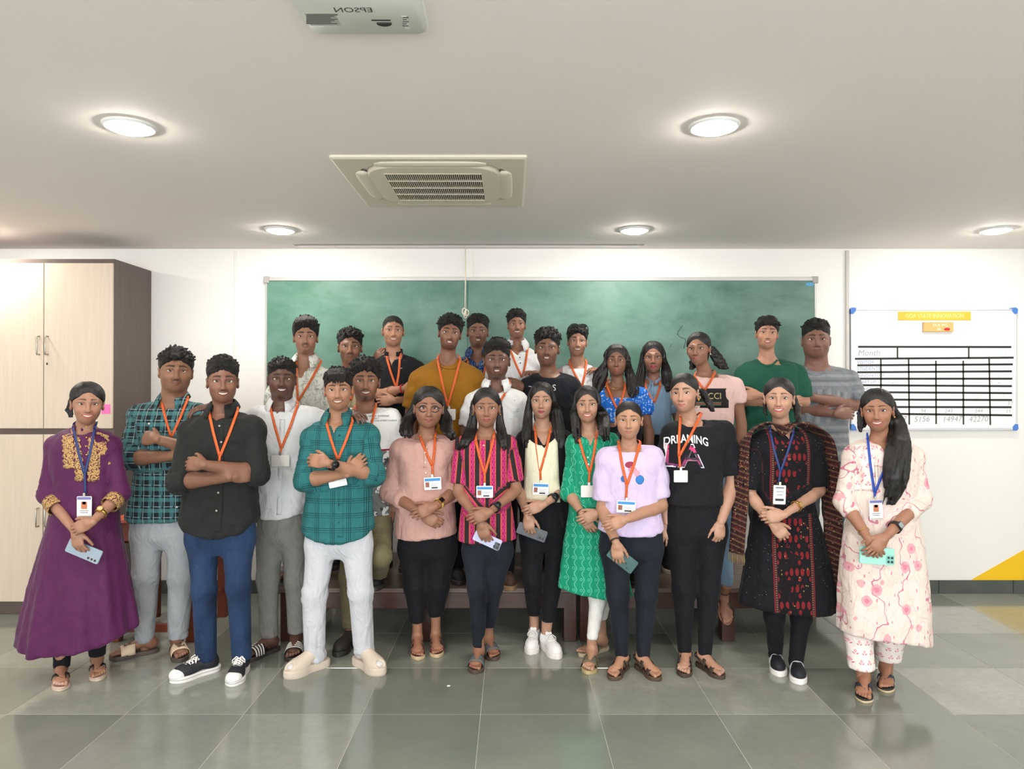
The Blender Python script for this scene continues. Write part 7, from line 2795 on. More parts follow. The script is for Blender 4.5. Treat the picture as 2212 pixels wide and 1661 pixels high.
    T[11] = Person('woman in lavender tee holding a dark green phone', 4.01, x=1362, fem=True, skin=(204, 150, 118), mouth='closed', fw=1.02, fat=.3, eyes=.72, lip=(176, 108, 98),
        hd=(1358, 865, 946, -2), nb=(1359, 966), hair=dict(style='tied', top=.008, side=.004, nape=.7, ears=True, locks=[dict(p=[(1334, 905, .012, .04), (1336, 930, .014, .04), (1339, 955, .008, .03)], n=6)]),
        rows=[(974, 1316, 1404, .075), (994, 1302, 1422, .104), (1030, 1300, 1424, .118), (1080, 1302, 1424, .112), (1120, 1294, 1430, .120), (1156, 1289, 1434, .126)],
        sh=((1286, 966), (1434, 962)), ru=.048, arms=[dict(e=(1302, 1098, -.02), w=(1330, 1172, -.19), hand=dict(d=(.12, -.05, -1), back=(-.2, -1, 0), curl=(.45, .5, .3))), dict(e=(1428, 1092, -.02), w=(1352, 1122, -.215), hand=dict(d=(-1, -.05, -.35), back=(.1, -1, .25), curl=(.25, .45, .35)))],
        top=dict(m=m, name='tee', sl=(.86, .86), end=.062, loose=.013, neck=dict(r=.060, o=(0, -.014, .002)), hem=hemv((1285, 1142), (1340, 1152), (1400, 1152), (1436, 1142)), wr=.004),
        bot=dict(m=m_navyt, waist=1120, hip=[(1120, 1300, 1426, .112), (1165, 1294, 1432, .120), (1195, 1294, 1432, .115)], legs=[[(1330, 1185, 0), (1335, 1285, -.02), (1342, 1410, .0)], [(1398, 1185, 0), (1396, 1285, -.02), (1390, 1410, .0)]], r=(.086, .060, .036), cuff=[(1342, 1420), (1390, 1420)], wr=.003),
        feet=[(1343, 1446, -30, 'sandal_back', dict(sole=(86, 66, 52), strap=(62, 48, 42), nail=(190, 130, 110))), (1388, 1446, 22, 'sandal_back', dict(sole=(86, 66, 52), strap=(62, 48, 42), nail=(190, 130, 110)))], extra=[ex11])

    # ---------------------------------------------------------------- 12 woman, black printed tee
    m = cloth('black_tee_print', DK, .85, pat_la, .9)
    def ex12(s):
        mw_ = plain((226, 226, 228), .7)
        s.text('DREAMING', 1483, 948, 18, mw_, sx=.74, arc=1.6, bold=.0013)
        ml = Mat('palm_gradient', .7, coord='obj')
        zc_ = s.L(0, 990)[2]
        c_ = ml.mix(((ml.z - (zc_ - .05)) * 9.0).mx(0).mn(1), (58, 44, 92), (222, 58, 116))
        ml.col(ml.mix(ml.noise(30, 3, sx=.5).gt(.56), c_, (44, 34, 52)))
        s.text('LA', 1476, 987, 56, mw_, off=.003, sx=.98, name='letter_outline')
        s.text('LA', 1476, 987, 51, ml.m, off=.0045, sx=1.0, name='letter_fill')
        lanyard(s, (1467, 985), ((1470, 900), (1516, 892)), (1469, 1028, 29, 25, 0, 'blank'))
        earring(s, 1, r=.006, drop=.006)
    T[12] = Person('woman in black printed tee and black trousers with arm at her side', 4.05, x=1500, fem=True, skin=(206, 154, 126), mouth='closed', fw=1.02, fat=.3, lip=(180, 104, 98), kajal=True, brow=.0055,
        hd=(1478, 805, 888, -14, -3), nb=(1492, 912), hy=-.04, hair=dict(style='tied', top=.012, side=.008, nape=.8, ears=True, part=-.02, locks=[dict(p=[(1516, 842, .024, .07), (1530, 868, .026, .08), (1545, 900, .016, .08)], n=9, wave=.006)]),
        rows=[(920, 1450, 1545, .075), (942, 1440, 1562, .106), (985, 1438, 1562, .124), (1040, 1440, 1560, .120), (1088, 1432, 1562, .126)],
        sh=((1428, 914), (1588, 908)), ru=.052, arms=[dict(e=(1432, 1040, .03), w=(1440, 1130, -.02)), dict(e=(1584, 1042, .0), w=(1556, 1128, -.10), hand=dict(d=(-.12, -.15, -1), back=(.25, -1, 0), curl=(.7, .8, .5)))],
        top=dict(m=m, name='tee', sl=(.86, .86), end=.066, loose=.016, neck=dict(r=.060, o=(0, -.012, .004)), hem=hemv((1425, 1086), (1500, 1090), (1560, 1088)), wr=.004),
        bot=dict(m=m_blackt, waist=1070, hip=[(1065, 1440, 1556, .115), (1115, 1434, 1568, .124), (1160, 1434, 1570, .118)], legs=[[(1472, 1150, 0), (1476, 1270, -.02), (1477, 1400, .0)], [(1534, 1150, 0), (1530, 1270, -.02), (1524, 1405, .0)]], r=(.090, .062, .037), cuff=[(1477, 1410), (1524, 1416)], wr=.0025),
        feet=[(1479, 1438, -17, 'sandal_back', dict(sole=(74, 58, 48), strap=(66, 54, 46), nail=(226, 200, 190))), (1521, 1442, 22, 'sandal_back', dict(sole=(74, 58, 48), strap=(66, 54, 46), nail=(226, 200, 190)))], extra=[ex12])

    # ---------------------------------------------------------------- 13 woman, black kurta with dupatta
    m = cloth('black_red_kurta', DK, .8, pat_ajrakh, .8)
    md_ = cloth('dupatta', DK, .85, pat_dupatta, .9)
    def ex13(s):
        # shawl: a draped sheet over both shoulders, falling to each side
        V = []
        nu, nv = 41, 9
        P = [(1590, 1195), (1596, 1120), (1600, 1050), (1602, 985), (1612, 935), (1640, 914), (1668, 912), (1690, 930), (1712, 912), (1745, 915), (1780, 945), (1792, 1000), (1796, 1080), (1800, 1180), (1806, 1290)]
        Y = [-.06, -.05, -.03, -.02, -.01, .0, -.03, -.095, -.03, .0, -.01, -.02, -.03, -.05, -.06]
        Wd = [.10, .10, .10, .10, .11, .10, .085, .075, .085, .10, .12, .11, .11, .11, .12]
        Tn = np.arange(len(P)); q = np.linspace(0, len(P) - 1, nu)
        U, Vv, Yy, Ww = cubic(q, Tn, [a[0] for a in P]), cubic(q, Tn, [a[1] for a in P]), cubic(q, Tn, Y), cubic(q, Tn, Wd)
        for k in range(nu):
            b = s.L(U[k], Vv[k], Yy[k])
            hang = min(1, max(0, (abs(q[k] - 7) - 2.5) / 2))     # 0 over the shoulders, 1 hanging
            for j in range(nv):
                t = j / (nv - 1) - .5
                fold_ = .010 * math.sin(j * 2.3 + k * .25)
                over = V3(0, -1.0 * t * Ww[k] * 1.2, -abs(t) * .02 - (.5 - t) * .05 * (1 if t < 0 else .6)) + V3(0, -.02, .01)
                down = V3(t * Ww[k] * .55, -t * Ww[k] * .9 + fold_ * .8, 0)
                o = over * (1 - hang) + down * hang + V3(fold_ * .4, 0, fold_ * .6 * (1 - hang))
                fr_ = math.exp(-((q[k] - 7) / 1.25) ** 2)
                o = o * (1 - fr_) + V3(0, -.012 + .012 * math.sin(j * 1.7), -t * .060) * fr_
                V.append(b + o)
        V2, Q2 = shell(np.array(V), grid_q(nu, nv), .004)
        o = mesh_obj('dupatta', V2, Q2, md_, s.root)
        attr_vec(o, 'pc', V2)
        mt = plain((128, 106, 70), .8)
        for e, k in ((0, 0), (1, nu - 1)):
            mb = MB()
            for j in range(nv):
                c_ = V[k * nv + j]
                mb.tube([c_, c_ + V3(.003 * math.sin(j), 0, -.03), c_ + V3(.004 * math.sin(j * 2), 0, -.055)], [.003, .004, .002], 5)
            tag(mb.obj('tassels', mt, s.root, True), kind='stuff')
        lanyard(s, (1686, 1018), ((1664, 934), (1714, 934)), (1682, 1068, 26, 40, -2, 'tallw'), m_blue_l, .013)
        watch(s, 1, .66, plain((170, 140, 96), .2), m_gold, .014, square=True, label='gold', wide=.012)
        bangle(s, 0, .94, plain((170, 30, 30), .6), .003)
        buttons(s, [(1690, 972), (1690, 1010), (1688, 1180), (1688, 1240)], m_gold, .004)
    T[13] = Person('woman in black and red printed kurta with a shawl over her shoulders', 4.00, x=1693, fem=True, skin=(212, 160, 132), mouth='teeth', fw=1.02, lip=(190, 84, 88), kajal=True,
        hd=(1683, 814, 901, -4), nb=(1690, 924), hair=dict(style='tied', top=.014, side=.010, nape=.9, ears=True, locks=[dict(p=[(1712, 852, .022, .03), (1722, 890, .024, .0), (1728, 930, .018, -.09)], n=10), dict(p=[(1656, 852, .016, .04), (1652, 882, .016, .04), (1658, 905, .008, .03)], n=6)]),
        rows=[(934, 1648, 1732, .075), (956, 1632, 1752, .102), (1000, 1632, 1752, .114), (1050, 1636, 1750, .106), (1100, 1628, 1760, .118), (1170, 1616, 1778, .135), (1240, 1604, 1792, .150), (1320, 1590, 1806, .165)],
        sh=((1608, 938), (1776, 938)), arms=[dict(e=(1618, 1066, -.02), w=(1668, 1132, -.19), hand=dict(d=(.75, -.05, -.75), back=(-.2, -1, .2), curl=(.6, .7, .5))), dict(e=(1770, 1060, -.02), w=(1692, 1112, -.215), hand=dict(d=(-1, -.05, -.12), back=(.1, -1, .25), curl=(.7, .7, .5)))],
        top=dict(m=m, name='kurta', sl=(.92, .92), end=.058, loose=.012, neck=dict(r=.054, v=(1690, 955), tan=.22), fold=foldd(.95, .35, 0, .05, 7, 2.6), hem=hemv((1585, 1302), (1640, 1304), (1690, 1310), (1760, 1316), (1810, 1318)), h=.012, wr=.003),
        bot=dict(m=m_blackt, name='leggings', waist=1230, hip=[(1230, 1640, 1760, .10), (1275, 1640, 1760, .10)], legs=[[(1668, 1260, 0), (1672, 1330, -.02), (1676, 1415, .0)], [(1732, 1260, 0), (1730, 1330, -.02), (1720, 1425, .0)]], r=(.066, .054, .038), cuff=[(1676, 1416), (1720, 1428)], wr=.003, stackf=1.6),
        feet=[(1674, 1436, -14, 'slipon', dict(m=(22, 26, 34))), (1718, 1452, -14, 'slipon', dict(m=(22, 26, 34)))], extra=[ex13])

    # ---------------------------------------------------------------- 14 woman, pink floral kurta
    m = cloth('pink_floral_kurta', DK, .82, pat_floral, .9)
    mb_ = cloth('pink_bud_trouser', DK, .82, pat_buds, .9)
    def ex14(s):
        s.patch('yoke', lambda i, j: (1846 + 44 * i, 962 + 98 * j), 8, 14, mb_, .002, .003)
        seam(s, [(1892, 998), (1894, 1025), (1895, 1055)], m, .016, .003)
        lanyard(s, (1889, 1064), ((1874, 946), (1932, 952)), (1889, 1100, 28, 42, 2, 'tall'), m_rblue_l, .013)
        watch(s, 1, .74, plain((150, 160, 160), .2), plain((26, 28, 28), .5), .016, square=True)
        bangle(s, 0, .82, m_gold, .003)
        earring(s, 1)
        phone(s, 'mint green phone held by the woman in the pink floral kurta', 1893, 1200, -.172, 36, 75, 94, (160, 222, 208), (120, 190, 178), ((.30, .42), (.30, .32), (.06, .42), (.06, .32)), bump=(.18, .37, .5, .22))
    T[14] = Person('woman in white and pink floral kurta holding a mint green phone', 3.78, x=1903, fem=True, skin=(184, 128, 98), mouth='teeth', fw=1.0, lip=(176, 84, 84), kajal=True,
        hd=(1895, 838, 929, -6, -3), nb=(1903, 950), hair=dict(style='half', top=.016, side=.010, ears=True, nape=.9, part=-.01, locks=[dict(flow=2, p=[(1928, 872, .024, .04), (1938, 915, .040, .0), (1940, 960, .052, None), (1936, 1010, .058, None), (1930, 1060, .052, None), (1912, 1110, .026, None)], n=34, wave=.006, thick=.26), dict(flow=2, p=[(1864, 885, .016, .04), (1860, 915, .026, .04), (1862, 945, .012, .03)], n=8)]),
        rows=[(958, 1858, 1950, .075), (982, 1838, 1972, .104), (1030, 1836, 1976, .116), (1085, 1840, 1974, .108), (1140, 1828, 1984, .122), (1220, 1818, 1994, .136), (1300, 1814, 2002, .146), (1396, 1812, 2006, .152)],
        sh=((1818, 958), (1996, 960)), ru=.046, arms=[dict(e=(1822, 1082, -.02), w=(1874, 1162, -.19), hand=dict(d=(.55, -.05, -.85), back=(-.2, -1, .1), curl=(.4, .5, .3))), dict(e=(1988, 1080, -.02), w=(1912, 1160, -.215), hand=dict(d=(-.72, -.05, -.75), back=(.1, -1, .2), curl=(.3, .5, .35)))],
        top=dict(m=m, name='kurta', sl=(1.38, 1.38), end=.047, mid=.049, loose=.008, neck=dict(r=.054, v=(1892, 990), vx=-.02, tan=.22), fold=foldd(.95, .3, 0, .035, 7, .3), hem=hemv((1808, 1362), (1880, 1366), (1960, 1378), (2010, 1392)), h=.012, wr=.003),
        bot=dict(m=mb_, name='trousers', waist=1270, hip=[(1270, 1840, 1960, .10), (1320, 1838, 1962, .10)], legs=[[(1862, 1310, 0), (1853, 1370, 0), (1852, 1440, .0)], [(1926, 1310, 0), (1924, 1370, 0), (1922, 1432, .03)]], r=(.070, .066, .066), cuff=[(1852, 1436), (1922, 1433)], wr=.002, stackf=.3),
        feet=[(1864, 1490, -27, 'flipflop', dict(sole=(44, 42, 46), strap=(42, 48, 68), under=(206, 186, 150), nail=(170, 120, 100))), (1911, 1470, -26, 'flipflop', dict(sole=(44, 42, 46), strap=(42, 48, 68), under=(206, 186, 150), nail=(170, 120, 100)))], extra=[ex14])
    return T


def arm_down(e, w, **k):
    return dict(e=e, w=w, hand=dict(d=(0, -.15, -1), back=(0, -1, 0), h=.0065, **k))


def back_row():
    G = .331
    def GV(d): return 840 + 1914.0 / d
    dk = dict(m=(34, 32, 32), sole=(50, 48, 48))
    def feet(u, d, sp=22, kind='shoe', o=None):
        return [(u - sp, GV(d), -10, kind, o or dk), (u + sp, GV(d), 10, kind, o or dk)]
    # ---------------------------------------------------------------- 15
    m = cloth('pale_leaf_shirt', DK, .85, pat_leaf)
    def ex(s):
        collar(s, s.top_obj.data.materials[0], open_=34, tip=.07)
        s.patch('pocket', lambda i, j: (676 + 26 * i, 812 + 30 * j), 5, 5, s.top_obj.data.materials[0], .002, .003)
        lanyard(s, (644, 866), ((640, 776), (694, 780)))
    d = 4.75
    Person('man with swept hair in pale leaf patterned shirt at the left of the back row', d, G, x=658, skin=(156, 108, 84), mouth='closed', mous=.7, goatee=.45, fw=.98,
        hd=(660, 684, 764, 1), nb=(659, 782), hair=dict(style='sweep', top=.040, side=.012, n=70, len=.030, r=.009, dir=(.6, -.3, .5), curl=.3, e0=.3, seed=21, vol=(0, -.015, .098, .070, .072, .042)),
        rows=back_rows(582, 730, 800, 985, ppm=325), sh=((582, 800), (730, 800)), arms=[arm_down((584, 900, .02), (588, 980, -.03)), arm_down((730, 900, .02), (726, 980, -.03))],
        top=dict(m=m, sl=(.95, .95), end=.058, loose=.012, neck=dict(r=.060, v=(660, 818), tan=.42), wr=.006), bot=back_bot(655, 985, GV(d), m_navyt), feet=feet(650, d, 24, 'slide', dict(sole=(60, 50, 50), strap=(120, 140, 170))), extra=[ex])
    # ---------------------------------------------------------------- 16
    d = 5.06
    m = cloth('cream_tee', DK, .85, pat_two((206, 190, 150), (214, 200, 160)))
    def ex(s): lanyard(s, (757, 865), ((738, 797), (775, 797)))
    Person('man in cream shirt half hidden between the leaf shirt and the black shirt', d, G, x=756, skin=(116, 78, 60), mouth='closed', mous=.6, fw=.98,
        hd=(756, 707, 785, 2), nb=(756, 803), hair=dict(style='wave', top=.030, side=.008, n=110, len=.024, r=.008, dir=(.5, -.5, .4), curl=.8, e0=.3, seed=22),
        rows=back_rows(690, 820, 818, 1000, ppm=305), sh=((690, 818), (820, 816)), arms=[arm_down((692, 910, .02), (696, 985, -.03)), dict(e=(822, 862, .06), w=(806, 786, .02), hand=dict(d=(.55, -.35, .75), back=(-.5, -1, .2), curl=(.5, .6, .4), thumb=(.9, .0)))],
        top=dict(m=m, sl=(.7, .8), neck=dict(r=.060), h=.014), bot=back_bot(756, 1000, GV(d), m_blackt), feet=feet(756, d), extra=[ex])
    # ---------------------------------------------------------------- 17
    d = 5.0
    m = cloth('black_henley', DK, .85, pat_two((24, 25, 30), (33, 34, 40)))
    def ex(s):
        collar(s, s.top_obj.data.materials[0], .064, h=.026, open_=26, stand=True, z=.010)
        lanyard(s, (856, 836), ((836, 775), (864, 772)))
        bangle(s, 0, .93, plain((190, 24, 36), .6), .008, th=.004)
        bangle(s, 0, .55, plain((196, 130, 90), .4), .004)
        s.text('m', 867, 795, 4, plain((200, 200, 204), .6))
    Person('man with shaved hair in black shirt folding his arms in the back row', d, G, x=852, skin=(176, 122, 94), mouth='teeth', fw=1.0, hairline=.074,
        hd=(849, 680, 747, 4), nb=(850, 766), hair=dict(style='buzz', top=.008, side=.002, n=0, rough=.0008, seed=23),
        rows=back_rows(800, 922, 776, 960, ppm=312), sh=((798, 774), (922, 778)), arms=[dict(e=(806, 856, -.02), w=(876, 838, -.19), hand=dict(d=(1, .5, .1))), dict(e=(922, 858, -.02), w=(852, 866, -.18), hand=dict(d=(-1, .2, 0)))],
        top=dict(m=m, sl=(1.02, 1.02), end=.056, neck=dict(r=.058, v=(851, 792), tan=.34), wr=.005), bot=back_bot(855, 965, GV(d), m_blackt), feet=feet(855, d), extra=[ex])
    # ---------------------------------------------------------------- 18
    d = 4.70
    m = cloth('mustard_tee', DK, .85, pat_two((140, 94, 20), (154, 106, 28), 10))
    def ex(s):
        lanyard(s, (967, 874), ((945, 776), (994, 776)), (970, 895, 28, 23, -2, 'blank'))
        seam(s, [(948, 788), (960, 794), (972, 796), (984, 793), (992, 788)], s.top_obj.data.materials[0], .016, .002, 'neck_band', .003)
    Person('man in mustard yellow tee with blank badge in the middle of the back row', d, G, x=965, skin=(116, 78, 58), mouth='open', mous=.6, beard=.45, fw=.98,
        hd=(972, 678, 754, 3, 6), nb=(967, 774), hair=dict(style='wave', top=.034, side=.012, n=150, len=.024, r=.0085, dir=(.4, -.5, .4), curl=1.0, e0=.15, seed=24),
        rows=back_rows(884, 1048, 796, 985, ppm=331), sh=((884, 796), (1048, 796)), ru=.053, arms=[arm_down((888, 890, .02), (898, 975, -.03)), arm_down((1046, 892, .02), (1036, 975, -.03))],
        top=dict(m=m, sl=(.9, .9), end=.066, loose=.014, neck=dict(r=.060, o=(0, -.012, .006)), wr=.006), bot=back_bot(965, 985, GV(d), m_blackt), feet=feet(965, d), extra=[ex])
    # ---------------------------------------------------------------- 19
    d = 5.26
    m = cloth('blue_batik_shirt', DK, .85, pat_batik)
    def ex(s):
        collar(s, s.top_obj.data.materials[0], open_=30)
        lanyard(s, (1032, 850), ((1008, 772), (1054, 772)))
    Person('man in blue patterned shirt standing behind the mustard tee', d, G, x=1032, skin=(110, 74, 56), mouth='open', goatee=.5, mous=.4, fw=.98,
        hd=(1032, 678, 749, 2), nb=(1032, 766), hair=dict(style='quiff', top=.032, side=.006, n=110, len=.020, r=.008, dir=(.4, -.6, .6), curl=.5, e0=.3, seed=25),
        rows=back_rows(972, 1094, 778, 955, ppm=299), sh=((970, 778), (1096, 778)), arms=[dict(e=(968, 850, .04), w=(990, 800, .0), hand=dict(d=(.3, -.8, .1), curl=(.4, .5, .4))), arm_down((1096, 868, .02), (1090, 945, -.03))],
        top=dict(m=m, sl=(.95, .95), neck=dict(r=.060, v=(1032, 792), tan=.4), h=.0125), bot=back_bot(1032, 955, GV(d), m_blackt), feet=feet(1032, d), extra=[ex])
    # ---------------------------------------------------------------- 20
    d = 5.04
    m = cloth('white_polo', DK, .85, pat_two((222, 224, 226), (232, 233, 234)))
    def ex(s):
        collar(s, s.top_obj.data.materials[0], open_=30)
        lanyard(s, (1128, 815), ((1102, 755), (1140, 752)))
        buttons(s, [(1123, 772), (1124, 784)], plain((90, 92, 100), .4), .005)
    Person('tallest man, smiling in white polo shirt at the top of the back row', d, G, x=1117, skin=(124, 84, 64), mouth='teeth', mous=.65, fw=.94,
        hd=(1116, 667, 730, 3), nb=(1117, 748), hair=dict(style='part', top=.034, side=.010, n=80, len=.022, r=.008, dir=(-.5, -.4, .4), curl=.4, e0=.2, seed=26),
        rows=back_rows(1060, 1174, 760, 945, ppm=303), sh=((1056, 760), (1178, 762)), arms=[dict(e=(1058, 840, .06), w=(1078, 800, .02), hand=dict(d=(0, -.8, .2), curl=(.4, .5, .4))), dict(e=(1182, 840, .02), w=(1160, 806, -.14), hand=dict(d=(-.65, -.75, .05), back=(-.2, -.5, 1), curl=(.25, .45, .4)))],
        top=dict(m=m, sl=(.9, .9), neck=dict(r=.058, v=(1121, 772), tan=.4), h=.0125), bot=back_bot(1117, 945, GV(d), m_blackt), feet=feet(1117, d), extra=[ex])
    # ---------------------------------------------------------------- 21
    d = 4.57
    m = cloth('white_speck_shirt', DK, .85, pat_specks)
    def ex(s):
        collar(s, s.top_obj.data.materials[0], open_=30)
        lanyard(s, (1078, 872), ((1046, 832), (1102, 824)))
    Person('man with swept up hair in white shirt with dark specks', d, G, x=1072, skin=(98, 66, 52), mouth='open', mous=.4, beard=.3, fat=.4, fw=1.02, nose=1.1,
        hd=(1073, 731, 817, 1), nb=(1072, 834), hair=dict(style='quiff', top=.036, side=.006, n=90, len=.026, r=.009, dir=(.8, -.3, .5), curl=.35, e0=.3, seed=27, vol=(.01, -.04, .10, .062, .045, .03)),
        rows=back_rows(1004, 1142, 846, 1020, ppm=334), sh=((1002, 846), (1142, 844)), arms=[arm_down((1006, 930, .02), (1010, 1010, -.02)), arm_down((1140, 934, .02), (1136, 1010, -.03))],
        top=dict(m=m, sl=(.86, .86), end=.058, neck=dict(r=.060, v=(1073, 852), tan=.4), wr=.005), bot=back_bot(1072, 1020, GV(d), m_blackt), feet=feet(1072, d, o=dict(m=(70, 46, 38), sole=(140, 110, 80))), extra=[ex])
    # ---------------------------------------------------------------- 22
    d = 4.78
    m = cloth('black_long_tee', DK, .85, pat_two((22, 24, 30), (31, 33, 40)))
    def ex(s):
        mw_ = plain((220, 220, 222), .7)
        s.text('S', 1197, 838, 14, mw_); s.text('~', 1146, 834, 12, mw_)
    Person('man with messy hair in plain black tee beside the white polo shirt', d, G, x=1187, skin=(128, 86, 66), mouth='open', mous=.4, fw=.98, nose=1.1,
        hd=(1182, 708, 789, -1, 2), nb=(1187, 806), hair=dict(style='messy', top=.034, side=.008, n=130, len=.030, r=.008, dir=(-.5, -.4, .5), curl=.8, e0=.2, seed=28, fringe=((-.03, -.045, .012), (-.01, -.022, .010))),
        rows=back_rows(1120, 1258, 814, 990, ppm=323), sh=((1120, 814), (1256, 812)), arms=[dict(e=(1122, 892, .06), w=(1132, 838, -.02), hand=dict(d=(-.75, -.55, .35), back=(-.3, -1, .5), curl=(.3, .5, .4))), arm_down((1256, 905, .02), (1248, 985, -.03))],
        top=dict(m=m, sl=(1.5, 1.5), end=.040, neck=dict(r=.062, o=(0, -.010, .004)), wr=.005), bot=back_bot(1187, 990, GV(d), m_blackt), feet=feet(1187, d, o=dict(m=(90, 60, 48), sole=(70, 50, 40))), extra=[ex])
    # ---------------------------------------------------------------- 23
    d = 5.06
    m = cloth('pink_raglan', DK, .85, pat_raglan)
    def ex(s):
        lanyard(s, (1257, 835), ((1230, 782), (1267, 782)))
        mk = plain((18, 18, 20), .15)
        g_ = None
        for sg in (-1, 1):
            q = s.hw([(sg * .034 + .030 * math.cos(w), -.090 - .004 * math.sin(w), .118 + .017 * math.sin(w)) for w in [2 * math.pi * k / 16 for k in range(16)]] + [(sg * .034 + .027 * math.cos(w), -.096 - .004 * math.sin(w), .120 + .014 * math.sin(w)) for w in [2 * math.pi * k / 16 for k in range(16)]])
            o = mesh_obj('sunglasses_lens', q, [tuple(range(16)), tuple(range(31, 15, -1))] + [(k, 16 + k, 16 + (k + 1) % 16, (k + 1) % 16) for k in range(16)], mk, s.root, False)
            mesh_obj('temple', *tube(s.hw([(sg * .062, -.088, .122), (sg * .078, -.03, .105), (sg * .084, .03, .07)]), .003, 6), mk, o)
        mesh_obj('sunglasses_bridge', *tube(s.hw([(-.008, -.094, .122), (.008, -.094, .122)]), .003, 6), mk, s.root)
    Person('man with sunglasses on his head in pink and white tee', d, G, x=1247, skin=(170, 120, 94), mouth='teeth', fw=.94, brow=.006, mous=.2,
        hd=(1247, 702, 768, 3, 3), nb=(1248, 786), hair=dict(style='short', top=.026, side=.010, n=130, len=.020, r=.0075, dir=(0, -.4, .6), curl=.9, e0=.2, seed=29),
        rows=back_rows(1190, 1300, 796, 965, ppm=305), sh=((1190, 796), (1302, 794)), arms=[arm_down((1192, 880, .02), (1196, 955, -.03)), arm_down((1302, 880, .02), (1298, 955, -.03))],
        top=dict(m=m, sl=(1.5, 1.5), end=.040, neck=dict(r=.060, o=(0, -.012, .006)), h=.0125), bot=back_bot(1247, 965, GV(d), m_blackt), feet=feet(1247, d), extra=[ex])
    # ---------------------------------------------------------------- 24
    d = 4.68
    m = cloth('blue_floral_top', DK, .8, pat_bluefloral)
    def ex(s):
        lanyard(s, (1334, 884), ((1310, 830), (1350, 840)))
        chain_neck(s, [(1312, 828), (1320, 838), (1330, 841), (1340, 838), (1348, 828)])
        earring(s, 1)
        for i in (0, 1):
            S_, E, Wr = s.arm[i]
            f = Field(S_ - .14, S_ + .14, .009)
            c_ = S_ * .62 + E * .38
            f.add(ell(c_ + V3(0, 0, .012), (.068, .066, .080)), .01)
            V, Q = f.mesh(1)
            N = vnorm(V, Q)
            th_ = np.arctan2(V[:, 1] - c_[1], V[:, 0] - c_[0])
            V = V + N * (np.sin(th_ * 11) * .004)[:, None]
            o = mesh_obj('puff_sleeve', V, Q, s.top_obj.data.materials[0], s.root)
            attr_vec(o, 'pc', V)
    Person('woman with wavy hair in bright blue floral top with puff sleeves', d, G, x=1338, fem=True, skin=(150, 102, 78), mouth='closed', fat=.4, fw=1.0, brow=.0052, lip=(150, 76, 72),
        hd=(1332, 743, 811, -2), nb=(1335, 832), hair=dict(style='long', top=.018, side=.014, locks=[dict(flow=1, p=[(1308, 778, .026, .0), (1299, 810, .040, -.0), (1292, 838, .040, None), (1288, 862, .020, None)], n=18, wave=.010), dict(flow=1, p=[(1354, 780, .024, .0), (1362, 812, .032, -.01), (1368, 845, .032, None), (1366, 868, .014, None)], n=16, wave=.010)]),
        rows=back_rows(1276, 1398, 840, 1000, ppm=330), sh=((1276, 836), (1402, 834)), ru=.046, arms=[arm_down((1278, 930, .02), (1284, 1005, -.03)), arm_down((1402, 938, .02), (1396, 1020, -.03))],
        top=dict(m=m, name='top', sl=(.5, .5), end=.052, neck=dict(r=.058, sq=(1306, 1362, 858)), wr=.003, hem=hemv((1270, 912), (1400, 912))), bot=back_bot(1338, 908, GV(d), m_blackt, 36), feet=feet(1338, d), shrink=.012, extra=[ex])
    # ---------------------------------------------------------------- 25
    d = 4.95
    m = cloth('sky_blue_top', DK, .8, pat_two((126, 158, 184), (138, 170, 196)))
    def ex(s):
        mm = s.top_obj.data.materials[0]
        collar(s, mm, .050, h=.034, open_=6, stand=True, z=.012)
        seam(s, [(1408, 822), (1402, 838), (1398, 850)], mm, .012, .006, 'neck_tie', .003); seam(s, [(1409, 822), (1410, 838), (1410, 854)], mm, .012, .007, 'neck_tie', .003)
        lanyard(s, (1412, 870), ((1394, 832), (1426, 834)))
        seam(s, [(1400, 926), (1399, 938)], plain((236, 236, 236), .5), .012, .004, 'name_tag', .003)
    Person('woman with straight hair in sky blue top with neck tie', d, G, x=1412, fem=True, skin=(166, 116, 92), mouth='closed', fw=.96, lip=(172, 40, 66), kajal=True,
        hd=(1411, 736, 805, -1), nb=(1411, 824), hair=dict(style='long', top=.016, side=.012, locks=[dict(flow=1, p=[(1390, 768, .026, .0), (1385, 806, .032, -.01), (1383, 835, .030, None), (1386, 852, .016, None)], n=18, wave=.003), dict(flow=1, p=[(1433, 765, .028, .0), (1440, 804, .034, -.01), (1442, 836, .030, None), (1441, 854, .018, None)], n=20, wave=.003)]),
        rows=back_rows(1360, 1464, 832, 940, ppm=312), sh=((1356, 830), (1466, 830)), arms=[dict(e=(1340, 880, .10), w=(1300, 800, .10), hand=dict(d=(-.8, -.55, .1), back=(0, -.4, 1), curl=(.3, .5, .4))), arm_down((1468, 920, .02), (1460, 995, -.03))],
        top=dict(m=m, name='top', sl=(.6, .6), end=.050, neck=dict(r=.052, o=(0, -.004, .012)), wr=.003, hem=hemv((1350, 938), (1470, 938))), bot=back_bot(1412, 945, GV(d), m_blackt, 34), feet=feet(1412, d, o=dict(m=(26, 26, 28), sole=(216, 200, 176))), extra=[ex])
    # ---------------------------------------------------------------- 26
    d = 4.66
    m = cloth('pale_pink_tee', DK, .85, pat_two((226, 190, 184), (234, 200, 194)))
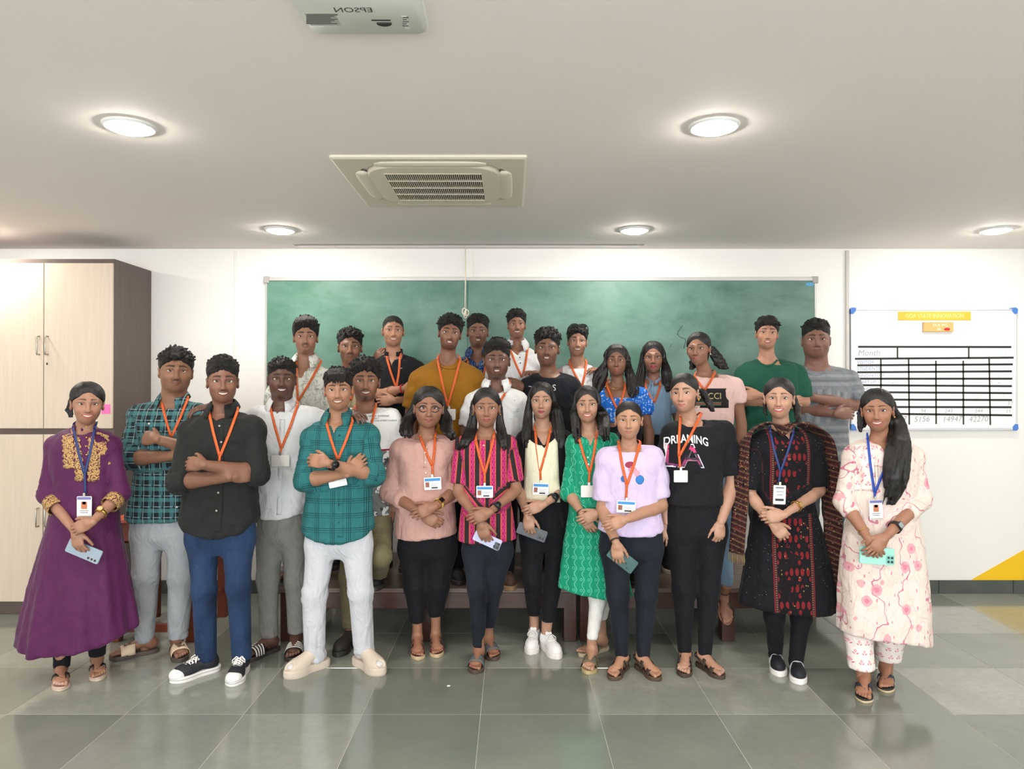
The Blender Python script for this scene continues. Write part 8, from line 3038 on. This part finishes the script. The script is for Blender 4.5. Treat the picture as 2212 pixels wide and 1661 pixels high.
    def ex(s):
        mk = plain((22, 22, 24), .8)
        s.patch('black_panel', lambda i, j: (1478 + 96 * i, 839 + 42 * j), 12, 6, mk, .002, .003)
        s.text('GUCCI', 1529, 856, 14, plain((206, 182, 130), .6), off=.0065, sx=.95)
        for k, (v0, v1, c_) in enumerate(((868, 870.5, (44, 110, 78)), (870.5, 873.5, (170, 48, 56)), (873.5, 876, (44, 110, 78)))):
            s.patch('stripe', lambda i, j: (1498 + 60 * i, v0 + (v1 - v0) * j), 8, 3, plain(c_, .8), .0065, .002)
        lanyard(s, (1522, 842), ((1500, 812), (1545, 804)))
        earring(s, 1, plain((226, 220, 210), .2, .5))
    Person('woman with curly hair in pale pink tee with black chest panel', d, G, x=1532, fem=True, skin=(166, 116, 90), mouth='smile', fw=.98, lip=(166, 92, 86), kajal=True,
        hd=(1509, 716, 788, -14, -2), nb=(1528, 812), hy=-.04, hair=dict(style='tied', top=.012, side=.010, ears=True, nape=.9, locks=[dict(p=[(1536, 750, .026, .06), (1552, 778, .040, .06), (1570, 806, .028, .04)], n=20, wave=.012), dict(p=[(1500, 768, .02, .06), (1496, 788, .024, .06), (1494, 804, .014, .05)], n=8, wave=.01)]),
        rows=back_rows(1468, 1600, 814, 960, ppm=331), sh=((1464, 816), (1606, 812)), ru=.046, arms=[arm_down((1468, 918, .02), (1474, 1000, -.03)), arm_down((1602, 918, .0), (1598, 1004, -.05))],
        top=dict(m=m, name='tee', sl=(.48, .48), end=.062, neck=dict(r=.062, o=(0, -.014, .004)), wr=.004, hem=hemv((1460, 962), (1610, 962))),
        bot=dict(m=m_lblue, waist=935, hip=[(930, 1492, 1572, .10), (970, 1488, 1576, .115), (1000, 1490, 1576, .11)], r=(.080, .056, .044), legs=[[(1512, 990, 0), (1510, 1110, -.03), (1512, 1225, 0)], [(1554, 990, 0), (1566, 1110, -.14), (1567, 1245, -.27)]], cuff=[(1512, 1232), (1567, 1252)], h=.013),
        feet=[(1512, GV(d), -10, 'thin', dict(sole=(120, 84, 70), strap=(70, 46, 40), th=.012)), (1566, 1300, 2, 'thin', dict(sole=(150, 104, 86), strap=(70, 46, 40), th=.012, z=-.090, d=-.285, pitch=.75))], extra=[ex])
    # ---------------------------------------------------------------- 27
    d = 4.84
    m = cloth('green_tee', DK, .85, pat_two((26, 78, 62), (34, 90, 72), 10))
    def ex(s): seam(s, [(1634, 776), (1644, 786), (1657, 791), (1670, 787), (1680, 777)], s.top_obj.data.materials[0], .014, .002, 'neck_band', .003)
    Person('young man in dark green tee with folded arms before the chalkboard', d, G, x=1662, skin=(182, 128, 100), mouth='open', fw=.96, mous=.15,
        hd=(1657, 682, 753, 3, 3), nb=(1658, 774), hair=dict(style='bowl', top=.026, side=.012, n=60, len=.022, r=.009, dir=(.2, -.8, .0), curl=.25, e0=.2, seed=31, fringe=((-.05, -.046, .026), (-.034, -.03, .026), (-.016, -.016, .024), (0, -.004, .022), (.016, .012, .024), (.032, .026, .022), (.046, .04, .016))),
        rows=back_rows(1588, 1742, 786, 960, ppm=319), sh=((1588, 788), (1742, 788)), arms=[dict(e=(1606, 866, -.02), w=(1700, 872, -.18), hand=dict(d=(1, .3, 0))), dict(e=(1738, 868, -.02), w=(1640, 854, -.20), hand=dict(d=(-1, .3, 0)))],
        top=dict(m=m, name='tee', sl=(.86, .86), end=.064, loose=.014, neck=dict(r=.064, o=(0, -.014, .0)), wr=.006), bot=back_bot(1662, 965, GV(d), m_dgrey), feet=feet(1662, d), extra=[ex])
    # ---------------------------------------------------------------- 28
    d = 5.12
    m = cloth('grey_stripe_tee', DK, .85, pat_grey)
    def ex(s): seam(s, [(1736, 796), (1748, 806), (1763, 811), (1778, 806), (1790, 795)], s.top_obj.data.materials[0], .012, .002, 'neck_band', .003)
    Person('sturdy man in grey striped tee with folded arms beside the whiteboard', d, G, x=1772, skin=(112, 76, 62), mouth='closed', fat=1.0, fw=1.05, nose=1.2, jaw=1.1,
        hd=(1763, 689, 772, 2), nb=(1765, 790), nr=.068, hair=dict(style='curlfade', top=.034, side=.003, n=130, len=.018, r=.009, dir=(.1, -.5, .4), curl=.9, e0=.42, seed=32),
        rows=[(802, 1722, 1812, .09), (830, 1708, 1828, .13), (880, 1706, 1830, .15), (940, 1710, 1828, .148), (994, 1712, 1828, .145)], sh=((1692, 800), (1856, 798)), ru=.058,
        arms=[dict(e=(1706, 880, -.02), w=(1806, 894, -.21), hand=dict(d=(1, .2, .05), back=(0, -1, .3))), dict(e=(1846, 876, -.02), w=(1752, 858, -.24), hand=dict(d=(-1, .2, 0)))],
        top=dict(m=m, name='tee', sl=(.82, .82), end=.072, loose=.014, neck=dict(r=.066, o=(0, -.014, .0)), wr=.005), bot=back_bot(1772, 985, GV(d), m_dgrey, 46, 28, (.098, .072, .058)), feet=feet(1772, d, 28), extra=[ex])
people()
back_row()
